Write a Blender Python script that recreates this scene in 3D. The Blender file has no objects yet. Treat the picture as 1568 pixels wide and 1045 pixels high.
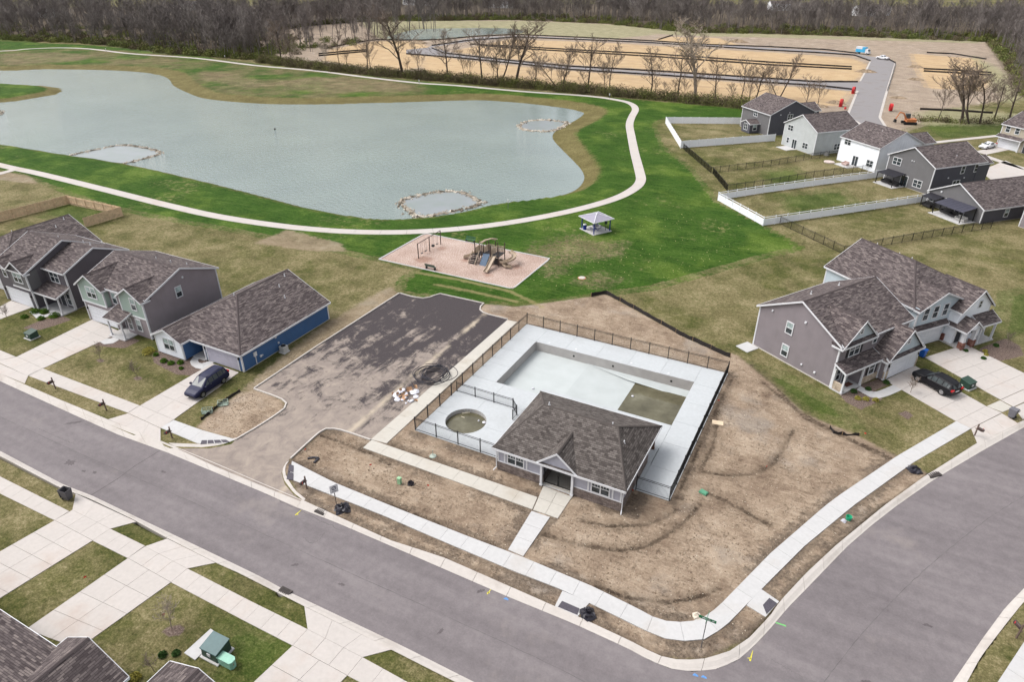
import bpy, bmesh, math, random
import numpy as np
from mathutils import Vector, Matrix

# ------------------------------------------------------------------ camera, sky, sun, exposure
scn = bpy.context.scene
COL = scn.collection
FPX, CX, CY = 1568 * 24 / 36, 784.0, 522.5
PITCH, YAW, HC = math.radians(29.82), math.radians(27.5), 42.0
cam_d = bpy.data.cameras.new('camera')
cam_d.lens = 24
cam_d.sensor_width = 36
cam_d.clip_start = 0.5
cam_d.clip_end = 8000
cam = bpy.data.objects.new('camera', cam_d)
cam.location = (0, 0, HC)
cam.rotation_euler = (math.pi / 2 - PITCH, 0, YAW)
COL.objects.link(cam)
scn.camera = cam

SUN_EL, SUN_AZ = math.radians(54), math.radians(196)   # azimuth of the sun, from +X counter-clockwise
world = bpy.data.worlds.new('World')
scn.world = world
world.use_nodes = True
wn = world.node_tree
wn.nodes.clear()
sky = wn.nodes.new('ShaderNodeTexSky')
sky.sky_type = 'NISHITA'
sky.sun_disc = False
sky.sun_elevation = SUN_EL
sky.sun_rotation = math.pi / 2 - SUN_AZ
sky.air_density = 1.0
sky.dust_density = 5.0
sky.ozone_density = 1.0
hs = wn.nodes.new('ShaderNodeHueSaturation')          # thin even cloud: the blue washes out to white
hs.inputs['Saturation'].default_value = 0.22
bg = wn.nodes.new('ShaderNodeBackground')
bg.inputs['Strength'].default_value = 0.15
wo = wn.nodes.new('ShaderNodeOutputWorld')
wn.links.new(sky.outputs[0], hs.inputs['Color'])
wn.links.new(hs.outputs[0], bg.inputs['Color'])
wn.links.new(bg.outputs[0], wo.inputs['Surface'])

sun_d = bpy.data.lights.new('sun', 'SUN')
sun_d.energy = 0.85
sun_d.angle = math.radians(32)
sun_d.color = (1.0, 0.96, 0.91)
sun = bpy.data.objects.new('sun', sun_d)
sdir = Vector((math.cos(SUN_EL) * math.cos(SUN_AZ), math.cos(SUN_EL) * math.sin(SUN_AZ), math.sin(SUN_EL)))
sun.rotation_euler = sdir.to_track_quat('Z', 'Y').to_euler()
sun.location = (0, 0, 90)
COL.objects.link(sun)
scn.view_settings.view_transform = 'Standard'
scn.view_settings.look = 'None'
scn.view_settings.gamma = 1.0
scn.view_settings.use_curve_mapping = False
scn.view_settings.exposure = 0.76

rnd = random.Random(7)
rng = np.random.default_rng(7)

# ------------------------------------------------------------------ pixel of the photograph -> place on a level
CP, SP, CW, SW = math.cos(PITCH), math.sin(PITCH), math.cos(YAW), math.sin(YAW)
def G(x, y, z=0.0):
    u = (x - CX) / FPX
    v = -(y - CY) / FPX
    X, Y, Z = u, CP + v * SP, -SP + v * CP
    t = (z - HC) / Z
    return Vector(((X * CW - Y * SW) * t, (X * SW + Y * CW) * t, z))
def GL(pts, z=0.0):
    return [G(p[0], p[1], z) for p in pts]
def crop(ox, oy, s):
    return lambda x, y: (ox + x / s, oy + y / s)

# ------------------------------------------------------------------ mesh helpers
class MB:
    def __init__(s):
        s.v, s.f, s.uv = [], [], []
    def add(s, vs, fs, uv=None):
        n = len(s.v)
        s.v.extend([tuple(p) for p in vs])
        s.f.extend([tuple(i + n for i in f) for f in fs])
        if uv:
            s.uv.extend(uv)
        return s
    def box(s, x0, x1, y0, y1, z0, z1):
        return s.add([(x0, y0, z0), (x1, y0, z0), (x1, y1, z0), (x0, y1, z0), (x0, y0, z1), (x1, y0, z1), (x1, y1, z1), (x0, y1, z1)],
                     [(3, 2, 1, 0), (4, 5, 6, 7), (0, 1, 5, 4), (1, 2, 6, 5), (2, 3, 7, 6), (3, 0, 4, 7)])
    def hexa(s, p):  # 8 points: bottom ring then top ring
        return s.add(p, [(3, 2, 1, 0), (4, 5, 6, 7), (0, 1, 5, 4), (1, 2, 6, 5), (2, 3, 7, 6), (3, 0, 4, 7)])
    def prism(s, poly, z0, z1):
        n = len(poly)
        zt = (lambda i: z1[i]) if isinstance(z1, (list, tuple)) else (lambda i: z1)
        vs = [(p[0], p[1], z0) for p in poly] + [(p[0], p[1], zt(i)) for i, p in enumerate(poly)]
        fs = [tuple(range(n - 1, -1, -1)), tuple(range(n, 2 * n))]
        fs += [(i, (i + 1) % n, n + (i + 1) % n, n + i) for i in range(n)]
        return s.add(vs, fs)
    def tube(s, p, q, r0, r1=None, n=6, caps=True):
        p, q = Vector(p), Vector(q)
        r1 = r0 if r1 is None else r1
        d = (q - p)
        if d.length < 1e-6:
            return s
        d.normalize()
        a = d.orthogonal().normalized()
        b = d.cross(a)
        vs = []
        for c, r in ((p, r0), (q, r1)):
            for i in range(n):
                t = 2 * math.pi * i / n
                vs.append(c + a * (r * math.cos(t)) + b * (r * math.sin(t)))
        fs = [(i, (i + 1) % n, n + (i + 1) % n, n + i) for i in range(n)]
        if caps:
            fs += [tuple(range(n - 1, -1, -1)), tuple(range(n, 2 * n))]
        return s.add(vs, fs)
    def path(s, pts, r, n=6):
        pts = [Vector(p) for p in pts]
        m = len(pts)
        vs = []
        up = Vector((0, 0, 1))
        for i, p in enumerate(pts):
            d = (pts[min(i + 1, m - 1)] - pts[max(i - 1, 0)]).normalized()
            a = d.cross(up)
            a = a.normalized() if a.length > 1e-4 else Vector((1, 0, 0))
            b = a.cross(d)
            for k in range(n):
                t = 2 * math.pi * k / n
                vs.append(p + a * (r * math.cos(t)) + b * (r * math.sin(t)))
        fs = [(i * n + k, i * n + (k + 1) % n, (i + 1) * n + (k + 1) % n, (i + 1) * n + k) for i in range(m - 1) for k in range(n)]
        fs += [tuple(range(n - 1, -1, -1)), tuple(range((m - 1) * n, m * n))]
        return s.add(vs, fs)
    def beam(s, p, q, w, h):   # level beam of width w and height h, its top on the line p-q
        p, q = Vector(p), Vector(q)
        d = (q - p)
        a = Vector((-d.y, d.x, 0))
        a = a.normalized() * (w / 2) if a.length > 1e-6 else Vector((w / 2, 0, 0))
        k = Vector((0, 0, h))
        return s.hexa([p - a - k, q - a - k, q + a - k, p + a - k, p - a, q - a, q + a, p + a])
    def lathe(s, prof, c=(0, 0, 0), n=16):
        vs = []
        for (r, z) in prof:
            for i in range(n):
                t = 2 * math.pi * i / n
                vs.append((c[0] + r * math.cos(t), c[1] + r * math.sin(t), c[2] + z))
        m = len(prof)
        fs = [(j * n + i, j * n + (i + 1) % n, (j + 1) * n + (i + 1) % n, (j + 1) * n + i) for j in range(m - 1) for i in range(n)]
        fs += [tuple(range(n - 1, -1, -1)), tuple(range((m - 1) * n, m * n))]
        return s.add(vs, fs)
    def mesh(s, name, m=None, fix=True, smooth=False):
        me = bpy.data.meshes.new(name)
        me.from_pydata(s.v, [], s.f)
        if s.uv:
            ul = me.uv_layers.new(name='UVMap')
            ul.data.foreach_set('uv', [c for u in s.uv for c in u])
        if fix:
            b = bmesh.new()
            b.from_mesh(me)
            bmesh.ops.recalc_face_normals(b, faces=b.faces)
            b.to_mesh(me)
            b.free()
        if m:
            me.materials.append(m)
        if smooth:
            me.polygons.foreach_set('use_smooth', [True] * len(me.polygons))
        me.update()
        return me
    def build(s, name, m, parent=None, **k):
        return obj(name, s.mesh(name, m, **k), parent)

def obj(name, me, parent=None):
    o = bpy.data.objects.new(name, me)
    COL.objects.link(o)
    if parent:
        o.parent = parent
    return o
def tag(o, label=None, cat=None, group=None, kind=None):
    if label: o['label'] = label
    if cat: o['category'] = cat
    if group: o['group'] = group
    if kind: o['kind'] = kind
    return o
def thing(name, label, cat, loc=(0, 0, 0), rz=0.0, group=None, kind=None):
    o = obj(name, None)
    o.empty_display_size = 0.2
    o.location = loc
    o.rotation_euler = (0, 0, rz)
    return tag(o, label, cat, group, kind)
def struct(name, label=None):
    o = obj(name, None)
    o['kind'] = 'structure'
    if label: o['label'] = label
    return o
def copy_tree(o, parent=None):
    c = o.copy()
    COL.objects.link(c)
    c.parent = parent
    for ch in o.children:
        copy_tree(ch, c)
    return c

# ------------------------------------------------------------------ materials
def lin(c):
    return tuple(((v / 255) / 12.92 if v <= 10 else ((v / 255 + 0.055) / 1.055) ** 2.4) for v in c)
def rgb(r, g, b, k=1.0):
    return tuple(min(0.95, v * k) for v in lin((r, g, b))) + (1.0,)

class NM:
    """small node builder"""
    def __init__(s, name, rough=0.9, spec=0.3):
        s.m = bpy.data.materials.new(name)
        s.m.use_nodes = True
        s.t = s.m.node_tree
        s.b = s.t.nodes['Principled BSDF']
        s.b.inputs['Roughness'].default_value = rough
        s.b.inputs['Specular IOR Level'].default_value = spec
        s._tc = None
    def n(s, typ, **k):
        x = s.t.nodes.new(typ)
        for a, v in k.items():
            setattr(x, a, v)
        return x
    def put(s, sock, v):
        if isinstance(v, bpy.types.NodeSocket):
            s.t.links.new(v, sock)
        elif v is not None:
            sock.default_value = v
    @property
    def tc(s):
        if s._tc is None:
            s._tc = s.n('ShaderNodeTexCoord')
        return s._tc
    def co(s, scale=(1, 1, 1), which='Object', rot=(0, 0, 0)):
        mp = s.n('ShaderNodeMapping')
        s.t.links.new(s.tc.outputs[which], mp.inputs['Vector'])
        mp.inputs['Scale'].default_value = scale
        mp.inputs['Rotation'].default_value = rot
        return mp.outputs[0]
    def noise(s, scale, detail=4, rough=0.55, co=None, dist=0.0):
        x = s.n('ShaderNodeTexNoise')
        s.put(x.inputs['Vector'], co if co is not None else s.tc.outputs['Object'])
        x.inputs['Scale'].default_value = scale
        x.inputs['Detail'].default_value = detail
        x.inputs['Roughness'].default_value = rough
        x.inputs['Distortion'].default_value = dist
        return x.outputs['Fac']
    def vor(s, scale, co=None, out='Color', feature='F1'):
        x = s.n('ShaderNodeTexVoronoi', feature=feature)
        s.put(x.inputs['Vector'], co if co is not None else s.tc.outputs['Object'])
        x.inputs['Scale'].default_value = scale
        return x.outputs[out]
    def ramp(s, fac, stops):
        x = s.n('ShaderNodeValToRGB')
        s.put(x.inputs[0], fac)
        e = x.color_ramp.elements
        while len(e) < len(stops):
            e.new(0.5)
        for i, (p, c) in enumerate(stops):
            e[i].position = p
            e[i].color = c if len(c) == 4 else tuple(c) + (1,)
        return x.outputs[0]
    def math(s, op, a, b=None, c=None, clamp=False):
        x = s.n('ShaderNodeMath', operation=op, use_clamp=clamp)
        s.put(x.inputs[0], a)
        if b is not None: s.put(x.inputs[1], b)
        if c is not None: s.put(x.inputs[2], c)
        return x.outputs[0]
    def sstep(s, x, a, b):
        m = s.n('ShaderNodeMapRange', interpolation_type='SMOOTHSTEP')
        s.put(m.inputs[0], x)
        m.inputs[1].default_value, m.inputs[2].default_value = a, b
        return m.outputs[0]
    def mix(s, fac, a, b, mode='MIX'):
        x = s.n('ShaderNodeMix', data_type='RGBA', blend_type=mode)
        s.put(x.inputs[0], fac)
        s.put(x.inputs[6], a)
        s.put(x.inputs[7], b)
        return x.outputs[2]
    def attr(s, name):
        x = s.n('ShaderNodeAttribute', attribute_name=name)
        return x.outputs['Fac']
    def rand(s):
        return s.n('ShaderNodeObjectInfo').outputs['Random']
    def bump(s, h, strength=0.5, dist=0.05):
        x = s.n('ShaderNodeBump')
        x.inputs['Strength'].default_value = strength
        x.inputs['Distance'].default_value = dist
        s.put(x.inputs['Height'], h)
        s.t.links.new(x.outputs[0], s.b.inputs['Normal'])
    def col(s, c):
        s.put(s.b.inputs['Base Color'], c)
        return s
    def sepz(s):
        x = s.n('ShaderNodeSeparateXYZ')
        s.t.links.new(s.tc.outputs['Object'], x.inputs[0])
        return x.outputs

MATS = {}
def plain(name, c, rough=0.6, metal=0.0, var=0.12, scale=3.0, spec=0.4):
    if name in MATS: return MATS[name]
    m = NM(name, rough, spec)
    m.b.inputs['Metallic'].default_value = metal
    f = m.noise(scale, 5)
    d = tuple(v * (1 - var) for v in c[:3]) + (1,)
    l = tuple(min(.95, v * (1 + var)) for v in c[:3]) + (1,)
    m.col(m.ramp(f, [(0.3, d), (0.7, l)]))
    MATS[name] = m.m
    return m.m
def siding(name, c, course=0.15):
    if name in MATS: return MATS[name]
    m = NM(name, 0.6, 0.25)
    z = m.sepz()[2]
    fr = m.math('FRACT', m.math('DIVIDE', z, course))
    line = m.sstep(fr, 0.0, 0.16)
    n1 = m.noise(0.7, 4)
    st = m.noise(1.0, 3, co=m.co((2.5, 2.5, 0.25)))
    base = m.ramp(n1, [(0.3, tuple(v * .92 for v in c[:3]) + (1,)), (0.7, tuple(min(.95, v * 1.05) for v in c[:3]) + (1,))])
    base = m.mix(m.math('MULTIPLY', m.sstep(st, .5, .8), .12), base, rgb(120, 112, 105, .7))
    base = m.mix(m.math('MULTIPLY', m.math('SUBTRACT', 1.0, line), 0.45), base, tuple(v * .45 for v in c[:3]) + (1,))
    m.col(base)
    m.bump(fr, 0.4, 0.02)
    MATS[name] = m.m
    return m.m
def shingle(name, dark, mid, light, course=0.19, tab=0.85, mott=1.0):
    if name in MATS: return MATS[name]
    m = NM(name, 0.95, 0.15)
    uv = m.tc.outputs['UV']
    br = m.n('ShaderNodeTexBrick')
    m.t.links.new(uv, br.inputs['Vector'])
    br.offset = 0.37
    br.inputs['Color1'].default_value = (0, 0, 0, 1)
    br.inputs['Color2'].default_value = (1, 1, 1, 1)
    br.inputs['Mortar'].default_value = (0.2, .2, .2, 1)
    br.inputs['Scale'].default_value = 1.0
    br.inputs['Mortar Size'].default_value = 0.012
    br.inputs['Brick Width'].default_value = tab
    br.inputs['Row Height'].default_value = course
    # tabs: random tone per tab, longer blended streaks over several tabs
    f1 = m.noise(1.0, 3, 0.6, m.co((1.3, 4.2, 1), 'UV'))
    f2 = m.noise(1.0, 2, 0.5, m.co((0.25, 0.5, 1), 'UV'))
    k = m.math('ADD', m.math('MULTIPLY', br.outputs['Color'], 0.42), m.math('ADD', m.math('MULTIPLY', m.math('SUBTRACT', f1, .5), 0.9 * mott), .3))
    k = m.math('ADD', k, m.math('MULTIPLY', m.math('SUBTRACT', f2, .5), .2))
    c = m.ramp(k, [(0.25, dark), (0.52, mid), (0.86, light)])
    c = m.mix(m.math('MULTIPLY', br.outputs['Fac'], 0.55), c, tuple(v * .4 for v in dark[:3]) + (1,))
    sp = m.n('ShaderNodeSeparateXYZ')
    m.t.links.new(uv, sp.inputs[0])
    fr = m.math('FRACT', m.math('DIVIDE', sp.outputs[1], course))
    c = m.mix(m.math('MULTIPLY', m.math('SUBTRACT', 1.0, m.sstep(fr, 0, .22)), .5), c, tuple(v * .45 for v in dark[:3]) + (1,))
    m.col(c)
    m.bump(m.math('ADD', m.math('MULTIPLY', fr, -1.0), m.math('MULTIPLY', br.outputs['Color'], .5)), 0.6, 0.025)
    MATS[name] = m.m
    return m.m
def brickmat(name, c1, c2, mort, w=0.22, h=0.075):
    if name in MATS: return MATS[name]
    m = NM(name, 0.9, 0.2)
    o = m.sepz()
    cb = m.n('ShaderNodeCombineXYZ')
    m.put(cb.inputs[0], m.math('ADD', o[0], o[1]))
    m.put(cb.inputs[1], o[2])
    br = m.n('ShaderNodeTexBrick')
    m.t.links.new(cb.outputs[0], br.inputs['Vector'])
    br.inputs['Color1'].default_value, br.inputs['Color2'].default_value, br.inputs['Mortar'].default_value = c1, c2, mort
    br.inputs['Scale'].default_value = 1
    br.inputs['Mortar Size'].default_value = 0.012
    br.inputs['Brick Width'].default_value, br.inputs['Row Height'].default_value = w, h
    n = m.noise(2.2, 5)
    m.col(m.mix(m.sstep(n, .35, .75), br.outputs['Color'], tuple(v * .6 for v in c1[:3]) + (1,)))
    m.bump(m.math('SUBTRACT', 1.0, br.outputs['Fac']), .6, .01)
    MATS[name] = m.m
    return m.m
def concrete(name, c, stain=rgb(170, 150, 125, .7), amt=0.35, rvar=0.14):
    if name in MATS: return MATS[name]
    m = NM(name, 0.9, 0.25)
    r = m.rand()
    n1 = m.noise(0.25, 5, .6)
    n2 = m.noise(3.0, 6, .65)
    n3 = m.noise(40, 2)
    base = m.ramp(m.math('ADD', m.math('MULTIPLY', n2, .6), m.math('MULTIPLY', n1, .4)),
                  [(0.3, tuple(v * .88 for v in c[:3]) + (1,)), (0.7, tuple(min(.95, v * 1.06) for v in c[:3]) + (1,))])
    base = m.mix(m.math('MULTIPLY', m.sstep(n1, .5, .72), amt), base, stain)
    base = m.mix(m.math('MULTIPLY', r, rvar), base, tuple(v * .72 for v in c[:3]) + (1,))
    base = m.mix(m.math('MULTIPLY', m.sstep(n3, .62, .75), .12), base, rgb(90, 85, 80, .7))
    m.col(base)
    m.bump(m.math('ADD', n2, m.math('MULTIPLY', n3, .3)), .2, .01)
    MATS[name] = m.m
    return m.m
def glassm(name='window_glass', c=(0.02, 0.026, 0.03, 1), rough=0.06):
    if name in MATS: return MATS[name]
    m = NM(name, rough, 0.6)
    n = m.noise(1.4, 2)
    m.col(m.ramp(n, [(.3, c), (.75, tuple(v * 2.6 + .01 for v in c[:3]) + (1,))]))
    MATS[name] = m.m
    return m.m

M_WHITE = plain('white_trim', rgb(225, 226, 230, .8), .5, var=.05)
M_GLASS = glassm()
M_GLASSL = glassm('window_blind', rgb(150, 165, 165, .6), .15)
M_BLACK = plain('black_metal', rgb(28, 27, 28), .45, var=.25, scale=6)
M_CONC = concrete('new_concrete', rgb(208, 207, 207, .74), amt=.22)
M_CONCW = concrete('driveway_concrete', rgb(204, 197, 192, .76), rgb(180, 150, 130, .7), .3)
M_CONCD = concrete('dusty_concrete', rgb(206, 201, 192, .75), rgb(170, 154, 132, .7), .4)
M_KERB = concrete('kerb_concrete', rgb(206, 199, 193, .76), rgb(150, 136, 122, .7), .35, .15)
M_DECK = concrete('pool_deck_concrete', rgb(204, 208, 211, .72), rgb(172, 174, 174, .68), .3, .12)
M_MULCH = plain('mulch', rgb(105, 88, 78), .95, var=.4, scale=14)
M_ROOF = shingle('weathered_shingles', rgb(62, 55, 56), rgb(91, 83, 83), rgb(134, 124, 120), .16, .5, .62)
M_ROOFC = shingle('charcoal_shingles', rgb(62, 57, 55), rgb(91, 85, 82), rgb(116, 110, 106), .2, .36, .38)
M_GDOOR = plain('garage_door_white', rgb(232, 234, 240, .82), .45, var=.04)
# ------------------------------------------------------------------ outlines traced on the photograph
def sdf_poly(P, poly):
    """signed distance, positive inside"""
    poly = np.asarray([(p[0], p[1]) for p in poly], float)
    d = np.full(len(P), 1e9)
    ins = np.zeros(len(P), bool)
    for i in range(len(poly)):
        a, b = poly[i - 1], poly[i]
        e = b - a
        w = P - a
        t = np.clip((w @ e) / max(e @ e, 1e-9), 0, 1)
        d = np.minimum(d, ((w - t[:, None] * e) ** 2).sum(1))
        c = ((a[1] > P[:, 1]) != (b[1] > P[:, 1]))
        with np.errstate(divide='ignore', invalid='ignore'):
            x = (b[0] - a[0]) * (P[:, 1] - a[1]) / (b[1] - a[1] if b[1] != a[1] else 1e-9) + a[0]
        ins ^= c & (P[:, 0] < x)
    d = np.sqrt(d)
    return np.where(ins, d, -d)
def sdf_line(P, pts):
    pts = np.asarray([(p[0], p[1]) for p in pts], float)
    d = np.full(len(P), 1e9)
    for a, b in zip(pts[:-1], pts[1:]):
        e = b - a
        w = P - a
        t = np.clip((w @ e) / max(e @ e, 1e-9), 0, 1)
        d = np.minimum(d, ((w - t[:, None] * e) ** 2).sum(1))
    return np.sqrt(d)
def smooth_line(pts, closed=False, sub=4):
    """Catmull-Rom through the points"""
    pts = [Vector(p) for p in pts]
    n = len(pts)
    out = []
    for i in range(n if closed else n - 1):
        p0 = pts[(i - 1) % n] if closed or i > 0 else pts[0]
        p1, p2 = pts[i], pts[(i + 1) % n]
        p3 = pts[(i + 2) % n] if closed or i + 2 < n else pts[-1]
        for k in range(sub):
            t = k / sub
            out.append(0.5 * ((2 * p1) + (p2 - p0) * t + (2 * p0 - 5 * p1 + 4 * p2 - p3) * t * t + (3 * p1 - p0 - 3 * p2 + p3) * t ** 3))
    if not closed:
        out.append(pts[-1])
    return out
def length(pts):
    return sum((b - a).length for a, b in zip(pts[:-1], pts[1:]))
def resample(pts, n):
    pts = [Vector(p) for p in pts]
    L = [0]
    for a, b in zip(pts[:-1], pts[1:]):
        L.append(L[-1] + (b - a).length)
    out, j = [], 0
    for i in range(n + 1):
        s = L[-1] * i / n
        while j < len(pts) - 2 and L[j + 1] < s:
            j += 1
        t = (s - L[j]) / max(L[j + 1] - L[j], 1e-9)
        out.append(pts[j].lerp(pts[j + 1], min(1, max(0, t))))
    return out

WATER_Z = -1.0
POND_PX = [(-330, 92), (-150, 100), (0, 108), (60, 106), (150, 107), (210, 110), (245, 115), (260, 122), (266, 131), (290, 143), (320, 152), (400, 159), (480, 160), (560, 158), (640, 156), (700, 154), (745, 154), (800, 158), (860, 165), (888, 171), (892, 175), (880, 184), (862, 193), (847, 203), (845, 213), (858, 228), (873, 243), (887, 258), (893, 271), (888, 283), (875, 293), (850, 301), (820, 306), (780, 311), (740, 318), (700, 328), (650, 335), (590, 338), (540, 332), (480, 321), (400, 300), (300, 275), (200, 253), (100, 238), (88, 236), (0, 222), (-150, 205), (-420, 178)]
POND = smooth_line(GL(POND_PX, WATER_Z), True, 3)
PEN = smooth_line(GL([(-160, 122), (0, 128), (60, 131), (88, 134), (96, 139), (85, 144), (50, 150), (0, 157), (-160, 168)], WATER_Z), True, 3)
POND2 = smooth_line(GL([(590, 58), (615, 50), (640, 44.5), (690, 43), (745, 42.5), (790, 44), (800, 50), (760, 52), (726, 54), (674, 59), (638, 60)], -0.6), True, 3)

far_in = [(-200, 493), (-120, 529), (0, 583), (90, 624), (181, 665), (258, 693), (328, 722), (400, 752), (454, 776), (514, 799), (591, 832), (674, 868), (780, 914), (878, 954), (961, 992), (994, 1010), (1025, 1023), (1061, 1028), (1098, 1024), (1129, 1011), (1152, 992), (1180, 962), (1206, 931), (1245, 891), (1297, 837), (1336, 803), (1372, 775), (1426, 737), (1455, 719), (1504, 690), (1568, 654), (1650, 611), (1740, 567)]
far_out = [(-200, 486), (-120, 520), (0, 573), (90, 612), (165, 643), (245, 675), (328, 709), (400, 740), (462, 766), (520, 793), (597, 828), (680, 855), (780, 899), (880, 943), (966, 983), (990, 996), (1012, 1006), (1040, 1012), (1075, 1011), (1116, 999), (1147, 978), (1180, 943), (1194, 922), (1235, 878), (1280, 836), (1320, 803), (1354, 775), (1413, 732), (1440, 715), (1501, 676), (1568, 644), (1650, 602), (1740, 559)]
near_in = [(-140, 626), (0, 690), (98, 742), (140, 758), (219, 796), (261, 816), (336, 852), (400, 883), (434, 902), (514, 940), (615, 988), (726, 1044), (900, 1131)]
near_out = [(-150, 632), (0, 699), (93, 748), (139, 765), (205, 797), (258, 826), (331, 863), (367, 879), (398, 895), (465, 929), (558, 975), (664, 1029), (700, 1047), (880, 1138)]
rt_in = [(1660, 815), (1610, 858), (1568, 901), (1540, 930), (1504, 979), (1459, 1045), (1425, 1100)]
rt_out = [(1678, 826), (1630, 868), (1568, 922), (1543, 953), (1501, 1008), (1481, 1045), (1448, 1100)]
ROAD = GL(far_in) + GL([(1740, 567), (1760, 720), (1700, 780)][1:]) + GL(rt_in) + GL([(1300, 1160), (1000, 1170)]) + GL(near_in[::-1]) + GL([(-260, 560)])
PARK_PX = [(612, 450), (622, 453), (632, 456), (648, 458), (661, 456), (672, 450.5), (740, 465.5), (735, 470), (734, 475), (741, 481), (777, 490), (731, 531), (640, 610), (568, 674), (545, 666), (519, 658), (501, 657), (488, 663), (444, 703), (435, 713), (431, 725), (436, 742), (450, 759), (469, 772), (400, 744), (328, 714), (272, 688), (300, 687), (320, 687.5), (354, 681), (361, 674), (400, 652), (434, 629), (440, 620), (436, 614), (424, 608), (390, 596), (488, 530)]
PARK = GL(PARK_PX)

GREEN_PX = [(-700, 250), (-200, 232), (0, 262), (34, 267), (77, 285), (140, 308), (186, 321), (271, 338), (349, 351), (400, 361), (460, 375), (519, 384), (560, 394), (581, 397), (640, 412), (615, 431), (612, 449), (740, 466), (780, 465), (839, 464), (909, 454), (927, 450), (1000, 441), (1064, 423), (1142, 401), (1180, 390), (1228, 380), (1168, 345), (1098, 309), (1080, 286), (1059, 260), (1012, 222), (1002, 191), (1018, 181), (1150, 183), (1157, 169), (1064, 160), (979, 153), (900, 146), (800, 138), (700, 129), (600, 120), (480, 107), (390, 97), (300, 85), (180, 72), (120, 68), (0, 63), (-300, 60)]
DIRT1 = [(300, 657), (316, 640), (365, 603), (392, 597), (425, 609), (437, 620), (431, 632), (392, 660), (361, 676), (340, 668)]
STRIP1 = [(362, 606), (420, 556), (500, 494), (596, 440), (614, 449), (490, 530), (392, 597)]
DIRT2 = [(447, 742), (430, 716), (444, 704), (488, 664), (500, 657), (520, 657), (568, 674), (640, 610), (731, 531), (777, 490), (741, 481), (732, 474), (742, 466), (790, 470), (839, 464), (909, 454), (927, 450), (1000, 490), (1072, 528), (1130, 545), (1180, 586), (1232, 634), (1312, 667), (1370, 698), (1397, 712), (1424, 728), (1354, 777), (1235, 880), (1147, 980), (1075, 1013), (1012, 1008), (880, 945), (780, 901), (597, 830), (462, 768)]
BARE = [[(390, 372), (440, 352), (520, 372), (530, 385), (470, 384)], [(60, 282), (0, 276), (-60, 262), (-30, 258), (40, 268)]]
MULCH = [[(285, 545), (320, 553), (300, 576), (270, 574), (236, 556), (232, 540), (243, 538)], [(1283, 602), (1310, 590), (1345, 600), (1352, 612), (1318, 628), (1295, 616)],
         [(1500, 534), (1540, 518), (1562, 530), (1568, 545), (1520, 556), (1500, 548)], [(1312, 592), (1352, 578), (1362, 588), (1330, 604)], [(34, 503), (60, 492), (95, 484), (110, 490), (80, 500), (60, 506)], [(125, 526), (150, 516), (190, 514), (215, 522), (190, 534), (150, 530)],
         [(258, 960), (275, 957), (283, 964), (276, 974), (258, 976), (248, 968)], [(146, 552), (154, 549), (161, 553), (155, 556)], [(203, 580), (212, 576), (219, 580), (211, 584)], [(1375, 634), (1388, 629), (1399, 637), (1390, 643)], [(190, 1030), (215, 1010), (250, 1012), (262, 1060), (200, 1070)]]
MIDG = [[(330, 975), (350, 960), (400, 950), (452, 990), (420, 1045), (360, 1070), (340, 1020)], [(1500, 560), (1568, 520), (1700, 470), (1700, 420), (1540, 450), (1530, 500)], [(1190, 300), (1290, 290), (1310, 310), (1220, 330)], [(1170, 262), (1220, 258), (1240, 275), (1180, 285)], [(90, 310), (170, 322), (130, 345), (60, 330)], [(1410, 190), (1540, 188), (1560, 205), (1440, 214)], [(0, 57), (60, 61), (55, 68), (-100, 66)], [(1150, 560), (1200, 575), (1290, 625), (1310, 650), (1250, 640), (1180, 590)]]
PALEG = [[(553, 34), (620, 31), (780, 32), (930, 38), (1005, 52), (935, 60), (800, 53), (700, 44), (640, 46), (600, 60), (575, 55)], [(1490, 85), (1540, 110), (1568, 150), (1545, 160), (1510, 120)], [(1400, 172), (1470, 165), (1560, 175), (1560, 190), (1420, 192)], [(760, 30), (1000, 40), (1150, 51), (1300, 56), (1500, 62), (1500, 66), (1290, 60), (1040, 54), (900, 42)]]
FIELD = [(392, 52), (470, 39), (553, 33), (780, 30), (925, 36), (1059, 50), (1297, 55), (1510, 63), (1540, 100), (1560, 150), (1430, 170), (1415, 190), (1370, 205), (1250, 200), (1160, 163), (1000, 147), (800, 129), (600, 109), (450, 92), (392, 82)]
TAN = [[(495, 92), (505, 76), (576, 62), (640, 63), (655, 72), (640, 105), (600, 107), (520, 97)], [(690, 78), (780, 60), (900, 64), (1180, 80), (1300, 88), (1332, 99), (1320, 118), (1308, 124), (1180, 119), (870, 98), (760, 88)], [(650, 84), (780, 100), (870, 108), (1180, 130), (1302, 140), (1288, 162), (1160, 160), (900, 138), (650, 112)], [(1395, 82), (1500, 90), (1530, 118), (1500, 140), (1420, 135), (1405, 110)], [(1020, 56), (1100, 58), (1130, 68), (1060, 70), (1000, 62)]]
BROWN = [[(470, 118), (560, 120), (640, 130), (620, 138), (520, 142), (440, 136), (420, 128)], [(0, 82), (80, 80), (140, 84), (120, 94), (0, 98)], [(820, 372), (880, 362), (960, 372), (940, 388), (880, 398), (820, 390)], [(305, 110), (350, 112), (420, 130), (380, 136), (320, 124)], [(890, 430), (930, 418), (950, 428), (920, 440)], [(840, 400), (858, 396), (860, 416), (845, 424)]]
OLIVE = [(-300, 70), (0, 76), (140, 74), (300, 86), (480, 105), (600, 120), (660, 132), (640, 152), (480, 154), (330, 148), (280, 130), (240, 108), (0, 100), (-300, 98)]
CHIPS = [(580.3, 397.3), (650.9, 357.7), (842.2, 396.4), (785.2, 442.8)]
c4 = crop(780, 775, 3.87); c3 = crop(1168, 520, 3.87); c5 = crop(780, 520, 3.87); c6 = crop(390, 520, 3.87)
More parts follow.
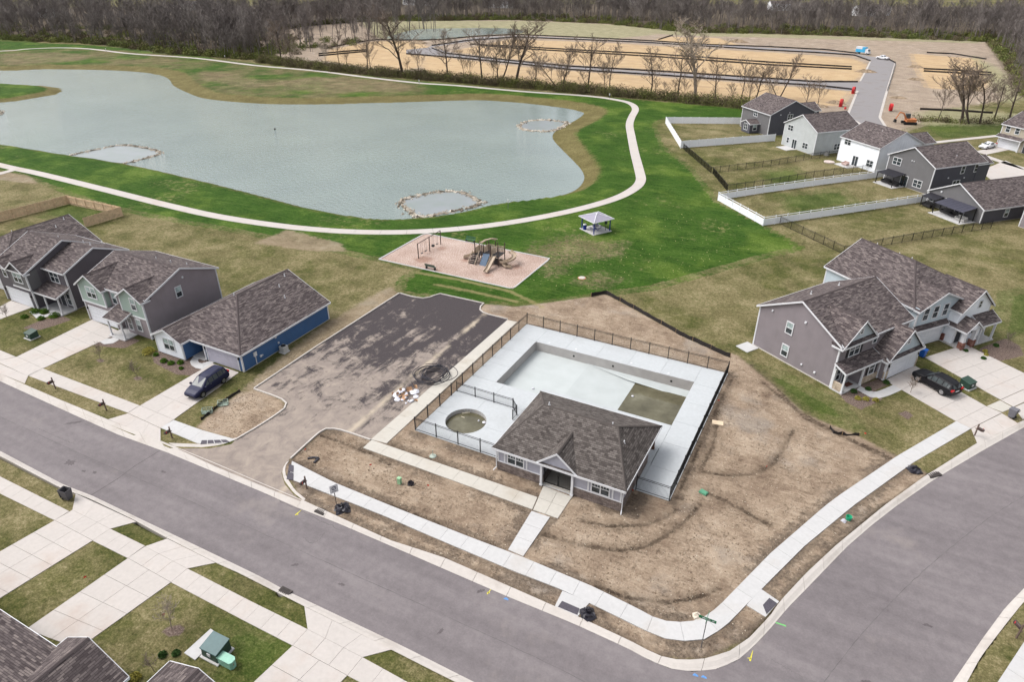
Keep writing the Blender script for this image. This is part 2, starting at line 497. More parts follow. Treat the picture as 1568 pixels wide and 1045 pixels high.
RUTS = [[c4(*p) for p in [(200, 170), (360, 210), (500, 245), (650, 262), (800, 245), (900, 195), (980, 140), (1060, 70), (1130, -10)]],
        [c4(*p) for p in [(520, 480), (650, 525), (800, 558), (950, 570), (1100, 545), (1250, 490)]], [c4(*p) for p in [(430, 85), (600, 120), (800, 110), (900, 80), (1000, 20)]],
        [c3(*p) for p in [(180, 540), (130, 640), (60, 740), (0, 780), (-90, 800)]], [c5(*p) for p in [(1240, 390), (1215, 620), (1130, 780), (1300, 805), (1430, 800), (1548, 750)]],
        [c5(*p) for p in [(1170, 905), (1290, 960), (1400, 1020), (1540, 1100)]], [c6(*p) for p in [(0 + 400, 570), (520, 610), (700, 680), (800, 740)]],
        [c6(*p) for p in [(240, 740), (400, 820), (620, 920), (900, 1020), (1100, 1090)]], [c3(*p) for p in [(0, 250), (200, 420), (420, 540), (760, 700)]], [(1150, 560), (1185, 590), (1232, 640), (1290, 668), (1360, 702)],
        [(598, 681), (650, 702), (740, 737), (800, 758)], [(1120, 582), (1090, 640), (1068, 690), (1035, 765)], [(640, 792), (720, 826), (770, 842)]]
WHEEL = [[(640, 418), (700, 428), (780, 446), (830, 470)], [(668, 436), (720, 446), (790, 462)]]

SW_UP = [(447, 707), (511, 739.5), (602, 777), (718, 823), (800, 854), (909, 900), (974, 932), (1000, 946), (1018, 952), (1040, 954), (1062, 952), (1082, 944), (1100, 930), (1180, 848), (1263, 776), (1284, 760), (1374, 699), (1464, 646)]
SW_LO = [(443, 734), (500, 756), (586, 790), (664, 824), (780, 873), (857, 903), (901, 924), (987, 966), (1010, 977), (1030, 982), (1052, 983), (1080, 980), (1110, 961), (1142, 928), (1180, 889), (1232, 837), (1307, 775), (1397, 710), (1487, 657)]

# ------------------------------------------------------------------ ground: one sheet to the horizon
def axis(parts):
    out = []
    for a, b, s in parts:
        n = max(1, int(round((b - a) / s)))
        out += [a + (b - a) * i / n for i in range(n)]
    return np.array(out + [parts[-1][1]])
ax = axis([(-4000, -900, 700), (-900, -440, 30), (-440, -118, 3.2), (-118, -46, 0.45), (-46, 33, 0.26), (33, 42, .45), (42, 90, 2), (90, 400, 25), (400, 3000, 600)])
by = axis([(-400, -20, 90), (-20, 16, 4), (16, 80, 0.26), (80, 112, 0.45), (112, 240, 1.3), (240, 470, 4), (470, 1000, 30), (1000, 5000, 800)])
gx, gy = np.meshgrid(ax, by)
PTS = np.stack([gx.ravel(), gy.ravel()], 1)
def zone(polys, lim=4.0):
    if not isinstance(polys[0], list):
        polys = [polys]
    out = np.full(len(PTS), -lim)
    for pl in polys:
        w = np.array([(p[0], p[1]) for p in (GL(pl) if not isinstance(pl[0], Vector) else pl)])
        lo, hi = w.min(0) - lim, w.max(0) + lim
        m = ((PTS > lo) & (PTS < hi)).all(1)
        if m.any():
            out[m] = np.maximum(out[m], sdf_poly(PTS[m], w))
    return np.clip(out, -lim, lim)
def lines(ls, lim=4.0):
    out = np.full(len(PTS), lim)
    for pl in ls:
        w = np.array([(p[0], p[1]) for p in GL(pl)])
        lo, hi = w.min(0) - lim, w.max(0) + lim
        m = ((PTS > lo) & (PTS < hi)).all(1)
        if m.any():
            out[m] = np.minimum(out[m], sdf_line(PTS[m], w))
    return out
d_pond = np.minimum(zone([POND], 16), -zone([PEN], 16))
d_p2 = zone([POND2], 12)
d_pav = zone([ROAD])
DECK_POLY = [Vector(p) for p in ((-34.15, 44.4, 0), (-24, 44.4, 0), (-24, 46.2, 0), (-8.5, 46.2, 0), (-8.5, 69.7, 0), (-34.15, 69.7, 0))]
d_deck = zone([DECK_POLY])
zz = np.zeros(len(PTS))
def sst(x, a, b):
    t = np.clip((x - a) / (b - a), 0, 1)
    return t * t * (3 - 2 * t)
nb = sst(PTS[:, 1], 112, 190)                     # the far bank is long and flat, the near one short
bank_w = 2.0 + 6.0 * nb
zz -= 1.02 * np.clip((d_pond + bank_w) / bank_w, 0, 1) + np.where(d_pond > 0, np.minimum(1.2, d_pond * .25), 0)
zz -= 0.62 * np.clip((d_p2 + 6) / 6, 0, 1) + np.where(d_p2 > 0, np.minimum(.8, d_p2 * .2), 0)
fine = (PTS[:, 0] > -118) & (PTS[:, 0] < 42) & (PTS[:, 1] > 16) & (PTS[:, 1] < 112)
zz = np.where((d_pav > -0.5) & fine, -0.8, zz)
zz = np.where((d_pav > 0.5) & ~fine, -0.8, zz)
zz = np.where(d_deck > 0.7, -5.0, zz)
d_rut = lines(RUTS)
d_dirt = np.maximum(zone(DIRT2), zone(DIRT1))
rel = (np.sin(PTS[:, 0] * 1.3 + np.sin(PTS[:, 1] * .7) * 2) * np.sin(PTS[:, 1] * 1.1) * .5 - .5) * .05
zz += np.where((d_dirt > .6) & (d_deck < -.8) & (d_pav < -.5), rel * .7 - .10 * np.exp(-(d_rut / .2) ** 2), 0)
ni, nj = len(by), len(ax)
me = bpy.data.meshes.new('ground')
me.vertices.add(len(PTS))
me.vertices.foreach_set('co', np.column_stack([PTS, zz]).ravel())
i0 = (np.arange(ni - 1)[:, None] * nj + np.arange(nj - 1)[None, :]).ravel()
q = np.stack([i0, i0 + 1, i0 + nj + 1, i0 + nj], 1)
me.loops.add(q.size)
me.loops.foreach_set('vertex_index', q.ravel())
me.polygons.add(len(q))
me.polygons.foreach_set('loop_start', np.arange(len(q)) * 4)
me.polygons.foreach_set('loop_total', np.full(len(q), 4))
me.update(calc_edges=True)
me.polygons.foreach_set('use_smooth', np.ones(len(q), bool))
ATT = dict(a_green=np.minimum(zone(GREEN_PX, 6), 6), a_pond=d_pond + bank_w * .85, a_dirt=d_dirt, a_strip=np.maximum(zone(STRIP1), zone(BARE)), a_mulch=zone(MULCH),
           a_mid=zone(MIDG, 5), a_pale=zone(PALEG, 8), a_field=zone(FIELD, 8), a_tan=zone(TAN, 8), a_brown=zone(BROWN, 8), a_olive=zone(OLIVE, 8), a_chips=zone(CHIPS), a_rut=d_rut, a_worn=zone([[(634, 396), (650, 392), (664, 396), (656, 402), (640, 403)], [(668, 380), (680, 377), (684, 381), (674, 384)], [(740, 419), (752, 418), (754, 424), (744, 425)], [(782, 407), (794, 405), (798, 411), (788, 413)], [(706, 398), (716, 394), (718, 400), (710, 402)], [(664, 412), (676, 415), (672, 419)]]), a_wood=zone([(-420, 50), (0, 59), (124, 65), (258, 82), (396, 92), (391, 49), (470, 38.5), (553, 32.5), (780, 29.5), (925, 35.5), (1059, 49.5), (1180, 51), (1297, 54.5), (1512, 63.5), (1562, 140), (1600, 166), (1720, 120), (1650, 12), (1200, 6), (700, 5), (0, 12), (-500, 20)], 8), a_edge=lines([SW_UP, [(556, 686), (816, 781)], [(592, 680), (740, 734), (830, 763)], [(814, 783), (777, 843)], [(842, 793), (801, 853)], [(760, 702), (832, 744)], [(876, 765), (962, 786), (985, 760)], [(1117, 575), (1028, 768)], far_out[8:27], SW_LO, [(635, 668), (760, 704)], [(444, 703), (488, 663), (519, 658)]]), a_wheel=lines(WHEEL), a_p2=d_p2 + 4)
for k, v in ATT.items():
    me.attributes.new(k, 'FLOAT', 'POINT').data.foreach_set('value', v.astype(np.float32))

m = NM('ground_cover', 0.95, 0.1)
big = m.noise(0.035, 4)
mid = m.noise(0.22, 5, .6)
fin = m.noise(2.2, 6, .7)
vfin = m.noise(6.5, 4, .8)
mow = m.noise(1.0, 4, .6, m.co((0.5, 2.6, 1), rot=(0, 0, math.radians(35))))
jit = m.math('SUBTRACT', m.noise(1.3, 5, .7), .5)
jbig = m.math('SUBTRACT', m.noise(.16, 4, .65), .5)
def mask(name, w=.35, a=1.2, off=0.0, big_a=0.0):
    x = m.math('ADD', m.attr(name), m.math('MULTIPLY', jit, a))
    if big_a:
        x = m.math('ADD', x, m.math('MULTIPLY', jbig, big_a))
    return m.sstep(x, off - w, off + w)
KT = m.math('ADD', m.math('ADD', m.math('MULTIPLY', mid, .45), m.math('MULTIPLY', fin, .6)), m.math('MULTIPLY_ADD', vfin, .75, -.40))
def tex(stops, w=(.35, .4, .25)):
    return m.ramp(KT, stops)
K = .82
dry = tex([(.28, rgb(74, 70, 46, K)), (.45, rgb(110, 103, 70, K)), (.56, rgb(134, 124, 92, K)), (.74, rgb(176, 165, 132, K))])
dryg = tex([(.28, rgb(46, 56, 24, K)), (.48, rgb(80, 84, 44, K)), (.6, rgb(106, 103, 62, K)), (.76, rgb(142, 134, 98, K))])
bm = m.math('ADD', m.math('MULTIPLY', big, .55), m.math('MULTIPLY', m.noise(.3, 5, .7), .45))
c = m.mix(m.sstep(bm, .43, .6), dry, dryg)
grn = tex([(.25, rgb(22, 48, 6, K)), (.45, rgb(44, 74, 18, K)), (.6, rgb(64, 94, 30, K)), (.8, rgb(108, 128, 64, K))])
grn2 = tex([(.25, rgb(40, 64, 12, K)), (.5, rgb(80, 104, 36, K)), (.78, rgb(128, 140, 76, K))])
grn = m.mix(m.sstep(m.noise(.06, 5, .65), .48, .62), grn, grn2)
grn = m.mix(m.math('MULTIPLY', m.sstep(m.math('ADD', m.math('MULTIPLY', m.noise(.8, 6, .75), .55), m.math('MULTIPLY', m.noise(.07, 4), .45)), .55, .66), .6), grn, rgb(150, 140, 98, K))
c = m.mix(m.math('MULTIPLY', mask('a_mid', 1.4, 3, 0, 3), .8), c, m.mix(.35, grn, dryg))
strk = m.noise(1.0, 6, .7, m.co((.22, 3.4, 1), rot=(0, 0, math.radians(-70.4))))
grn = m.mix(m.math('MULTIPLY', m.sstep(strk, .5, .62), .34), grn, rgb(104, 122, 62, K))
grn = m.mix(m.math('MULTIPLY', m.sstep(strk, .46, .36), .4), grn, rgb(24, 52, 8, K))
c = m.mix(mask('a_green', .2, .8, 0, .5), c, grn)
bro = tex([(.3, rgb(84, 72, 56, K)), (.5, rgb(122, 108, 84, K)), (.72, rgb(170, 154, 124, K))])
c = m.mix(m.math('MULTIPLY', mask('a_olive', 3, 5, 0, 8), m.sstep(m.noise(.05, 5, .7), .36, .62)), c, m.mix(.5, dryg, bro))
flk = m.sstep(m.noise(1.3, 7, .82), .4, .58)
c = m.mix(m.math('MULTIPLY', mask('a_brown', 1.5, 5, 0, 6), m.math('MULTIPLY_ADD', flk, .65, .2)), c, bro)
bank = tex([(.25, rgb(76, 70, 42, K)), (.5, rgb(108, 100, 64, K)), (.76, rgb(142, 134, 94, K))])
c = m.mix(mask('a_pond', .9, 1.5, 0, 1.6), c, bank)
wet = m.sstep(m.math('ADD', m.attr('a_pond'), m.math('MULTIPLY', jit, .5)), 1.75, 2.1)
fld = tex([(.25, rgb(120, 106, 92, K)), (.5, rgb(160, 144, 128, K)), (.76, rgb(194, 180, 164, K))])
fld = m.mix(m.math('MULTIPLY', m.sstep(m.noise(.09, 6, .72), .5, .66), .55), fld, rgb(128, 116, 104, K))
fld = m.mix(m.math('MULTIPLY', m.sstep(m.noise(.16, 6, .75), .58, .66), .6), fld, rgb(196, 186, 174, K))
c = m.mix(mask('a_field', 1.5, 4), c, fld)
tan = tex([(.25, rgb(168, 140, 106, K)), (.5, rgb(192, 165, 128, K)), (.76, rgb(212, 190, 156, K))])
fst = m.noise(1.0, 6, .7, m.co((.02, .22, 1), rot=(0, 0, math.radians(0))))
tan = m.mix(m.math('MULTIPLY', m.sstep(fst, .5, .64), .45), tan, rgb(150, 128, 106, K))
c = m.mix(m.math('MULTIPLY', mask('a_tan', 1.2, 5, 0, 4), .9), c, tan)
pal = tex([(.3, rgb(112, 112, 80, K)), (.5, rgb(150, 146, 114, K)), (.72, rgb(182, 176, 146, K))])
c = m.mix(m.math('MULTIPLY', mask('a_pale', 1.5, 5, 0, 5), .85), c, pal)
c = m.mix(m.math('MULTIPLY', mask('a_p2', 1.5, 2), .8), c, pal)
n_a = m.noise(.16, 6, .62); n_b = m.noise(.75, 7, .72, dist=.4)
drag = m.noise(1.0, 6, .7, m.co((.35, 3.2, 1), rot=(0, 0, math.radians(-28))))
KD = m.math('ADD', m.math('ADD', m.math('MULTIPLY', n_a, .5), m.math('MULTIPLY', n_b, .55)), m.math('ADD', m.math('MULTIPLY', drag, .3), m.math('MULTIPLY_ADD', vfin, .35, -.35)))
drt = m.ramp(KD, [(.26, rgb(88, 74, 63, K)), (.39, rgb(130, 112, 96, K)), (.52, rgb(158, 140, 121, K)), (.72, rgb(190, 174, 155, K))])
drt = m.mix(m.math('MULTIPLY', m.sstep(m.noise(.11, 5, .65), .52, .68), .5), drt, rgb(150, 144, 137, K))
clod = m.math('MULTIPLY', m.sstep(m.noise(3.2, 7, .88), .53, .63), m.math('MULTIPLY_ADD', m.sstep(m.noise(.28, 5, .7), .42, .58), .8, .2))
drt = m.mix(m.math('MULTIPLY', clod, .7), drt, rgb(74, 61, 50, K))
peb = m.sstep(m.noise(5, 3, .8), .66, .72)
drt = m.mix(m.math('MULTIPLY', peb, .5), drt, rgb(206, 196, 182, K))
# damp disturbed soil against slabs, walls and kerbs
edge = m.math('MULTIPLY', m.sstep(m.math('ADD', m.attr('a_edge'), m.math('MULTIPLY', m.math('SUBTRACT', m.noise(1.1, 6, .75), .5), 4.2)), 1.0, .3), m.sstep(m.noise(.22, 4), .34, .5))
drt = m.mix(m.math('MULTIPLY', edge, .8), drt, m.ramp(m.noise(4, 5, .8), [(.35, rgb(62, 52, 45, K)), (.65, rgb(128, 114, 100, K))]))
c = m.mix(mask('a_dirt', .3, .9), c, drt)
c = m.mix(m.math('MULTIPLY', mask('a_strip', .5, 2.2, 0, 1.5), .85), c, m.mix(.25, drt, dry))
rut = m.math('SUBTRACT', 1.0, m.sstep(m.math('ADD', m.attr('a_rut'), m.math('MULTIPLY', m.math('SUBTRACT', m.noise(2.2, 6, .75), .5), .9)), .02, .3))
halo = m.math('SUBTRACT', 1.0, m.sstep(m.math('ADD', m.attr('a_rut'), m.math('MULTIPLY', m.math('SUBTRACT', m.noise(.9, 6, .75), .5), 2.6)), .1, 1.1))
brk = m.math('MULTIPLY_ADD', m.sstep(m.noise(.33, 5, .7), .36, .6), .65, .35)
c = m.mix(m.math('MULTIPLY', m.math('MULTIPLY', halo, .45), m.math('MULTIPLY_ADD', brk, .7, .3)), c, m.ramp(m.noise(3, 5, .8), [(.35, rgb(78, 66, 55, K)), (.65, rgb(136, 119, 102, K))]))
c = m.mix(m.math('MULTIPLY', m.math('MULTIPLY', rut, .8), brk), c, rgb(54, 44, 36, K))
whl = m.math('SUBTRACT', 1.0, m.sstep(m.math('ADD', m.attr('a_wheel'), m.math('MULTIPLY', jit, 1.0)), .1, .6))
c = m.mix(m.math('MULTIPLY', whl, .6), c, rgb(150, 138, 98, K))
chp = m.ramp(m.math('ADD', m.math('MULTIPLY', m.noise(5.5, 5, .85), 1.4), m.math('MULTIPLY_ADD', mid, .3, -.35)), [(.3, rgb(120, 92, 80, K)), (.43, rgb(168, 144, 132, K)), (.56, rgb(194, 174, 163, K)), (.72, rgb(220, 206, 198, K))])
chp = m.mix(m.math('MULTIPLY', mask('a_worn', .5, 1.2), .6), chp, m.ramp(m.noise(5, 4, .8), [(.35, rgb(112, 76, 60, K)), (.65, rgb(170, 130, 110, K))]))
c = m.mix(mask('a_chips', .05, .1), c, chp)
mul = m.ramp(m.noise(7, 4, .75), [(.3, rgb(66, 52, 46, K)), (.55, rgb(122, 106, 98, K)), (.75, rgb(172, 160, 152, K))])
c = m.mix(mask('a_mulch', .1, .35), c, mul)
wdl = tex([(.25, rgb(62, 54, 46, K)), (.5, rgb(92, 82, 70, K)), (.76, rgb(124, 112, 96, K))])
c = m.mix(mask('a_wood', 2, 4), c, wdl)
m.col(c)
m.bump(m.math('ADD', m.math('ADD', m.math('MULTIPLY', fin, 1.0), m.math('MULTIPLY', vfin, .5)), m.math('MULTIPLY', clod, -.4)), .7, .12)
me.materials.append(m.m)
tag(obj('ground', me), 'ground of lawns, dirt and green park grass', None, None, 'structure')

# ------------------------------------------------------------------ pavement helpers
from mathutils.geometry import tessellate_polygon
def sheet(name, pts, z, mat, parent=None):
    vs = [(p[0], p[1], z) for p in pts]
    tr = tessellate_polygon([[Vector(v) for v in vs]])
    mb = MB().add(vs, [tuple(t) for t in tr])
    me = mb.mesh(name, mat, fix=False)
    if sum(p.normal.z for p in me.polygons) < 0:
        me.flip_normals()
    return obj(name, me, parent)
def matched(a, B):
    """points of B straight across from the points a"""
    B = resample(B, 600)
    out = []
    for i, p in enumerate(a):
        d = (a[min(i + 1, len(a) - 1)] - a[max(i - 1, 0)]).normalized()
        out.append(min(B, key=lambda q: abs((q - p).dot(d)) + .02 * (q - p).length))
    out[0], out[-1] = B[0], B[-1]
    return out
def panels(parent, A, B, step, z=0.05, mat=None, name='slab', gap=0.009, thick=0.16, zB=None, n=None, mid=None):
    """a paved strip between two edge lines, one slab per panel"""
    mat = mat or M_CONC
    n = n or max(1, int(round((length(A) + length(B)) / 2 / step)))
    sub = max(1, int(math.ceil((length(A) / n) / 1.2))) if len(A) > 2 else 1
    a = resample(A, n * sub)
    b = matched(a, B) if length(A) > 6 else resample(B, n * sub)
    zB = z if zB is None else zB
    for i in range(n):
        ia, ib = i * sub, (i + 1) * sub
        La = a[ia:ib + 1]
        Lb = b[ia:ib + 1]
        La, Lb = [p.copy() for p in La], [p.copy() for p in Lb]
        da = (La[1] - La[0]).normalized() * gap
        db = (Lb[1] - Lb[0]).normalized() * gap
        La[0] = La[0] + da; Lb[0] = Lb[0] + db
        La[-1] = La[-1] - da; Lb[-1] = Lb[-1] - db
        poly = La + Lb[::-1]
        zs = [z] * len(La) + [zB] * len(Lb)
        MB().prism(poly, min(z, zB) - thick, zs).build(name, mat, parent)
def grid_slabs(parent, q, nu, nv, z=0.05, mat=None, name='slab', zs=None, gap=.012):
    """q: four corners; bilinear panels"""
    p00, p10, p11, p01 = [Vector(v) for v in q]
    def P(u, v):
        return p00.lerp(p10, u).lerp(p01.lerp(p11, u), v)
    U = nu if isinstance(nu, list) else [i / nu for i in range(nu + 1)]
    V = nv if isinstance(nv, list) else [i / nv for i in range(nv + 1)]
    du = gap / max(.1, (p10 - p00).length)
    dv = gap / max(.1, (p01 - p00).length)
    for u0, u1 in zip(U[:-1], U[1:]):
        for v0, v1 in zip(V[:-1], V[1:]):
            MB().prism([P(u0 + du, v0 + dv), P(u1 - du, v0 + dv), P(u1 - du, v1 - dv), P(u0 + du, v1 - dv)], z - .16, z).build(name, mat or M_CONCW, parent)
def kerb(parent, out, inn, step=3.0, zt=0.04, zr=-0.10, mat=None, skip=()):
    n = max(1, int(round(length(out) / step)))
    a, b = resample(out, n * 3), resample(inn, n * 3)
    for i in range(n):
        if i in skip:
            continue
        mb = MB()
        ring = []
        for k in range(4):
            p, q2 = a[i * 3 + k].copy(), b[i * 3 + k].copy()
            if k == 0 or k == 3:
                d = (a[i * 3 + min(k + 1, 3)] - a[i * 3 + max(k - 1, 0)]).normalized() * (0.015 if k == 0 else -0.015)
                p, q2 = p + d, q2 + d
            e = p.lerp(q2, .4)
            g = p.lerp(q2, .78)
            ring.append([(p.x, p.y, -.4), (p.x, p.y, zt), (e.x, e.y, zt - .03), (g.x, g.y, zr + .022), (q2.x, q2.y, zr), (q2.x, q2.y, -.4)])
        vs = [v for r in ring for v in r]
        fs = [(k * 6 + j, (k + 1) * 6 + j, (k + 1) * 6 + (j + 1) % 6, k * 6 + (j + 1) % 6) for k in range(3) for j in range(6)]
        fs += [tuple(range(6)), tuple(range(23, 17, -1))]
        mb.add(vs, fs).build('kerb_stone', mat or M_KERB, parent)
def box_kerb(parent, line, w=0.16, z0=-.3, z1=.13, step=3.0, mat=None, off=0.0, name='kerb_stone'):
    n = max(1, int(round(length(line) / step)))
    sub = 3
    pts = resample(line, n * sub)
    def nrm(i):
        d = pts[min(i + 1, len(pts) - 1)] - pts[max(i - 1, 0)]
        return Vector((-d.y, d.x, 0)).normalized()
    for i in range(n):
        ix = range(i * sub, (i + 1) * sub + 1)
        L = [pts[k] + nrm(k) * (off + w / 2) for k in ix]
        R = [pts[k] + nrm(k) * (off - w / 2) for k in ix]
        d = (L[1] - L[0]).normalized() * .012
        L[0] += d; R[0] += d; L[-1] -= d; R[-1] -= d
        MB().prism(R + L[::-1], z0, z1).build(name, mat or M_KERB, parent)

# ------------------------------------------------------------------ roads and the car park
m = NM('street_asphalt', 0.85, 0.35)
n1 = m.noise(.09, 5, .6); n2 = m.noise(1.4, 6, .7); n3 = m.noise(30, 3, .8)
st = m.noise(1.0, 5, .6, m.co((.05, .7, 1), rot=(0, 0, 0)))
n4 = m.noise(7, 5, .85)
k = m.math('ADD', m.math('ADD', m.math('MULTIPLY', n1, .2), m.math('MULTIPLY', st, .3)), m.math('ADD', m.math('MULTIPLY', n2, .25), m.math('MULTIPLY', n4, .25)))
c = m.ramp(k, [(.3, rgb(95, 89, 91, .76)), (.5, rgb(124, 117, 119, .76)), (.7, rgb(151, 144, 144, .76))])
c = m.mix(m.math('MULTIPLY', m.sstep(m.noise(.11, 6, .7), .54, .72), .3), c, rgb(176, 165, 156, .78))
c = m.mix(m.math('MULTIPLY', m.sstep(n3, .55, .8), .35), c, rgb(78, 73, 76, .78))
c = m.mix(m.math('MULTIPLY', m.sstep(m.noise(.5, 7, .8), .66, .74), .4), c, rgb(80, 73, 74, .78))
c = m.mix(m.math('MULTIPLY', m.sstep(m.noise(3.5, 5, .85), .68, .74), .35), c, rgb(190, 182, 176, .78))
m.col(c)
m.bump(n3, .25, .01)
M_ROAD = m.m
road = sheet('road', ROAD, -0.12, M_ROAD)
tag(road, 'grey asphalt street curving round the corner lot', None, None, 'structure')

m = NM('dusty_new_asphalt', 0.9, 0.25)
o = m.sepz()
dv = m.noise(1.0, 6, .68, m.co((.5, .13, 1), rot=(0, 0, math.radians(-6))), dist=.7)
d2 = m.noise(.5, 6, .7, dist=1.2); d3 = m.noise(12, 4, .8)
grad = m.math('MULTIPLY', m.math('SUBTRACT', 57.0, o[1]), .025)
k = m.math('ADD', m.math('ADD', m.math('MULTIPLY', m.math('SUBTRACT', dv, .5), 1.7), m.math('MULTIPLY', m.math('SUBTRACT', d2, .5), 1.5)), m.math('ADD', grad, .53))
base = m.ramp(d3, [(.3, rgb(50, 45, 47, .8)), (.7, rgb(86, 79, 81, .8))])
dust = m.ramp(m.noise(.6, 7, .75, dist=.6), [(.3, rgb(134, 123, 118, .78)), (.7, rgb(176, 163, 151, .78))])
c = m.mix(m.math('MULTIPLY', m.sstep(m.math('ADD', k, m.math('MULTIPLY', m.math('SUBTRACT', d3, .5), .5)), .46, .86), .9), base, dust)
# straight tracked-dirt lane beside the walkway
lane = m.math('ABSOLUTE', m.math('ADD', m.math('SUBTRACT', o[0], -40.2), m.math('MULTIPLY', m.math('SUBTRACT', o[1], 60.0), .02)))
lane = m.math('MULTIPLY', m.math('SUBTRACT', 1.0, m.sstep(m.math('ADD', lane, m.math('MULTIPLY', d2, 1.6)), .7, 1.4)), m.sstep(m.noise(.12, 5, .7), .38, .56))
c = m.mix(m.math('MULTIPLY', lane, .75), c, rgb(200, 186, 166, .78))
c = m.mix(m.math('MULTIPLY', m.sstep(m.noise(7, 4, .8), .64, .72), .5), c, rgb(188, 178, 168, .78))
m.col(c)
m.bump(d3, .3, .01)
park = sheet('parking_lot', PARK, 0.012, m.m)
tag(park, 'dusty dark asphalt car park without markings', None, None, 'structure')

# kerbs along the streets (gaps where the car park drive comes in are flush gutter)
k1 = struct('kerb', 'pale concrete kerb along the far side of the street')
fo, fi = GL(far_out), GL(far_in)
kerb(k1, fo[:6], fi[:6])
kerb(k1, fo[5:9], fi[5:9], zt=.018, zr=-.108)
kerb(k1, fo[8:], fi[8:])
k2 = struct('kerb', 'pale concrete kerb along the near side of the street')
kerb(k2, GL(near_out), GL(near_in))
k3 = struct('kerb', 'pale concrete kerb across the street in the lower right')
kerb(k3, GL(rt_out), GL(rt_in))
k4 = struct('kerb', 'concrete kerb edging the car park')
box_kerb(k4, GL(PARK_PX[:11]), off=.08)
box_kerb(k4, GL([(390, 596), (488, 530), (612, 450)]), off=.08)
box_kerb(k4, smooth_line(GL([(361, 675), (400, 652), (434, 629), (440, 620), (436, 614), (424, 608), (390, 596)])), off=.08)
box_kerb(k4, smooth_line(GL([(568, 674), (545, 666), (519, 658), (501, 657), (488, 663), (444, 703)])), off=.08)
# splayed kerbs of the drive mouth
kerb(k4, GL([(258, 679), (300, 681), (330, 679), (362, 671)]), GL([(280, 691), (320, 691), (354, 684), (363, 676)]), 2.0)
kerb(k4, GL([(443, 706), (436, 716), (438, 730), (452, 752), (468, 765)]), GL([(432, 712), (426, 724), (430, 741), (444, 757), (462, 771)]), 2.0)

# ------------------------------------------------------------------ footways, walks and drives
sw1 = struct('sidewalk', 'white concrete sidewalk along the front of the corner lot')
panels(sw1, GL(SW_UP), GL(SW_LO), 1.52, 0.05, M_CONC, n=40)
sw2 = struct('sidewalk', 'concrete sidewalk in front of the blue house')
panels(sw2, GL([(65, 565), (214, 622)]), GL([(43, 576), (196, 633)]), 1.9, .05, M_CONCW)
panels(sw2, GL([(266, 644), (307, 659), (361, 674)]), GL([(246, 656), (305, 681), (345, 680)]), 1.7, .05, M_CONC, n=4)
panels(sw2, GL([(-160, 470), (24, 547)]), GL([(-190, 480), (-6, 554)]), 1.9, .05, M_CONCW)
sw3 = struct('sidewalk', 'concrete sidewalk along the near side of the street')
for A, B in ([(-150, 655), (106, 784)], [(-180, 668), (84, 798)]), ([(169, 811), (222, 837)], [(142, 829), (196, 856)]), ([(287, 872), (390, 925), (471, 965)], [(262, 893), (382, 956), (448, 990)]), ([(555, 1008), (622, 1045), (760, 1122)], [(532, 1036), (600, 1072), (720, 1140)]):
    panels(sw3, GL(A), GL(B), 1.6, .05, M_CONCW)
sw4 = struct('sidewalk', 'concrete sidewalk in the lower right corner')
panels(sw4, GL([(1660, 875), (1568, 984), (1528, 1045), (1500, 1090)]), GL([(1690, 890), (1602, 1000), (1562, 1060), (1535, 1105)]), 1.6, .05, M_CONC)

dr = struct('driveway', 'concrete driveway of the blue house with the minivan')
grid_slabs(dr, GL([(214.5, 622), (266, 643.5), (366, 571), (325, 557)]), 2, 4)
grid_slabs(dr, GL([(196, 633.5), (246, 656.5), (266, 643.5), (214.5, 622)]), 2, 1)
panels(dr, GL([(196, 634), (246, 657)]), GL([(166, 643), (246, 676)]), 2.2, .05, M_CONCW, zB=.042)
walk = struct('path', 'curved concrete walk at the blue house door')
panels(walk, smooth_line(GL([(327, 556), (318, 565), (306, 566), (294, 561), (291, 552), (300, 546), (318, 539)])), smooth_line(GL([(336, 549), (325, 556), (313, 558), (305, 556), (303, 552), (308, 549), (326, 543)])), 1.6, .045)
dr = struct('driveway', 'concrete driveway of the house with sage gables')
grid_slabs(dr, GL([(26, 547), (66, 565), (186, 509), (141, 490)]), 2, 5)
grid_slabs(dr, GL([(-6, 554), (43, 577), (66, 565), (26, 547)]), 2, 1)
panels(dr, GL([(-6, 555), (43, 577)]), GL([(-30, 561), (38, 588)]), 2.2, .05, M_CONCW, zB=.042)
walk = struct('path', 'curved concrete walk at the sage gabled house door')
panels(walk, smooth_line(GL([(141, 527), (150, 523), (160, 528), (172, 527), (184, 520)])), smooth_line(GL([(150, 520), (158, 517), (164, 520), (170, 519), (178, 515)])), 1.5, .045)
dr = struct('driveway', 'concrete driveway of the dark grey house on the left')
grid_slabs(dr, GL([(-70, 508), (-12, 494), (50, 471), (17, 461)]), 2, 3)
walk = struct('path', 'short concrete walk at the dark grey house porch')
panels(walk, smooth_line(GL([(45, 478), (52, 484), (58, 489), (74, 485), (86, 481)])), smooth_line(GL([(54, 475), (62, 480), (64, 484), (74, 481), (84, 477)])), 1.5, .045)
d1 = struct('driveway', 'concrete driveway at the far left of the near side')
grid_slabs(d1, GL([(84, 798), (142, 829), (-60, 955), (-130, 920)]), 2, 6)
grid_slabs(d1, GL([(111, 782), (169, 811), (142, 829), (84, 798)]), 3, 1)
panels(d1, GL([(111, 782), (169, 811)]), GL([(116, 757), (209, 800)]), 1.9, .05, M_CONCW, zB=.042)
d2_ = struct('driveway', 'concrete driveway in the lower left beside the near roof')
grid_slabs(d2_, GL([(196, 856), (262, 893), (120, 995), (40, 965)]), 2, 4)
grid_slabs(d2_, GL([(222, 838), (287, 872), (262, 893), (196, 856)]), 3, 1)
panels(d2_, GL([(222, 838), (287, 872)]), GL([(256, 826), (330, 863)]), 1.9, .05, M_CONCW, zB=.042)
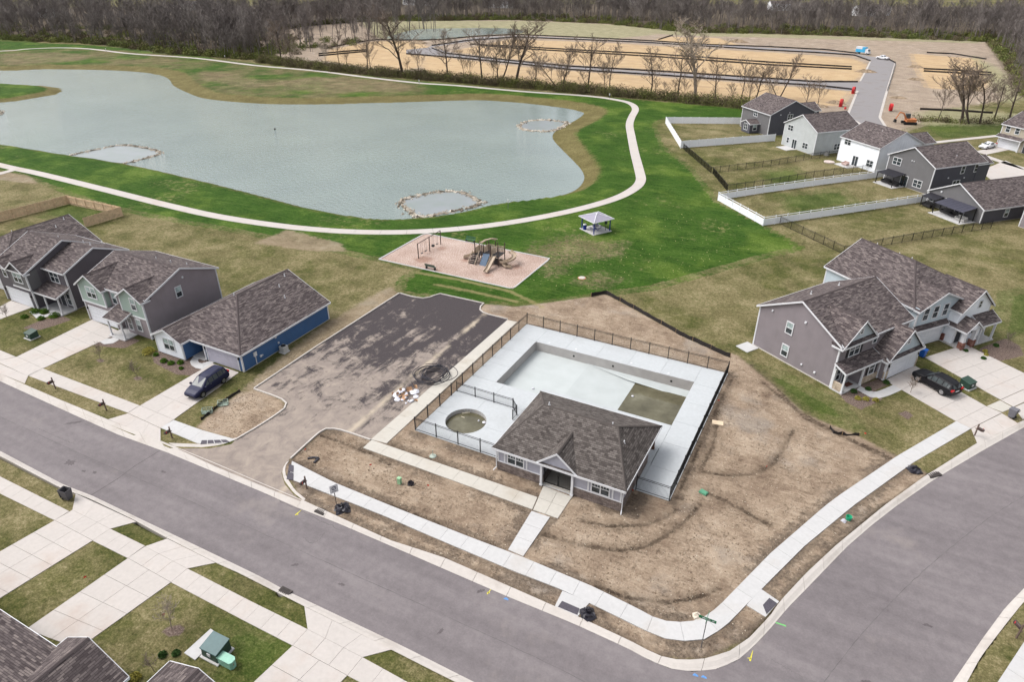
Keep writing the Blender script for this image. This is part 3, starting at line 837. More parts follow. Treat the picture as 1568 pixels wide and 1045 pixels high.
d3_ = struct('driveway', 'concrete driveway at the bottom edge near the transformer')
grid_slabs(d3_, GL([(448, 990), (532, 1036), (400, 1170), (310, 1120)]), 2, 4)
grid_slabs(d3_, GL([(471, 965), (555, 1008), (532, 1036), (448, 990)]), 3, 1)
panels(d3_, GL([(471, 965), (555, 1008)]), GL([(466, 930), (600, 996)]), 2.4, .05, M_CONCW, zB=.042)
dr = struct('driveway', 'pale concrete driveway under the black car')
grid_slabs(dr, GL([(1464, 646), (1510, 623), (1401, 561), (1355, 583)]), 2, 4)
grid_slabs(dr, GL([(1487, 657), (1534, 633), (1510, 623), (1464, 646)]), 3, 1)
panels(dr, GL([(1487, 657.5), (1534, 634)]), GL([(1496, 679), (1560, 650)]), 1.8, .05, M_CONCW, zB=.042)
walk = struct('path', 'concrete walk from the driveway to the grey house porch')
panels(walk, smooth_line(GL([(1384, 596), (1362, 606), (1340, 611), (1322, 603), (1312, 597)])), smooth_line(GL([(1372, 588), (1352, 597), (1338, 601), (1328, 597), (1317, 592)])), 1.6, .045)
dr = struct('driveway', 'pale concrete driveway of the light blue house')
grid_slabs(dr, GL([(1532, 613), (1594, 585), (1478, 528), (1416, 548)]), 2, 5)
grid_slabs(dr, GL([(1552, 624), (1612, 596), (1594, 585.5), (1532, 613.5)]), 2, 1)
panels(dr, GL([(1553, 625), (1612, 597)]), GL([(1566, 643), (1640, 606)]), 1.8, .05, M_CONCW, zB=.042)
sw5 = struct('sidewalk', 'cream concrete sidewalk piece between the two right driveways')
panels(sw5, GL([(1511, 623), (1531, 614)]), GL([(1535, 632), (1551, 625)]), 1.6, .05, M_CONCD)
sw5b = struct('sidewalk', 'concrete sidewalk at the right edge beyond the driveways')
panels(sw5b, GL([(1596, 584), (1720, 525)]), GL([(1612, 595), (1740, 536)]), 1.6, .05, M_CONCD)
walk = struct('path', 'curved concrete walk at the light blue house porch')
panels(walk, smooth_line(GL([(1484, 560), (1497, 553), (1499, 546), (1490, 538), (1478, 534)])), smooth_line(GL([(1474, 556), (1486, 551), (1487, 546), (1482, 542), (1472, 538)])), 1.5, .045)
# walks of the pool site
w1 = struct('sidewalk', 'dusty concrete walk between the car park and the pool fence')
panels(w1, GL([(777, 490.5), (568, 674)]), GL([(792, 493.5), (592, 680)]), 2.3, .05, M_CONCD)
w2 = struct('sidewalk', 'dusty concrete walk leading to the pool house gate')
panels(w2, GL([(556, 686.5), (815, 781)]), GL([(569, 674.5), (823, 762.5)]), 2.0, .044, M_CONCD)
w3 = struct('sidewalk', 'concrete entry pad and walk in front of the pool house')
grid_slabs(w3, GL([(816, 782), (854, 795), (876, 762), (832, 745)]), 2, 2, .05, M_CONCD)
panels(w3, GL([(814, 783.5), (778, 843)]), GL([(842, 793), (801, 853)]), 1.7, .05, M_CONC)
# pond trail
tr_px = [(-120, 222), (0, 253), (60, 266), (150, 288), (250, 313), (330, 331), (420, 345), (500, 353), (570, 356), (640, 355), (720, 349), (800, 338), (880, 322), (940, 305), (970, 290), (981, 277), (979, 262), (972, 235), (966, 205), (964, 190), (968, 178), (973, 168), (968, 160), (950, 154), (900, 147), (800, 140), (700, 131), (640, 127), (560, 118), (480, 108), (390, 100), (300, 89), (200, 82), (140, 75), (90, 73), (40, 75), (0, 78), (-200, 84)]
def ribbon(parent, line, w, z, mat, step, name='slab'):
    n = max(2, int(round(length(line) / step)))
    p = resample(line, n * 3)
    nr = []
    for i in range(len(p)):
        d = p[min(i + 1, len(p) - 1)] - p[max(i - 1, 0)]
        nr.append(Vector((-d.y, d.x, 0)).normalized() * (w / 2))
    for i in range(n):
        L = [p[k] + nr[k] for k in range(i * 3, i * 3 + 4)]
        R = [p[k] - nr[k] for k in range(i * 3, i * 3 + 4)]
        d = (L[1] - L[0]).normalized() * .02
        L[0] += d; R[0] += d; L[-1] -= d; R[-1] -= d
        MB().prism(R + L[::-1], z - .2, z).build(name, mat, parent)
trail = struct('path', 'pale concrete trail winding round the pond')
ribbon(trail, smooth_line(GL(tr_px)), 2.1, .05, M_CONCW, 4.5)
tr2 = struct('path', 'short side branch of the pond trail at the left edge')
ribbon(tr2, GL([(24, 259.5), (0, 266), (-60, 280)]), 1.8, .045, M_CONCW, 3)
# playground edging
pe = struct('playground_edging', 'thin white concrete edge round the wood chip playground')
box_kerb(pe, GL(CHIPS + CHIPS[:1]), w=.2, z0=-.2, z1=.08, step=3, mat=M_CONC)
# tactile ramps
M_TACT = plain('tactile_plate', rgb(70, 66, 74), .7, var=.2, scale=9)
rp = struct('kerb_ramp', 'concrete kerb ramp with dark plate at the street crossing')
panels(rp, GL([(861, 906), (903, 924)]), GL([(849, 930), (884, 946)]), 9, .045, M_CONC, zB=.03)
t = [c4(312, 568), c4(415, 613), c4(402, 650), c4(288, 602)]
MB().prism(GL(t), .0, .064).build('tactile_plate', M_TACT, rp)
rp = struct('kerb_ramp', 'concrete kerb ramp with dark plate by the right hand street')
panels(rp, GL([(1165, 903), (1143, 928)]), GL([(1193, 922), (1172, 946)]), 9, .045, M_CONC, zB=.03)
c7 = crop(1168, 775, 3.87)
MB().prism(GL([c7(0, 592), c7(38, 550), c7(84, 582), c7(22, 645)]), .0, .064).build('tactile_plate', M_TACT, rp)
rp = struct('kerb_ramp', 'dark plates on the ramp left of the car park drive')
c8 = crop(0, 520, 3.87)
for u0, u1 in ((0, .22), (.25, .47), (.5, .74), (.77, 1)):
    A, B, C_, D_ = [Vector(G(*c8(*p))) for p in ((1188, 625), (1362, 612), (1340, 598), (1196, 602))]
    MB().prism([A.lerp(B, u0), A.lerp(B, u1), D_.lerp(C_, u1), D_.lerp(C_, u0)], .0, .066).build('tactile_plate', M_TACT, rp)
rp = struct('kerb_ramp', 'dark plates on the ramp right of the car park drive')
for u0, u1 in ((0, .48), (.52, 1)):
    A, B, C_, D_ = [Vector(G(*c6(*p))) for p in ((205, 742), (190, 832), (230, 838), (232, 752))]
    MB().prism([A.lerp(B, u0), A.lerp(B, u1), D_.lerp(C_, u1), D_.lerp(C_, u0)], .0, .066).build('tactile_plate', M_TACT, rp)

# ------------------------------------------------------------------ water
m = NM('pond_water', 0.04, 0.5)
w1_ = m.noise(1.0, 4, .6, m.co((.8, 1.9, 1), rot=(0, 0, math.radians(-20))))
w2_ = m.noise(.05, 3)
m.col(m.ramp(w2_, [(.3, rgb(126, 140, 138, .8)), (.75, rgb(138, 151, 148, .8))]))
bp = m.n('ShaderNodeBump')
bp.inputs['Distance'].default_value = .35
pz = m.sepz()
calm = m.sstep(m.math('ADD', m.math('MULTIPLY', pz[0], .8), m.math('MULTIPLY', pz[1], .55)), 2.0, 42.0)   # the sheltered right end lies still
m.put(bp.inputs['Strength'], m.math('MULTIPLY', m.math('MULTIPLY_ADD', calm, -.85, 1.0), m.math('MULTIPLY_ADD', m.sstep(m.noise(.016, 4, .6, m.co((.5, 1.2, 1))), .35, .65), .35, .65)))
m.put(bp.inputs['Height'], w1_)
m.t.links.new(bp.outputs[0], m.b.inputs['Normal'])
M_POND = m.m
def grow(poly, d):
    c = sum(poly, Vector()) / len(poly)
    return [p + (p - c).normalized() * d for p in poly]
lo = [min(p[i] for p in POND) for i in (0, 1)]; hi = [max(p[i] for p in POND) for i in (0, 1)]
tag(sheet('pond', grow(POND, .3), WATER_Z, M_POND), 'pale green grey pond with gentle ripples', None, None, 'structure')
tag(sheet('pond', grow(POND2, .3), -0.6, M_POND), 'small far pond among the construction fields', None, None, 'structure')
# ------------------------------------------------------------------ house kit
class House:
    def __init__(s, name, label, o, th, cat='house', group=None):
        s.e = thing(name, label, cat, (o[0], o[1], 0), math.radians(th), group)
    # wall blocks -------------------------------------------------
    def block(s, x0, x1, y0, y1, z0, z1, mat, name='wall'):
        return MB().box(x0, x1, y0, y1, z0, z1).build(name, mat, s.e)
    def gable(s, x0, x1, y0, y1, z0, ze, ax, pitch, mat, name='wall', drop=.06):
        """walls with gable ends; the ridge runs along ax"""
        if ax == 'x':
            ym = (y0 + y1) / 2
            zr = ze + pitch * (y1 - y0) / 2 - drop
            pent = [(y0, z0), (y1, z0), (y1, ze - drop), (ym, zr), (y0, ze - drop)]
            vs = [(x0, a, b) for a, b in pent] + [(x1, a, b) for a, b in pent]
        else:
            xm = (x0 + x1) / 2
            zr = ze + pitch * (x1 - x0) / 2 - drop
            pent = [(x0, z0), (x1, z0), (x1, ze - drop), (xm, zr), (x0, ze - drop)]
            vs = [(a, y0, b) for a, b in pent] + [(a, y1, b) for a, b in pent]
        fs = [(0, 1, 2, 3, 4), (9, 8, 7, 6, 5)] + [(i, (i + 1) % 5, 5 + (i + 1) % 5, 5 + i) for i in range(5)]
        return MB().add(vs, fs).build(name, mat, s.e)
    # roofs -------------------------------------------------------
    def slopes(s, polys, mat, name='roof', th=.13, trim=True, tmat=None, edges=None, ridge=None):
        """polys: list of slope outlines, first edge = eave. edges: per poly, indexes of edges that get a white board"""
        mb = MB()
        for P in polys:
            P = [Vector(p) for p in P]
            u = (P[1] - P[0]).normalized()
            nrm = (P[1] - P[0]).cross(P[-1] - P[0]).normalized()
            if nrm.z < 0: nrm = -nrm
            v = nrm.cross(u)
            if v.z < 0: v = -v
            n = len(P)
            Q = [p - Vector((0, 0, th)) for p in P]
            uvs = [((p - P[0]).dot(u) + P[0].x * .37, (p - P[0]).dot(v)) for p in P]
            fs = [tuple(range(n)), tuple(range(2 * n - 1, n - 1, -1))] + [(i, (i + 1) % n, n + (i + 1) % n, n + i) for i in range(n)]
            uv = list(uvs) + list(uvs[::-1])
            for i in range(n):
                j = (i + 1) % n
                uv += [uvs[i], uvs[j], uvs[j], uvs[i]]
            mb.add(P + Q, fs, uv)
        r = mb.build(name, mat, s.e, fix=False)
        if trim:
            tb = MB()
            for k, P in enumerate(polys):
                P = [Vector(p) for p in P]
                cen = sum(P, Vector()) / len(P)
                for i in (edges[k] if edges else range(len(P))):
                    a, b = P[i], P[(i + 1) % len(P)]
                    d = (b - a)
                    o = Vector((d.y, -d.x, 0)).normalized()
                    if o.dot(cen - a) > 0: o = -o
                    o *= .045
                    h = Vector((0, 0, .2))
                    up = Vector((0, 0, .012))
                    q = o * .06
                    tb.hexa([a + q - h, b + q - h, b + o - h, a + o - h, a + q + up, b + q + up, b + o + up, a + o + up])
            if tb.v:
                tb.build('fascia', tmat or M_WHITE, r)
        if ridge:
            rb = MB()
            for a, b in ridge:
                a, b = Vector(a), Vector(b)
                d = b - a
                o = Vector((-d.y, d.x, 0)).normalized() * .14
                z = Vector((0, 0, .035))
                dn = Vector((0, 0, -.05))
                rb.add([a - o + dn, a + z, a + o + dn, b - o + dn, b + z, b + o + dn], [(0, 1, 4, 3), (1, 2, 5, 4), (0, 3, 5, 2), (0, 2, 1), (3, 4, 5)], [(.1, .1)] * 18)
            me = rb.mesh('ridge_cap', mat, fix=False)
            obj('ridge_cap', me, r)
        return r
    def gable_roof(s, x0, x1, y0, y1, ze, ax, pitch, mat=None, oe=.3, orr=.25, back_trim=True, ye=None):
        mat = mat or M_ROOF
        if ax == 'x':
            ym = (y0 + y1) / 2
            zr = ze + pitch * (y1 - y0) / 2
            z0 = ze - pitch * oe
            A, B = x0 - orr, x1 + orr
            p = [[(A, y0 - oe, z0), (B, y0 - oe, z0), (B, ym, zr), (A, ym, zr)], [(B, y1 + oe, z0), (A, y1 + oe, z0), (A, ym, zr), (B, ym, zr)]]
            rd = [((A, ym, zr), (B, ym, zr))]
        else:
            xm = (x0 + x1) / 2
            zr = ze + pitch * (x1 - x0) / 2
            z0 = ze - pitch * oe
            A, B = y0 - orr, y1 + (orr if back_trim else 0)
            E_ = B if ye is None else ye     # eaves stop where they meet the main roof, the ridge runs on
            p = [[(x0 - oe, E_, z0), (x0 - oe, A, z0), (xm, A, zr), (xm, B, zr)], [(x1 + oe, A, z0), (x1 + oe, E_, z0), (xm, B, zr), (xm, A, zr)]]
            rd = [((xm, A, zr), (xm, B, zr))]
        ed = [[0, 1, 3], [0, 1, 3]]
        if ax == 'y' and not back_trim:
            ed = [[0, 1], [0, 3]]
        return s.slopes(p, mat, edges=ed, ridge=rd)
    def hip_roof(s, x0, x1, y0, y1, ze, zr, rx0, rx1, mat, oe=.35, tmat=None):
        """hip roof with the ridge along x from rx0 to rx1"""
        ym = (y0 + y1) / 2
        a, b, c, d = x0 - oe, x1 + oe, y0 - oe, y1 + oe
        p = [[(a, c, ze), (b, c, ze), (rx1, ym, zr), (rx0, ym, zr)], [(b, d, ze), (a, d, ze), (rx0, ym, zr), (rx1, ym, zr)], [(a, d, ze), (a, c, ze), (rx0, ym, zr)], [(b, c, ze), (b, d, ze), (rx1, ym, zr)]]
        rd = [((rx0, ym, zr), (rx1, ym, zr)), ((a, c, ze), (rx0, ym, zr)), ((a, d, ze), (rx0, ym, zr)), ((b, c, ze), (rx1, ym, zr)), ((b, d, ze), (rx1, ym, zr))]
        return s.slopes(p, mat, edges=[[0]] * 4, ridge=rd, tmat=tmat)
    def shed(s, x0, x1, yf, yb, zf, zb, mat=None, trim=True):
        return s.slopes([[(x0, yf, zf), (x1, yf, zf), (x1, yb, zb), (x0, yb, zb)]], mat or M_ROOF, name='porch_roof', edges=[[0, 1, 3]])
    # openings ----------------------------------------------------
    def P(s, face):
        f, v = face[0], face[1]
        return {'y-': lambda u, d, z: (u, v - d, z), 'y+': lambda u, d, z: (u, v + d, z), 'x+': lambda u, d, z: (v + d, u, z), 'x-': lambda u, d, z: (v - d, u, z)}[f]
    def fbox(s, mb, F, u0, u1, d0, d1, z0, z1):
        return mb.hexa([F(u0, d0, z0), F(u1, d0, z0), F(u1, d1, z0), F(u0, d1, z0), F(u0, d0, z1), F(u1, d0, z1), F(u1, d1, z1), F(u0, d1, z1)])
    def window(s, face, uc, z0, w, h, n=1, trim=.11, grid=False, shut=None, blind=False, tmat=None, parent=None):
        """sash window(s): white trim with real panes set back in it"""
        F = s.P(face)
        u0, u1 = uc - w / 2, uc + w / 2
        mb = MB()
        for a, b, c, d in ((u0 - trim, u1 + trim, z0 + h, z0 + h + trim), (u0 - trim, u1 + trim, z0 - trim, z0), (u0 - trim, u0, z0, z0 + h), (u1, u1 + trim, z0, z0 + h)):
            s.fbox(mb, F, a, b, 0, .07, c, d)
        sw = w / n
        for i in range(1, n):
            s.fbox(mb, F, u0 + i * sw - .05, u0 + i * sw + .05, 0, .065, z0, z0 + h)
        zm = z0 + h * .5
        for i in range(n):
            s.fbox(mb, F, u0 + i * sw + .001, u0 + (i + 1) * sw - .001, .015, .055, zm - .035, zm + .035)
            if grid:
                for g in (1, 2):
                    uu = u0 + i * sw + sw * g / 3
                    s.fbox(mb, F, uu - .016, uu + .016, .015, .05, zm, z0 + h)
        win = mb.build('window', tmat or M_WHITE, parent or s.e)
        for i in range(n):
            a, b = u0 + i * sw + (.05 if i else 0), u0 + (i + 1) * sw - (.05 if i < n - 1 else 0)
            for q, (c, d) in enumerate(((z0, zm), (zm, z0 + h))):
                s.fbox(MB(), F, a, b, .004, .03, c + .002, d - .002).build('pane', M_GLASSL if (blind and q == 1) else M_GLASS, win)
        if shut:
            for sg in (-1, 1):
                a = uc + sg * (w / 2 + trim + .2)
                sb = MB()
                s.fbox(sb, F, a - .19, a + .19, 0, .045, z0 - .05, z0 + h + .05)
                sh = sb.build('shutter', shut, parent or s.e)
                for k in range(6):
                    zz_ = z0 + (h - .1) * (k + .5) / 6
                    s.fbox(MB(), F, a - .15, a + .15, .045, .06, zz_ - .07, zz_ + .04).build('slat', shut, sh)
        return win
    def garage(s, face, u0, u1, z1=2.15, mat=None, z0=.06):
        F = s.P(face)
        mb = MB()
        for a, b, c, d in ((u0 - .14, u0, z0, z1 + .16), (u1, u1 + .14, z0, z1 + .16), (u0, u1, z1, z1 + .16)):
            s.fbox(mb, F, a, b, 0, .07, c, d)
        g = mb.build('garage_door', M_WHITE, s.e)
        n = 4
        for i in range(n):
            a, b = z0 + (z1 - z0) * i / n, z0 + (z1 - z0) * (i + 1) / n
            pb = MB()
            s.fbox(pb, F, u0, u1, .004, .03, a + .012, b - .012)
            p = pb.build('panel', mat or M_GDOOR, g)
            eb = MB()
            k = 8
            for j in range(k):
                c, d = u0 + (u1 - u0) * (j + .12) / k, u0 + (u1 - u0) * (j + .88) / k
                s.fbox(eb, F, c, d, .03, .042, a + .09, b - .09)
            eb.build('raised_panel', mat or M_GDOOR, p)
        return g
    def door(s, face, uc, w=.95, h=2.1, mat=None, z0=.1):
        F = s.P(face)
        mb = MB()
        for a, b, c, d in ((uc - w / 2 - .12, uc - w / 2, z0, z0 + h + .12), (uc + w / 2, uc + w / 2 + .12, z0, z0 + h + .12), (uc - w / 2, uc + w / 2, z0 + h, z0 + h + .12)):
            s.fbox(mb, F, a, b, 0, .06, c, d)
        o = mb.build('door', M_WHITE, s.e)
        s.fbox(MB(), F, uc - w / 2, uc + w / 2, .004, .04, z0, z0 + h).build('leaf', mat or plain('door_dark', rgb(58, 60, 66), .5), o)
        s.fbox(MB(), F, uc + w * .36, uc + w * .4, .04, .09, z0 + .95, z0 + 1.1).build('handle', plain('nickel', rgb(170, 170, 168), .3, 1), o)
        return o
    def slider(s, face, u0, u1, h=2.05, z0=.1):
        F = s.P(face)
        mb = MB()
        um = (u0 + u1) / 2
        for a, b, c, d in ((u0 - .1, u0, z0, z0 + h + .1), (u1, u1 + .1, z0, z0 + h + .1), (u0, u1, z0 + h, z0 + h + .1), (um - .05, um + .05, z0, z0 + h)):
            s.fbox(mb, F, a, b, 0, .06, c, d)
        o = mb.build('patio_door', M_WHITE, s.e)
        for a, b in ((u0, um - .05), (um + .05, u1)):
            s.fbox(MB(), F, a, b, .004, .03, z0, z0 + h).build('pane', M_GLASS, o)
    def corner(s, x, y, z0, z1, sx, sy, w=.14, t=.03, name='corner_board', mat=None):
        mb = MB()
        xa, xb = (x + t, x - w) if sx > 0 else (x - t, x + w)
        ya, yb = (y + t, y - w) if sy > 0 else (y - t, y + w)
        x0, x1, y0, y1 = min(xa, xb), max(xa, xb), min(ya, yb), max(ya, yb)
        return mb.box(x0, x1, y0, y1, z0, z1).build(name, mat or M_WHITE, s.e)
    def band(s, face, u0, u1, z, h=.18, mat=None):
        return s.fbox(MB(), s.P(face), u0, u1, 0, .05, z, z + h).build('trim_band', mat or M_WHITE, s.e)
    def post(s, x, y, z0, z1, w=.16, mat=None, name='porch_post'):
        mb = MB().box(x - w / 2, x + w / 2, y - w / 2, y + w / 2, z0, z1)
        mb.box(x - w / 2 - .035, x + w / 2 + .035, y - w / 2 - .035, y + w / 2 + .035, z0, z0 + .16)
        mb.box(x - w / 2 - .035, x + w / 2 + .035, y - w / 2 - .035, y + w / 2 + .035, z1 - .12, z1)
        return mb.build(name, mat or M_WHITE, s.e, fix=False)
    def vents(s, pts, h=.35):
        for (x, y, z) in pts:
            MB().lathe([(.13, 0), (.06, .05), (.055, h), (.0, h)], (x, y, z - .04), 8).build('vent_pipe', M_WHITE, s.e)
    def light(s, face, u, z):
        F = s.P(face)
        mb = MB()
        s.fbox(mb, F, u - .07, u + .07, 0, .05, z, z + .32)
        s.fbox(mb, F, u - .06, u + .06, .05, .16, z + .02, z + .26)
        mb.build('wall_lantern', M_BLACK, s.e)
    def knob(s, face, u, z, r=.12, mat=None):
        F = s.P(face)
        mb = MB()
        s.fbox(mb, F, u - r, u + r, 0, .1, z - r, z + r)
        s.fbox(mb, F, u - r * .7, u + r * .7, .1, .14, z - r * .7, z + r * .7)
        mb.build('wall_vent', mat or M_WHITE, s.e)
    def footing(s, x0, x1, y0, y1):
        MB().box(x0 + .02, x1 - .02, y0 + .02, y1 - .02, -.3, .12).build('footing', M_CONCD, s.e)
    def slab(s, x0, x1, y0, y1, z=.14, name='porch_slab'):
        MB().box(x0, x1, y0, y1, -.2, z).build(name, M_CONC, s.e)

def WK(r, g, b, k=1.02):
    return rgb(r, g, b, k)
S_MAUVE = siding('siding_mauve_grey', WK(142, 133, 137))
S_SAGE = siding('siding_sage', WK(152, 168, 160))
S_DARK = siding('siding_charcoal', WK(92, 88, 94))
S_BLUE = siding('siding_blue', WK(64, 96, 138))
S_WHITE = siding('siding_white', WK(232, 236, 244))
S_PALE = siding('siding_pale_blue', WK(178, 190, 198))
S_GREY = siding('siding_warm_grey', WK(130, 123, 127))
S_FDARK = siding('siding_slate_and_shade', WK(84, 84, 92))  # slate walls; on far side walls this darker tone is painted shade
S_FGREY = siding('siding_mid_grey', WK(104, 103, 105))
S_FSAGE = siding('siding_pale_sage', WK(176, 180, 181))
S_TAN = siding('siding_tan', WK(164, 156, 142))
B_RED = brickmat('red_brick', rgb(116, 62, 52), rgb(140, 84, 70), rgb(150, 135, 125))
B_CREAM = brickmat('cream_stone', rgb(176, 160, 142), rgb(200, 186, 168), rgb(150, 140, 128), .4, .15)
B_CLUB = brickmat('brown_stone', rgb(112, 100, 96), rgb(146, 134, 128), rgb(80, 74, 72), .35, .12)
M_SHUT = plain('shutter_black', rgb(34, 33, 36), .5)
M_GDOORG = plain('garage_door_lavender', rgb(178, 176, 190, .85), .45, var=.06, scale=1.5)

def ac_unit(par, x, y, s=.75, mat=None):
    mb = MB().box(x - s / 2, x + s / 2, y - s / 2, y + s / 2, .12, .85)
    o = mb.build('air_conditioner', mat or plain('ac_grey', rgb(170, 170, 168), .5), par)
    MB().lathe([(s * .4, 0), (s * .4, .05), (s * .1, .06)], (x, y, .85), 12).build('fan_grille', M_BLACK, o)
    MB().box(x - s / 2 - .1, x + s / 2 + .1, y - s / 2 - .1, y + s / 2 + .1, 0, .12).build('pad', M_CONC, o)

# ------------------------------------------------------------------ left row
def ranch(label, o, wall, wing, gmat, group=None, full=True):
    h = House('ranch_house', label, o, 0)
    X, Y, e, p = 12.65, 14.6, 2.62, .5
    h.footing(0, X, 0, Y)
    h.block(6.65, X, 0, 3.2, .1, e - .04, wall)
    h.block(0, X, 3.2, Y, .1, e - .05, wall)
    h.block(.02, 4.58, -1.3, 3.4, .1, e - .06, wall)
    h.gable(0, 4.56, -1.34, 0.2, .11, e, 'y', p, wing)
    xm, zr = X / 2, e + p * X / 2
    oe = .32
    z0 = e - p * oe
    hx = xm
    # main roof: hip to the street, gable to the back
    A, B, Cc, D = (-oe, -oe, z0), (X + oe, -oe, z0), (X + oe, Y + .3, z0), (-oe, Y + .3, z0)
    R1_, R2_ = (xm, xm, zr), (xm, Y + .3, zr)
    h.slopes([[A, B, R1_], [B, Cc, R2_, R1_], [D, A, R1_, R2_]], M_ROOF, edges=[[0], [0, 1], [0, 3]], ridge=[(R1_, R2_), (B, R1_), (A, R1_)])
    h.gable(0, X, Y - .05, Y - .02, e - .3, e, 'y', p, wall)
    h.gable_roof(0, 4.56, -1.34, 2.4, e, 'y', p, oe=.3, orr=.28, back_trim=False, ye=.0)
    h.slab(4.6, 6.6, -.3, 3.2)
    h.window(('y-', -1.34), 2.35, .95, 1.7, 1.4, 2, blind=True, tmat=M_WHITE)
    h.garage(('y-', 0), 7.1, 12.0, 2.1, gmat)
    h.door(('y-', 3.2), 5.6)
    h.post(6.72, -.08, .1, e - .1, .14)
    for (x, y, sx, sy) in ((X, 0, 1, -1), (X, Y, 1, 1), (0, -1.34, -1, -1), (4.56, -1.34, 1, -1)):
        h.corner(x, y, .1, e - .18, sx, sy)
    h.light(('y-', 0), 6.88, 1.6); h.light(('y-', 0), 12.25, 1.6)
    h.vents([(7.9, 11.6, zr - (7.9 - xm) * p), (9.5, 10.7, zr - (9.5 - xm) * p), (5.6, 6.5, zr - .35), (7.0, 13.6, zr - .3)])
    if full:
        F = ('x+', X)
        mb = MB()
        h.fbox(mb, h.P(F), 1.7, 2.15, 0, .14, 1.2, 1.75)
        h.fbox(mb, h.P(F), 1.88, 1.96, .02, .1, .1, 1.2)
        mb.build('meter_box', M_WHITE, h.e)
        h.knob(F, 2.7, .8, .13); h.knob(F, 2.95, .8, .06); h.knob(F, 5.3, 2.0, .12); h.knob(F, 5.6, 1.1, .1)
        ac_unit(h.e, X + .75, 5.6)
    return h
hL3 = ranch('blue ranch house with white front wing behind the minivan', (-70.3, 44.4), S_BLUE, S_WHITE, M_GDOORG)
hL0 = ranch('leftmost house, only its grey shingle roof seen above the others', (-116.3, 44.6), S_DARK, S_DARK, None, full=False)

h = House('two_storey_house', 'two storey mauve grey house with two sage green gables', (-85.4, 44.5), 0)
h.footing(0, 12, .7, 11.3)
h.gable(0, 12, .7, 11.3, .1, 5.5, 'x', .38, S_MAUVE)
h.gable_roof(0, 12, .7, 11.3, 5.5, 'x', .38)
h.block(.01, 6.2, 0.05, 1.5, .1, 2.85, S_MAUVE)
h.block(7.75, 11.99, .08, 1.5, .1, 2.85, S_MAUVE)
h.gable(-.03, 4.72, -.03, 1.6, 2.86, 5.4, 'y', .66, S_SAGE)
h.gable_roof(-.03, 4.72, -.03, 5.6, 5.4, 'y', .66, oe=.28, orr=.3, back_trim=False, ye=.9)
h.gable(7.72, 11.96, .06, 1.0, 2.86, 5.4, 'y', .64, S_SAGE)
h.gable_roof(7.72, 11.96, .06, 4.6, 5.4, 'y', .64, oe=.28, orr=.3, back_trim=False, ye=1.1)
h.block(11.0, 11.985, .12, .72, 2.84, 5.3, S_MAUVE)
h.band(('y-', -.03), -.05, 4.76, 2.8, .2); h.band(('y-', .06), 9.2, 12.05, 2.75, .2)
h.shed(6.05, 9.35, -1.75, .68, 2.62, 3.45)
h.slab(6.1, 9.2, -1.7, .7)
h.post(6.45, -1.4, .14, 2.5); h.post(8.95, -1.4, .14, 2.5)
h.window(('y-', -.03), 2.4, 3.75, 1.7, 1.4, 2, blind=True); h.window(('y-', .7), 5.7, 3.4, .8, 1.45, blind=True); h.window(('y-', .06), 10.3, 3.85, .82, 1.45, blind=True); h.window(('y-', .08), 10.2, .95, .8, 1.5, blind=True)
h.window(('x+', 12), 5.2, 3.85, .75, 1.3, blind=True)
h.garage(('y-', .05), .75, 5.6)
h.door(('y-', .7), 7.0); h.window(('y-', .08), 8.5, .7, .65, 1.6)
for x, y, sx, sy in ((12.03, .06, 1, -1), (12, 11.3, 1, 1), (0, 11.3, -1, 1)):
    h.corner(x, y, .1, 5.3, sx, sy)
h.corner(-.03, -.03, 2.9, 5.25, -1, -1); h.corner(4.72, -.03, 2.9, 5.25, 1, -1); h.corner(7.72, .06, 2.9, 5.25, -1, -1); h.corner(.01, .05, .1, 2.8, -1, -1)
h.knob(('x+', 12), 6.2, 6.1); h.light(('y-', .05), .4, 1.7); h.light(('y-', .05), 5.9, 1.7)
h.vents([(8.5, 7.6, 6.9), (10.2, 8.6, 6.5), (6.0, 7.4, 6.95)])

h = House('two_storey_house', 'two storey dark grey house with porch at the left edge', (-101.1, 43.1), 0)
h.footing(0, 11.45, 2.4, 11.4)
h.gable(0, 6.95, 0, 11.4, .1, 5.5, 'x', .45, S_DARK)
h.gable_roof(0, 6.95, 0, 11.4, 5.5, 'x', .45)
h.gable(6.9, 11.45, 2.35, 11.42, .1, 5.5, 'x', .42, S_DARK)
h.gable_roof(6.9, 11.45, 2.35, 11.42, 5.5, 'x', .42, orr=.25)
h.gable(3.25, 7.0, -.1, 1.5, 2.85, 5.42, 'y', .7, S_FGREY)
h.gable_roof(3.25, 7.0, -.1, 3.2, 5.42, 'y', .7, oe=.26, orr=.3, back_trim=False, ye=.4)
h.gable(-.04, 2.9, -.06, 1.2, 5.2, 5.42, 'y', .66, S_FGREY)
h.gable_roof(-.04, 2.9, -.06, 2.6, 5.42, 'y', .66, oe=.26, orr=.3, back_trim=False, ye=.3)
h.band(('y-', -.1), 3.2, 7.05, 2.8, .2)
h.shed(6.95, 11.75, .15, 2.33, 2.65, 3.45)
h.slab(6.95, 11.6, .2, 2.35)
for x in (8.45, 11.45): h.post(x, .5, .14, 2.55)
h.post(11.45, 2.2, .14, 2.8, .12)
h.window(('y-', 2.35), 8.95, 3.6, 1.7, 1.5, 2); h.window(('y-', -.1), 5.0, 3.7, 1.75, 1.4, 2, blind=True); h.window(('y-', 0), 2.0, 3.9, .75, 1.35)
h.window(('y-', 2.35), 10.6, .6, .75, 1.6); h.door(('y-', 2.35), 9.2)
h.garage(('y-', 0), 1.1, 6.0, 2.1)
for x, y, sx, sy in ((11.45, 2.35, 1, -1), (11.45, 11.4, 1, 1), (0, 0, -1, -1)): h.corner(x, y, .1, 5.3, sx, sy)
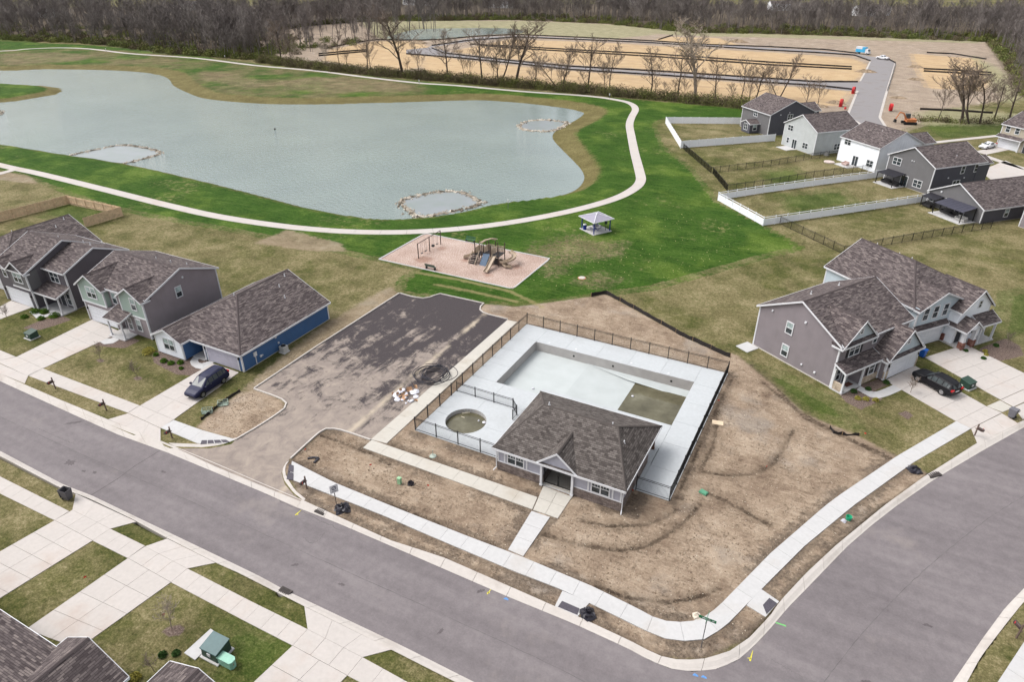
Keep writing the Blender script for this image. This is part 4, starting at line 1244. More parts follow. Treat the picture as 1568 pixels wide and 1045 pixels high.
h.corner(7.0, -.1, 2.9, 5.2, 1, -1); h.corner(6.95, 0, .1, 2.8, 1, -1)
h.vents([(4.2, 7.0, 7.4), (7.6, 8.2, 6.9), (9.4, 8.0, 7.0)])
h.light(('y-', 0), .7, 1.7); h.light(('y-', 0), 6.4, 1.7)
ac_unit(h.e, 12.2, 5.0)
h.knob(('x+', 11.45), 3.6, .9, .12); h.knob(('x+', 11.45), 4.2, 1.0, .12)

# ------------------------------------------------------------------ right pair
h = House('two_storey_house', 'two storey warm grey house with white trim behind the black car', (3.27, 71.19), 58.2)
rE = h
h.footing(0, 12.5, 1.4, 12.5)
h.gable(.08, 12.5, 1.4, 12.45, .1, 5.5, 'x', .52, S_GREY)
h.gable_roof(.08, 12.5, 1.4, 12.45, 5.5, 'x', .52, oe=.3, orr=.25)
h.block(6.25, 12.35, -.68, 2, .1, 2.8, S_GREY)
h.gable(6.26, 12.34, -.66, 2, 2.8, 2.9, 'y', .95, S_PALE)
h.gable_roof(6.26, 12.34, -.66, 2.6, 2.9, 'y', .95, oe=.35, orr=.3, back_trim=False, ye=1.4)
h.shed(6.0, 12.6, -1.05, -.6, 2.75, 3.05)
h.gable(.1, 5.55, 1.22, 2, 5.3, 5.4, 'y', .9, S_PALE)
h.gable_roof(.1, 5.55, 1.22, 5.6, 5.4, 'y', .9, oe=.3, orr=.3, back_trim=False, ye=2.3)
h.shed(.0, 5.75, .85, 1.3, 5.25, 5.6)
h.shed(-.25, 6.3, -.2, 1.38, 2.68, 3.3)
h.slab(-.1, 3.3, -.15, 1.4)
h.block(.0, .16, .0, 1.3, .1, 1.1, B_CREAM, 'stone_base')
h.block(3.22, 6.2, -.02, .1, .1, .95, B_CREAM, 'stone_base'); h.block(6.2, 6.95, -.74, -.6, .1, 1.2, B_CREAM, 'stone_base'); h.block(11.95, 12.4, -.74, -.6, .1, 1.2, B_CREAM, 'stone_base')
for x, y in ((.0, -.02), (.05, 1.25), (3.15, -.02)): h.post(x, y, .14, 2.6, .17)
h.post(6.15, -.02, .14, 2.66, .14); h.post(6.28, -.72, .14, 2.7, .15)
h.window(('y-', 1.4), 2.75, 3.45, 1.7, 1.4, 2, grid=True, shut=M_SHUT); h.block(3.2, 6.25, .06, 1.4, .1, 2.66, S_GREY, 'front_bay'); h.window(('y-', .06), 4.75, 1.1, .9, 1.3, 1, shut=M_SHUT)
h.window(('y-', 1.4), 6.2, 4.0, .6, 1.0)
h.window(('y-', 1.22), 2.8, 6.2, .4, .5); h.window(('y-', -.66), 9.3, 4.0, .5, .6)
h.door(('y-', 1.4), 2.3); h.window(('y-', 1.4), .9, .8, .6, 1.4)
h.garage(('y-', -.68), 7.05, 11.9)
h.window(('x-', .08), 7.95, 3.75, .8, 1.35, blind=True); h.window(('x-', .08), 7.9, .8, .8, 1.35, blind=True)
for x, y, sx, sy in ((.08, 1.4, -1, -1), (.08, 12.45, -1, 1), (12.5, 1.4, 1, -1)): h.corner(x, y, .1, 5.3, sx, sy)
h.corner(6.25, -.68, 1.2, 2.75, -1, -1); h.corner(12.35, -.68, 1.2, 2.75, 1, -1)
h.knob(('x-', .08), 6.1, 6.0, .13); h.knob(('x-', .08), 10.6, 5.5, .1); h.knob(('x-', .08), 3.6, .8, .12); h.knob(('x-', .08), 5.4, .9, .1)
h.light(('y-', -.68), 6.7, 1.7); h.light(('y-', -.68), 12.15, 1.7)
h.vents([(3.5, 8.6, 7.7), (8.0, 8.3, 7.85)])
MB().box(1.6, 2.7, .4, 1.0, .14, .17).build('door_mat', plain('door_mat', rgb(92, 60, 50), .95), h.e)
MB().box(-2.0, .0, 11.4, 13.2, -.1, .08).build('patio_slab', M_CONC, h.e)

h = House('two_storey_house', 'light blue house with brick pillared porch on the right', (9.5, 85.18), 51.5)
h.footing(0, 11, 0.1, 14)
X = 11.0
h.block(0, X, .05, 14, .1, 5.45, S_PALE)
xm, zr, e, p = 5.5, 8.4, 5.5, .53
z0 = e - .3 * p
A, B, Cc, D = (-.3, .42, z0), (X + .3, .42, z0), (X + .3, 14.25, z0), (-.3, 14.25, z0)
R1_, R2_ = (xm, 6.0, zr), (xm, 14.25, zr)
h.slopes([[A, B, R1_], [B, Cc, R2_, R1_], [D, A, R1_, R2_]], M_ROOF, edges=[[], [0, 1], [0, 3]], ridge=[(R1_, R2_), (B, R1_), (A, R1_)])
h.gable(0, X, 13.9, 14.02, 5.3, e, 'y', p, S_PALE)
h.gable(-.02, 7.6, 0, 1, .1, 5.4, 'y', .43, S_PALE)
h.gable_roof(0, 7.6, 0, 3.6, 5.4, 'y', .43, oe=.3, orr=.35, back_trim=False, ye=.5)
h.shed(-.2, 5.6, -.55, .0, 2.7, 3.15)
h.gable(5.9, 11.2, -1.28, .5, .1, 4.7, 'y', .86, S_WHITE)
h.gable_roof(5.9, 11.2, -1.28, 3.6, 4.7, 'y', .86, oe=.3, orr=.35, back_trim=False, ye=.1)
h.gable_roof(5.75, 8.25, -2.75, 0, 2.75, 'y', .8, oe=.3, orr=.25, back_trim=False)
h.gable(5.85, 8.2, -2.72, -2.5, 2.45, 2.75, 'y', .8, S_WHITE)
h.shed(8.2, 11.95, -2.75, -1.25, 2.65, 3.6)
h.slab(5.6, 11.8, -2.7, 0.1)
for x in (5.95, 7.75):
    h.block(x - .3, x + .3, -2.85, -2.25, .05, 1.0, B_RED, 'brick_pier')
    h.post(x, -2.55, 1.0, 2.6, .42, name='porch_pillar')
h.block(5.62, 6.1, -.35, .0, .05, 1.0, B_RED, 'brick_pier')
h.post(11.55, -2.45, .14, 2.6, .2); h.post(11.55, -1.4, .14, 2.9, .16)
h.post(8.9, -2.5, .14, 2.6, .18)
for u in (1.4, 3.05, 4.75): h.window(('y-', 0), u, 3.75, .8, 1.5)
h.window(('y-', -1.28), 9.0, 4.5, .42, .85)
h.garage(('y-', 0), .6, 5.3)
h.door(('y-', -1.28), 6.8); h.window(('y-', -1.28), 9.6, .9, .9, 1.5)
for x, y, sx, sy in ((0, 0, -1, -1), (0, 14, -1, 1), (11.2, -1.28, 1, -1)): h.corner(x, y, .1, 4.6 if x > 9 else 5.3, sx, sy)
h.vents([(6.5, 12.5, 7.9), (7.0, 9.4, 7.6), (6.2, 7.0, 8.0)])
h.window(('x-', 0), 3.0, 3.7, .8, 1.4)

# ------------------------------------------------------------------ far row, seen from behind
def far_house(label, o, th, W, D, e, ax, p, back, side, wins, roofm=None, name='two_storey_house', extra=None):
    h = House(name, label, o, th)
    h.footing(0, W, 0, D)
    h.gable(0, W, 0, D, .1, e, ax, p, back)
    if side is not back:
        # side wall turned from the sun: its shade is painted in as darker siding
        ym = D / 2
        zr = e + p * D / 2 - .08
        if ax == 'x':
            h_ = MB().add([(W + .02, 0, .1), (W + .02, D, .1), (W + .02, D, e - .08), (W + .02, ym, zr), (W + .02, 0, e - .08), (W - .05, 0, .1), (W - .05, D, .1), (W - .05, D, e - .08), (W - .05, ym, zr), (W - .05, 0, e - .08)],
                          [(0, 1, 2, 3, 4), (9, 8, 7, 6, 5)] + [(i, (i + 1) % 5, 5 + (i + 1) % 5, 5 + i) for i in range(5)])
        else:
            h_ = MB().box(W - .05, W + .02, 0, D, .1, e - .08)
        h_.build('side_wall', side, h.e)
    h.gable_roof(0, W, 0, D, e, ax, p, roofm)
    for w in wins:
        if w[0] == 'slider': h.slider(*w[1:])
        else: h.window(*w)
    for x, y, sx, sy in ((0, 0, -1, -1), (W, 0, 1, -1), (W, D, 1, 1)): h.corner(x, y, .1, e - .2, sx, sy)
    return h
kF = crop(1140, 130, 7.74); qF = crop(1340, 165, 5.443)
gF = lambda c, x, y: G(*c(x, y))
f1 = far_house('slate grey house with sunroom at the far end of the row', gF(kF, 290, 610) + Vector((-9.1, 8.5, 0)), -45, 12.2, 13.5, 5.5, 'x', .45, S_FGREY, S_FDARK, [(('y-', 0), 6.0, 3.9, 1.5, 1.3, 2), (('x+', 12.22), 6.0, 3.9, 1.4, 1.2, 2)], name='two_storey_house')
f1.gable(4.8, 8.4, -2.9, 0, .1, 2.6, 'y', .4, S_FDARK, 'sunroom_wall'); f1.gable_roof(4.8, 8.4, -2.9, .1, 2.6, 'y', .4)
f1.window(('y-', -2.9), 6.6, .8, 1.5, 1.5, 2); f1.window(('x+', 8.4), -1.4, .8, 1.0, 1.4, 1, blind=True)
f1.knob(('x+', 12.22), 3, 5.2); f1.knob(('x+', 12.22), 5.6, 5.6)
f1.gable_roof(4.5, 10.5, 10.5, 16.5, 5.4, 'y', .5); f1.gable(4.5, 10.5, 12, 16.3, .1, 5.4, 'y', .5, S_FDARK)
f2 = far_house('pale sage house second from the far end of the row', gF(kF, 435, 705), -43, 11.3, 12.5, 5.5, 'y', .5, S_FSAGE, S_FSAGE, [(('y-', 0), 2.2, 3.9, 1.7, 1.2, 2), (('y-', 0), 2.05, .95, .75, 1.2), ('slider', ('y-', 0), 3.7, 5.2), (('y-', 0), 8.2, .95, 1.7, 1.2, 2), (('x+', 11.3), 6.6, .9, 1.7, 1.3, 2)])
f2.vents([(7.4, 4, 7.2), (9, 8, 6.4)]); MB().box(1.8, 5.6, -3.0, -.02, -.1, .1).build('patio_slab', M_CONC, f2.e)
f3 = far_house('white house in the middle of the far row', gF(kF, 1090, 890), -43, 11.3, 11.8, 5.5, 'x', .48, S_WHITE, S_WHITE, [(('y-', 0), 2.1, 4.0, 1.7, 1.3, 2), ('slider', ('y-', 0), 4.6, 6.1), (('y-', 0), 9.5, .95, 1.7, 1.3, 2)])
f3.vents([(3.5, 3.6, 7.0), (6.5, 4.4, 7.4)]); MB().box(2.5, 6.6, -3.0, -.02, -.1, .1).build('patio_slab', M_CONC, f3.e)
f3.gable_roof(5.0, 11.0, 9.5, 15.5, 5.4, 'y', .5); f3.gable(5, 11, 10, 15.3, .1, 5.4, 'y', .5, S_WHITE)
f4 = far_house('mid grey house with black pergola on its patio', gF(qF, 65, 600), -42, 11.1, 13.4, 5.5, 'y', .48, S_FGREY, S_FDARK, [(('y-', 0), 2.2, 3.8, 1.9, 1.3, 2), (('y-', 0), 8.2, .8, 1.9, 1.3, 2), (('x+', 11.12), 7.6, 3.6, .85, 1.4), (('x+', 11.12), 11.2, 3.6, .85, 1.4), (('x+', 11.12), 6.8, .9, 1.7, 1.3, 2), ('slider', ('y-', 0), 4.2, 5.8)])
f4.vents([(7.4, 3.5, 7.0), (9.0, 7.5, 6.4)]); f4.knob(('y-', 0), 5.6, 5.4, .1); f4.knob(('y-', 0), 6.1, 5.4, .1); f4.knob(('x+', 11.12), 4.2, 3.0, .12); f4.knob(('x+', 11.12), 8.6, 2.6, .12)
f4.gable_roof(7.2, 11.2, 11.5, 15.0, 5.2, 'y', .5); f4.gable(7.2, 11.2, 11.5, 14.8, .1, 5.2, 'y', .5, S_FDARK)
MB().box(.6, 5.6, -3.4, -.02, -.1, .1).build('patio_slab', M_CONC, f4.e)
f5 = far_house('dark grey single storey house with the large black awning', gF(qF, 420, 800), -44.5, 11.75, 15, 2.75, 'y', .5, S_FGREY, S_FDARK, [(('x+', 11.77), 5.6, .8, .85, 1.35, 1, .11, False, None, True), (('y-', 0), .9, .9, .85, 1.3, 1, .11, False, None, True), (('y-', 0), 4.4, 1.0, .9, 1.2, 1), ('slider', ('y-', 0), 6.4, 8.2)], name='ranch_house')
f5.knob(('y-', 0), 2.6, 3.1, .16); MB().box(4.2, 11, -3.8, -.02, -.1, .1).build('patio_slab', M_CONC, f5.e)
f6 = far_house('tan two storey house at the right edge beyond the white car', gF(qF, 985, 325) + Vector((.5, .5, 0)), -43, 12, 11, 5.6, 'x', .45, S_TAN, S_TAN, [(('y-', 0), 1.6, 3.9, 1.0, 1.4), (('y-', 0), 4.0, 3.9, 1.0, 1.4), (('y-', 0), 7.0, 3.9, 1.6, 1.4, 2)])
f6.garage(('y-', 0), .5, 5.3); f6.shed(-.2, 6.4, -1.1, .0, 2.7, 3.3); f6.post(6.2, -.95, .1, 2.65, .2); f6.door(('y-', 0), 7.2)
f7 = far_house('grey house, only its corner showing at the right edge', G(1559, 347), -46, 11, 12, 5.5, 'y', .48, S_GREY, S_GREY, [])
ac_unit(f2.e, 12.2, 3.2, .7); ac_unit(f4.e, 12.0, 2.0, .7)

# ------------------------------------------------------------------ nearest roofs, lower left corner
h = House('ranch_house', 'nearest house, its mauve shingle roof filling the lower left corner', (-60, 0), 0)
h.gable(0, 26, -4, 11.4, .1, 2.75, 'x', .4, S_GREY)
h.gable_roof(0, 26, -4, 11.4, 2.75, 'x', .4)
h.gable(20.7, 26.2, 6, 12.2, .1, 2.75, 'y', .62, S_GREY)
h.gable_roof(20.7, 26.2, 3, 12.2, 2.75, 'y', .62, oe=.3, orr=.3)
h.vents([(14, 8.5, 3.9), (18, 9.4, 3.5)])
h = House('ranch_house', 'house at the bottom edge with a single pale shingle gable', (-31.8, 0), 0)
h.gable(0, 5.4, 4, 14.1, .1, 2.75, 'y', .42, S_PALE)
h.gable_roof(0, 5.4, 4, 14.1, 2.75, 'y', .42, oe=.3, orr=.3)

# ------------------------------------------------------------------ pool house
h = House('pool_house', 'pool house with dark hip roof, grey panels and stone base', (-23.9, 43.1), 0, 'clubhouse')
S_CLUB = plain('panel_lilac_grey', rgb(172, 172, 184, .8), .6, var=.05)
X, Y, e = 12.0, 9.6, 2.72
h.footing(0, X, 0, 7.4)
for x0, x1 in ((0, 4.55), (7.45, X)):
    h.block(x0 - .06, x1 + .06, -.06, 7.3, .02, .98, B_CLUB, 'stone_base')
    h.block(x0, x1, 0, 7.2, .9, e - .02, S_CLUB)
    h.band(('y-', -.0), x0 - .03, x1 + .03, .98, .1)
    h.band(('y-', -.0), x0 - .03, x1 + .03, e - .26, .12)
    n = 5
    ws = [(x0 + .72, x0 + .72)]
for x0, x1, wc in ((0, 4.55, 1.85), (7.45, X, 10.05)):
    h.window(('y-', 0), wc, 1.2, 1.55, 1.2, 2, grid=True)
    for u in (x0 + .06, wc - 1.12, wc + 1.12, x1 - .08):
        h.fbox(MB(), h.P(('y-', 0)), u - .07, u + .07, 0, .045, 1.08, e - .26).build('batten', M_WHITE, h.e)
h.block(4.56, 7.44, 3.2, 3.3, .1, e - .02, plain('entry_dark', rgb(60, 58, 60), .7), 'entry_wall')
h.slab(4.56, 7.44, -.1, 3.2, .06, 'entry_slab')
for x in (.1, 11.9):
    h.post(x, Y - .1, .05, e - .15, .22, plain('porch_post_brown', rgb(96, 66, 52), .7))
h.hip_roof(0, X, 0, Y, e - .06, 5.1, 2.35, 9.65, M_ROOFC, .38)
# entry gable
for x in (4.5, 7.5):
    h.post(x, -.16, .05, e - .1, .2, name='entry_post')
h.fbox(MB(), h.P(('y-', -.02)), 4.4, 7.6, 0, .2, e - .32, e - .05).build('entry_beam', M_WHITE, h.e)
h.gable(4.3, 7.7, -.2, .2, e - .04, e, 'y', .88, S_CLUB)
h.gable_roof(4.1, 7.9, -.2, 3.6, e, 'y', .84, M_ROOFC, oe=.14, orr=.14, back_trim=False, ye=.1)
g = thing('entry_gate', 'black metal double gate in the pool house entry', 'gate', (-17.9, 43.35, .06))
for sx in (-1, 1):
    lf = MB().box(min(.03 * sx, 1.38 * sx), max(.03 * sx, 1.38 * sx), -.02, .02, .1, .16).box(min(.03 * sx, 1.38 * sx), max(.03 * sx, 1.38 * sx), -.02, .02, 2.2, 2.26)
    for u in (.05, 1.36): lf.box(u * sx - .03, u * sx + .03, -.03, .03, .05, 2.28)
    gl = lf.build('gate_leaf', M_BLACK, g, fix=False)
    pk = MB()
    for i in range(13): pk.box((.1 + i * .1) * sx - .01, (.1 + i * .1) * sx + .01, -.01, .01, .1, 2.24)
    tag(pk.build('picket', M_BLACK, gl, fix=False), kind='stuff')
MB().box(-.07, .07, -.08, -.03, 1.0, 1.25).build('lock_box', M_BLACK, g)
h.vents([(2.7, 5.2, 4.95), (9.1, 4.9, 5.0), (10.6, 3.9, 4.2)], .3)
ds = MB().tube((X + .36, -.3, e - .15), (X + .1, -.06, e - .5), .05, n=5).tube((X + .1, -.06, e - .5), (X + .1, -.06, .25), .05, n=5).tube((X + .1, -.06, .25), (X + .2, -.5, .1), .05, n=5)
ds.build('downspout', M_WHITE, h.e, fix=False)
ds = MB().tube((-.1, -.1, e - .3), (-.1, -.1, .3), .05, n=5).tube((-.1, -.1, .3), (-.3, -.4, .08), .05, n=5)
ds.build('downspout', M_WHITE, h.e, fix=False)

# ------------------------------------------------------------------ pool deck, big pool and wading pool
deck = struct('pool_deck', 'pale concrete deck round the empty swimming pool')
def rect_slabs(x0, x1, y0, y1, nx, ny, z=.05):
    for i in range(nx):
        for j in range(ny):
            a, b = x0 + (x1 - x0) * i / nx, x0 + (x1 - x0) * (i + 1) / nx
            c_, d_ = y0 + (y1 - y0) * j / ny, y0 + (y1 - y0) * (j + 1) / ny
            MB().box(a + .01, b - .01, c_ + .01, d_ - .01, -.25, z).build('slab', M_DECK, deck)
PX0, PX1, PY0, PY1 = -31.1, -11.45, 55.9, 66.13
rect_slabs(-34.15, PX0, PY0, 69.75, 1, 4)
rect_slabs(PX0, PX1, PY1, 69.75, 5, 1)
rect_slabs(PX1, -8.5, 46.25, 69.75, 1, 6)
rect_slabs(-25.9, PX1, 52.9, 57.1, 4, 1)
rect_slabs(-26, -11.5, 50.35, 52.9, 4, 1)
rect_slabs(-11.83, PX1, 46.25, 50.35, 1, 1)
rect_slabs(-34.15, -25.9, 52.35, PY0, 2, 1)
# slabs with the round basin cut out
CWX, CWY, CWR = -30.38, 48.12, 2.12
def ring_quarter(x0, x1, y0, y1, a0, a1):
    n = 12
    arc = [Vector((CWX + CWR * math.cos(a0 + (a1 - a0) * i / n), CWY + CWR * math.sin(a0 + (a1 - a0) * i / n), 0)) for i in range(n + 1)]
    return arc
for (qx, qy, a0) in ((1, 1, 0), (-1, 1, math.pi / 2), (-1, -1, math.pi), (1, -1, 1.5 * math.pi)):
    arc = ring_quarter(0, 0, 0, 0, a0 + .005, a0 + math.pi / 2 - .005)
    ex = -25.9 if qx > 0 else -34.15
    ey = 52.35 if qy > 0 else 44.4
    if qx > 0 and qy < 0:
        cor = [(CWX + .01, ey), (-24.0, ey), (-24.0, CWY - .01)]
    elif qx > 0:
        cor = [(-24.0, CWY + .01), (-24.0, 50.3), (ex, ey), (CWX + .01, ey)]
    elif qy > 0:
        cor = [(CWX - .01, ey), (ex, ey), (ex, CWY + .01)]
    else:
        cor = [(ex, CWY - .01), (ex, ey), (CWX - .01, ey)]
    poly = [(p.x, p.y) for p in arc] [::-1] + [c_ for c_ in cor]
    tr = tessellate_polygon([[Vector((p[0], p[1], 0)) for p in poly]])
    n = len(poly)
    mb = MB().add([(p[0], p[1], .05) for p in poly] + [(p[0], p[1], -.25) for p in poly], [tuple(t) for t in tr] + [tuple(i + n for i in t[::-1]) for t in tr] + [(i, (i + 1) % n, n + (i + 1) % n, n + i) for i in range(n)])
    mb.build('slab', M_DECK, deck)

M_POOLW = plain('pool_wall_plaster', rgb(184, 180, 177, .8), .85, var=.1, scale=.8)
M_POOLF = plain('pool_floor_plaster', rgb(198, 204, 204, .72), .85, var=.06, scale=.5)
m = NM('murky_water', 0.04, 0.5)
m.col(m.ramp(m.noise(.45, 5, .6), [(.3, rgb(78, 74, 56, .8)), (.55, rgb(102, 98, 78, .8)), (.75, rgb(126, 123, 104, .8))]))
M_MURK = m.m
pool = thing('swimming_pool', 'large rectangular unfinished pool with murky water in its deep end', 'pool', (0, 0, 0))
W = .25
pts = [(PX0, PY0), (-22.6, PY0), (-22.6, 57.1), (PX1, 57.1), (PX1, PY1), (PX0, PY1)]
def wallseg(a, b, zb, name='basin_wall'):
    a, b = Vector((a[0], a[1], 0)), Vector((b[0], b[1], 0))
    d = (b - a).normalized()
    o = Vector((d.y, -d.x, 0)) * W
    e1 = d * 0
    MB().prism([a, b, b + o, a + o], zb, .03).build(name, M_POOLW, pool)
for i in range(len(pts)):
    wallseg(pts[i], pts[(i + 1) % len(pts)], -3.2)
fl = MB()
xs = [PX0, -24.0, -18.0, PX1]
zs = [-1.15, -1.2, -1.75, -2.6]
vs, fs = [], []
for x, z in zip(xs, zs):
    vs += [(x, PY0, z), (x, PY1, z)]
for i in range(3):
    fs.append((2 * i, 2 * i + 2, 2 * i + 3, 2 * i + 1))
fl.add(vs, fs).build('basin_floor', M_POOLF, pool)
# sloped cove under the back wall towards the deep end
MB().add([(-24.5, PY1, -1.15), (PX1, PY1, -1.25), (PX1, 65.35, -1.9), (-19, 65.5, -1.55)], [(0, 1, 2, 3)]).build('cove', M_POOLF, pool, fix=False)
MB().box(-18.0 - .0, PX1 - .002, 57.1 + .002, PY1 - .002, -1.78, -1.752).build('water', M_MURK, pool)
for i, (x, y) in enumerate(((-29.5, PY1 + .5), (-26, PY1 + .6), (-19, PY1 + .6), (-14.5, PY1 + .4))):
    MB().lathe([(.12, 0), (.12, .03), (.05, .035)], (x, y, .05), 10).build('deck_fitting', M_WHITE, pool)
for x in (-26, -21, -14):
    MB().tube((x, PY1 - .03, -.6), (x, PY1 + .05, -.6), .13, n=10).build('return_jet', M_BLACK, pool)
wp = thing('wading_pool', 'small round wading pool half full of murky green water', 'pool', (CWX, CWY, 0))
n = 40
vs, fs = [], []
for i in range(n):
    t = 2 * math.pi * i / n
    for r, z in ((CWR, .03), (CWR, -.75), (CWR + .25, -.75), (CWR + .25, .03)):
        vs.append((r * math.cos(t), r * math.sin(t), z))
for i in range(n):
    j = (i + 1) % n
    for k in range(4):
        fs.append((4 * i + k, 4 * j + k, 4 * j + (k + 1) % 4, 4 * i + (k + 1) % 4))
MB().add(vs, fs).build('basin_wall', M_POOLW, wp)
MB().lathe([(CWR + .1, -.8), (CWR + .1, -.7), (0.01, -.7)], (0, 0, 0), 40).build('basin_floor', M_POOLW, wp)
MB().lathe([(CWR - .004, -.46), (CWR - .004, -.42), (.01, -.42)], (0, 0, 0), 40).build('water', M_MURK, wp)
# ------------------------------------------------------------------ fences
def bays(pts, spacing):
    out = []
    for a, b in zip(pts[:-1], pts[1:]):
        n = max(1, int(round((b - a).length / spacing)))
        out += [(a.lerp(b, i / n), a.lerp(b, (i + 1) / n)) for i in range(n)]
    return out
def metal_fence(label, runs, h=1.5, spacing=2.4, z0=.05, pick=.105, group='black metal fences'):
    f = thing('metal_fence', label, 'fence', (runs[0][0].x, runs[0][0].y, 0), 0, group)
    O = Vector((runs[0][0].x, runs[0][0].y, 0))
    post = MB().box(-.04, .04, -.04, .04, -.1, h + .08).add([(-.045, -.045, h + .08), (.045, -.045, h + .08), (.045, .045, h + .08), (-.045, .045, h + .08), (0, 0, h + .13)], [(0, 1, 2, 3), (0, 1, 4), (1, 2, 4), (2, 3, 4), (3, 0, 4)]).mesh('post', M_BLACK)
    for pts in runs:
        pts = [Vector((p.x, p.y, 0)) - O for p in pts]
        bs = bays(pts, spacing)
        for p in [b[0] for b in bs] + [bs[-1][1]]:
            o = obj('post', post, f)
            o.location = (p.x, p.y, z0)
        for a, b in bs:
            for z in (h, h - .16, .14):
                r = MB().beam(a + Vector((0, 0, z0 + z)), b + Vector((0, 0, z0 + z)), .03, .035).build('rail', M_BLACK, f, fix=False)
            pk = MB()
            n = max(2, int((b - a).length / pick))
            d = (b - a).normalized() * (.009 if pick < .11 else .015)
            e = Vector((-d.y, d.x, 0))
            for i in range(1, n):
                c = a.lerp(b, i / n)
                zb, zt = Vector((0, 0, z0 + .06)), Vector((0, 0, z0 + h))
                pk.add([c - d + zb, c + d + zb, c + d + zt, c - d + zt, c - e + zb, c + e + zb, c + e + zt, c - e + zt], [(0, 1, 2, 3), (4, 5, 6, 7)])
            tag(pk.build('picket', M_BLACK, r, fix=False), kind='stuff')
    return f
V2 = lambda x, y: Vector((x, y, 0))
metal_fence('tall black metal fence enclosing the large swimming pool deck', [[V2(-24.05, 44.45), V2(-34.1, 44.45), V2(-34.1, 69.7), V2(-8.55, 69.7), V2(-8.55, 46.3), V2(-11.6, 46.3)]], 1.55, 2.35)
metal_fence('low black metal fence separating the round wading pool', [[V2(-34.0, 52.3), V2(-27.1, 52.3), V2(-26.2, 51.4), V2(-26.2, 50.5)]], 1.2, 2.3)
cA = crop(780, 0, 3.87); cB = crop(1168, 260, 3.87); cC = crop(780, 260, 3.87)
metal_fence('black metal fence of the yard beside the first white fence', [GL([cA(1030, 885), cA(1195, 1028), cA(1548, 985), kF(790, 880), kF(1090, 845)])], 1.4, 2.4, 0, .12)
metal_fence('black metal fence of the second yard ending at the white picket fence', [GL([cC(1205, 25), cC(1290, 128), cC(1548, 92), cB(300, 45), cB(640, 5)])], 1.4, 2.4, 0, .12)
metal_fence('black metal fence round the lawn below the awning house', [GL([cB(100, 322), cB(300, 418), cB(475, 502), cB(700, 455), cB(1000, 402), cB(1350, 348)])], 1.4, 2.4, 0, .12)

M_VINYL = plain('white_vinyl', rgb(238, 240, 246, .95), .4, var=.03)
def vinyl_fence(label, runs, h=1.75, open_top=False):
    O = runs[0][0]
    f = thing('vinyl_fence', label, 'fence', (O.x, O.y, 0), 0, 'white vinyl fences')
    for pts in runs:
        bs = bays([p - O for p in pts], 2.4)
        for p in [b[0] for b in bs] + [bs[-1][1]]:
            MB().box(p.x - .065, p.x + .065, p.y - .065, p.y + .065, -.1, h + .08).build('post', M_VINYL, f)
        for a, b in bs:
            top = h - (.35 if open_top else 0)
            n = 8
            MB().beam(a + Vector((0, 0, .2)), b + Vector((0, 0, .2)), .05, .14).build('rail', M_VINYL, f, fix=False)
            r = MB().beam(a + Vector((0, 0, top)), b + Vector((0, 0, top)), .05, .12).build('rail', M_VINYL, f, fix=False)
            for i in range(n):
                p, q_ = a.lerp(b, (i + .03) / n), a.lerp(b, (i + .97) / n)
                MB().beam(p + Vector((0, 0, top - .1)), q_ + Vector((0, 0, top - .1)), .03, top - .28).build('board', M_VINYL, r, fix=False)
            if open_top:
                MB().beam(a + Vector((0, 0, h)), b + Vector((0, 0, h)), .06, .09).build('rail', M_VINYL, f, fix=False)
    return f
vinyl_fence('white privacy fence round the farthest back yard', [GL([(1146, 190), (1019, 189), (1042, 227), (1186, 216)])])
vinyl_fence('white fence with open top rail round the long narrow yard', [GL([(1352, 271), (1260, 283), (1168, 296), (1099, 307), (1168, 346), (1290, 328), (1417, 309)])], 1.6, True)

M_CEDAR = plain('cedar_boards', rgb(206, 180, 150, .95), .9, var=.2, scale=2.5)
def wood_fence(label, pts, h=1.75):
    O = pts[0]
    f = thing('wooden_fence', label, 'fence', (O.x, O.y, 0))
    for a, b in bays([p - O for p in pts], 2.4):
        MB().box(a.x - .05, a.x + .05, a.y - .05, a.y + .05, -.1, h).build('post', M_CEDAR, f)
        MB().beam(a + Vector((0, 0, .5)), b + Vector((0, 0, .5)), .06, .09).build('rail', M_CEDAR, f, fix=False)
        r = MB().beam(a + Vector((0, 0, h - .2)), b + Vector((0, 0, h - .2)), .06, .09).build('rail', M_CEDAR, f, fix=False)
        n = 14
        for i in range(n):
            p, q_ = a.lerp(b, (i + .06) / n), a.lerp(b, (i + .94) / n)
            d = (q_ - p).normalized()
            o = Vector((-d.y, d.x, 0)) * .05
            hh = h + rnd.uniform(-.03, .03)
            MB().beam(p + o + Vector((0, 0, hh)), q_ + o + Vector((0, 0, hh)), .022, hh - .05).build('board', M_CEDAR, r, fix=False)
c9 = crop(0, 300, 5.973)
wood_fence('weathered tan board fence round the yard at the left edge', GL([(-40, 352), c9(0, 240), c9(630, 78), c9(1125, 185), c9(780, 290)]))

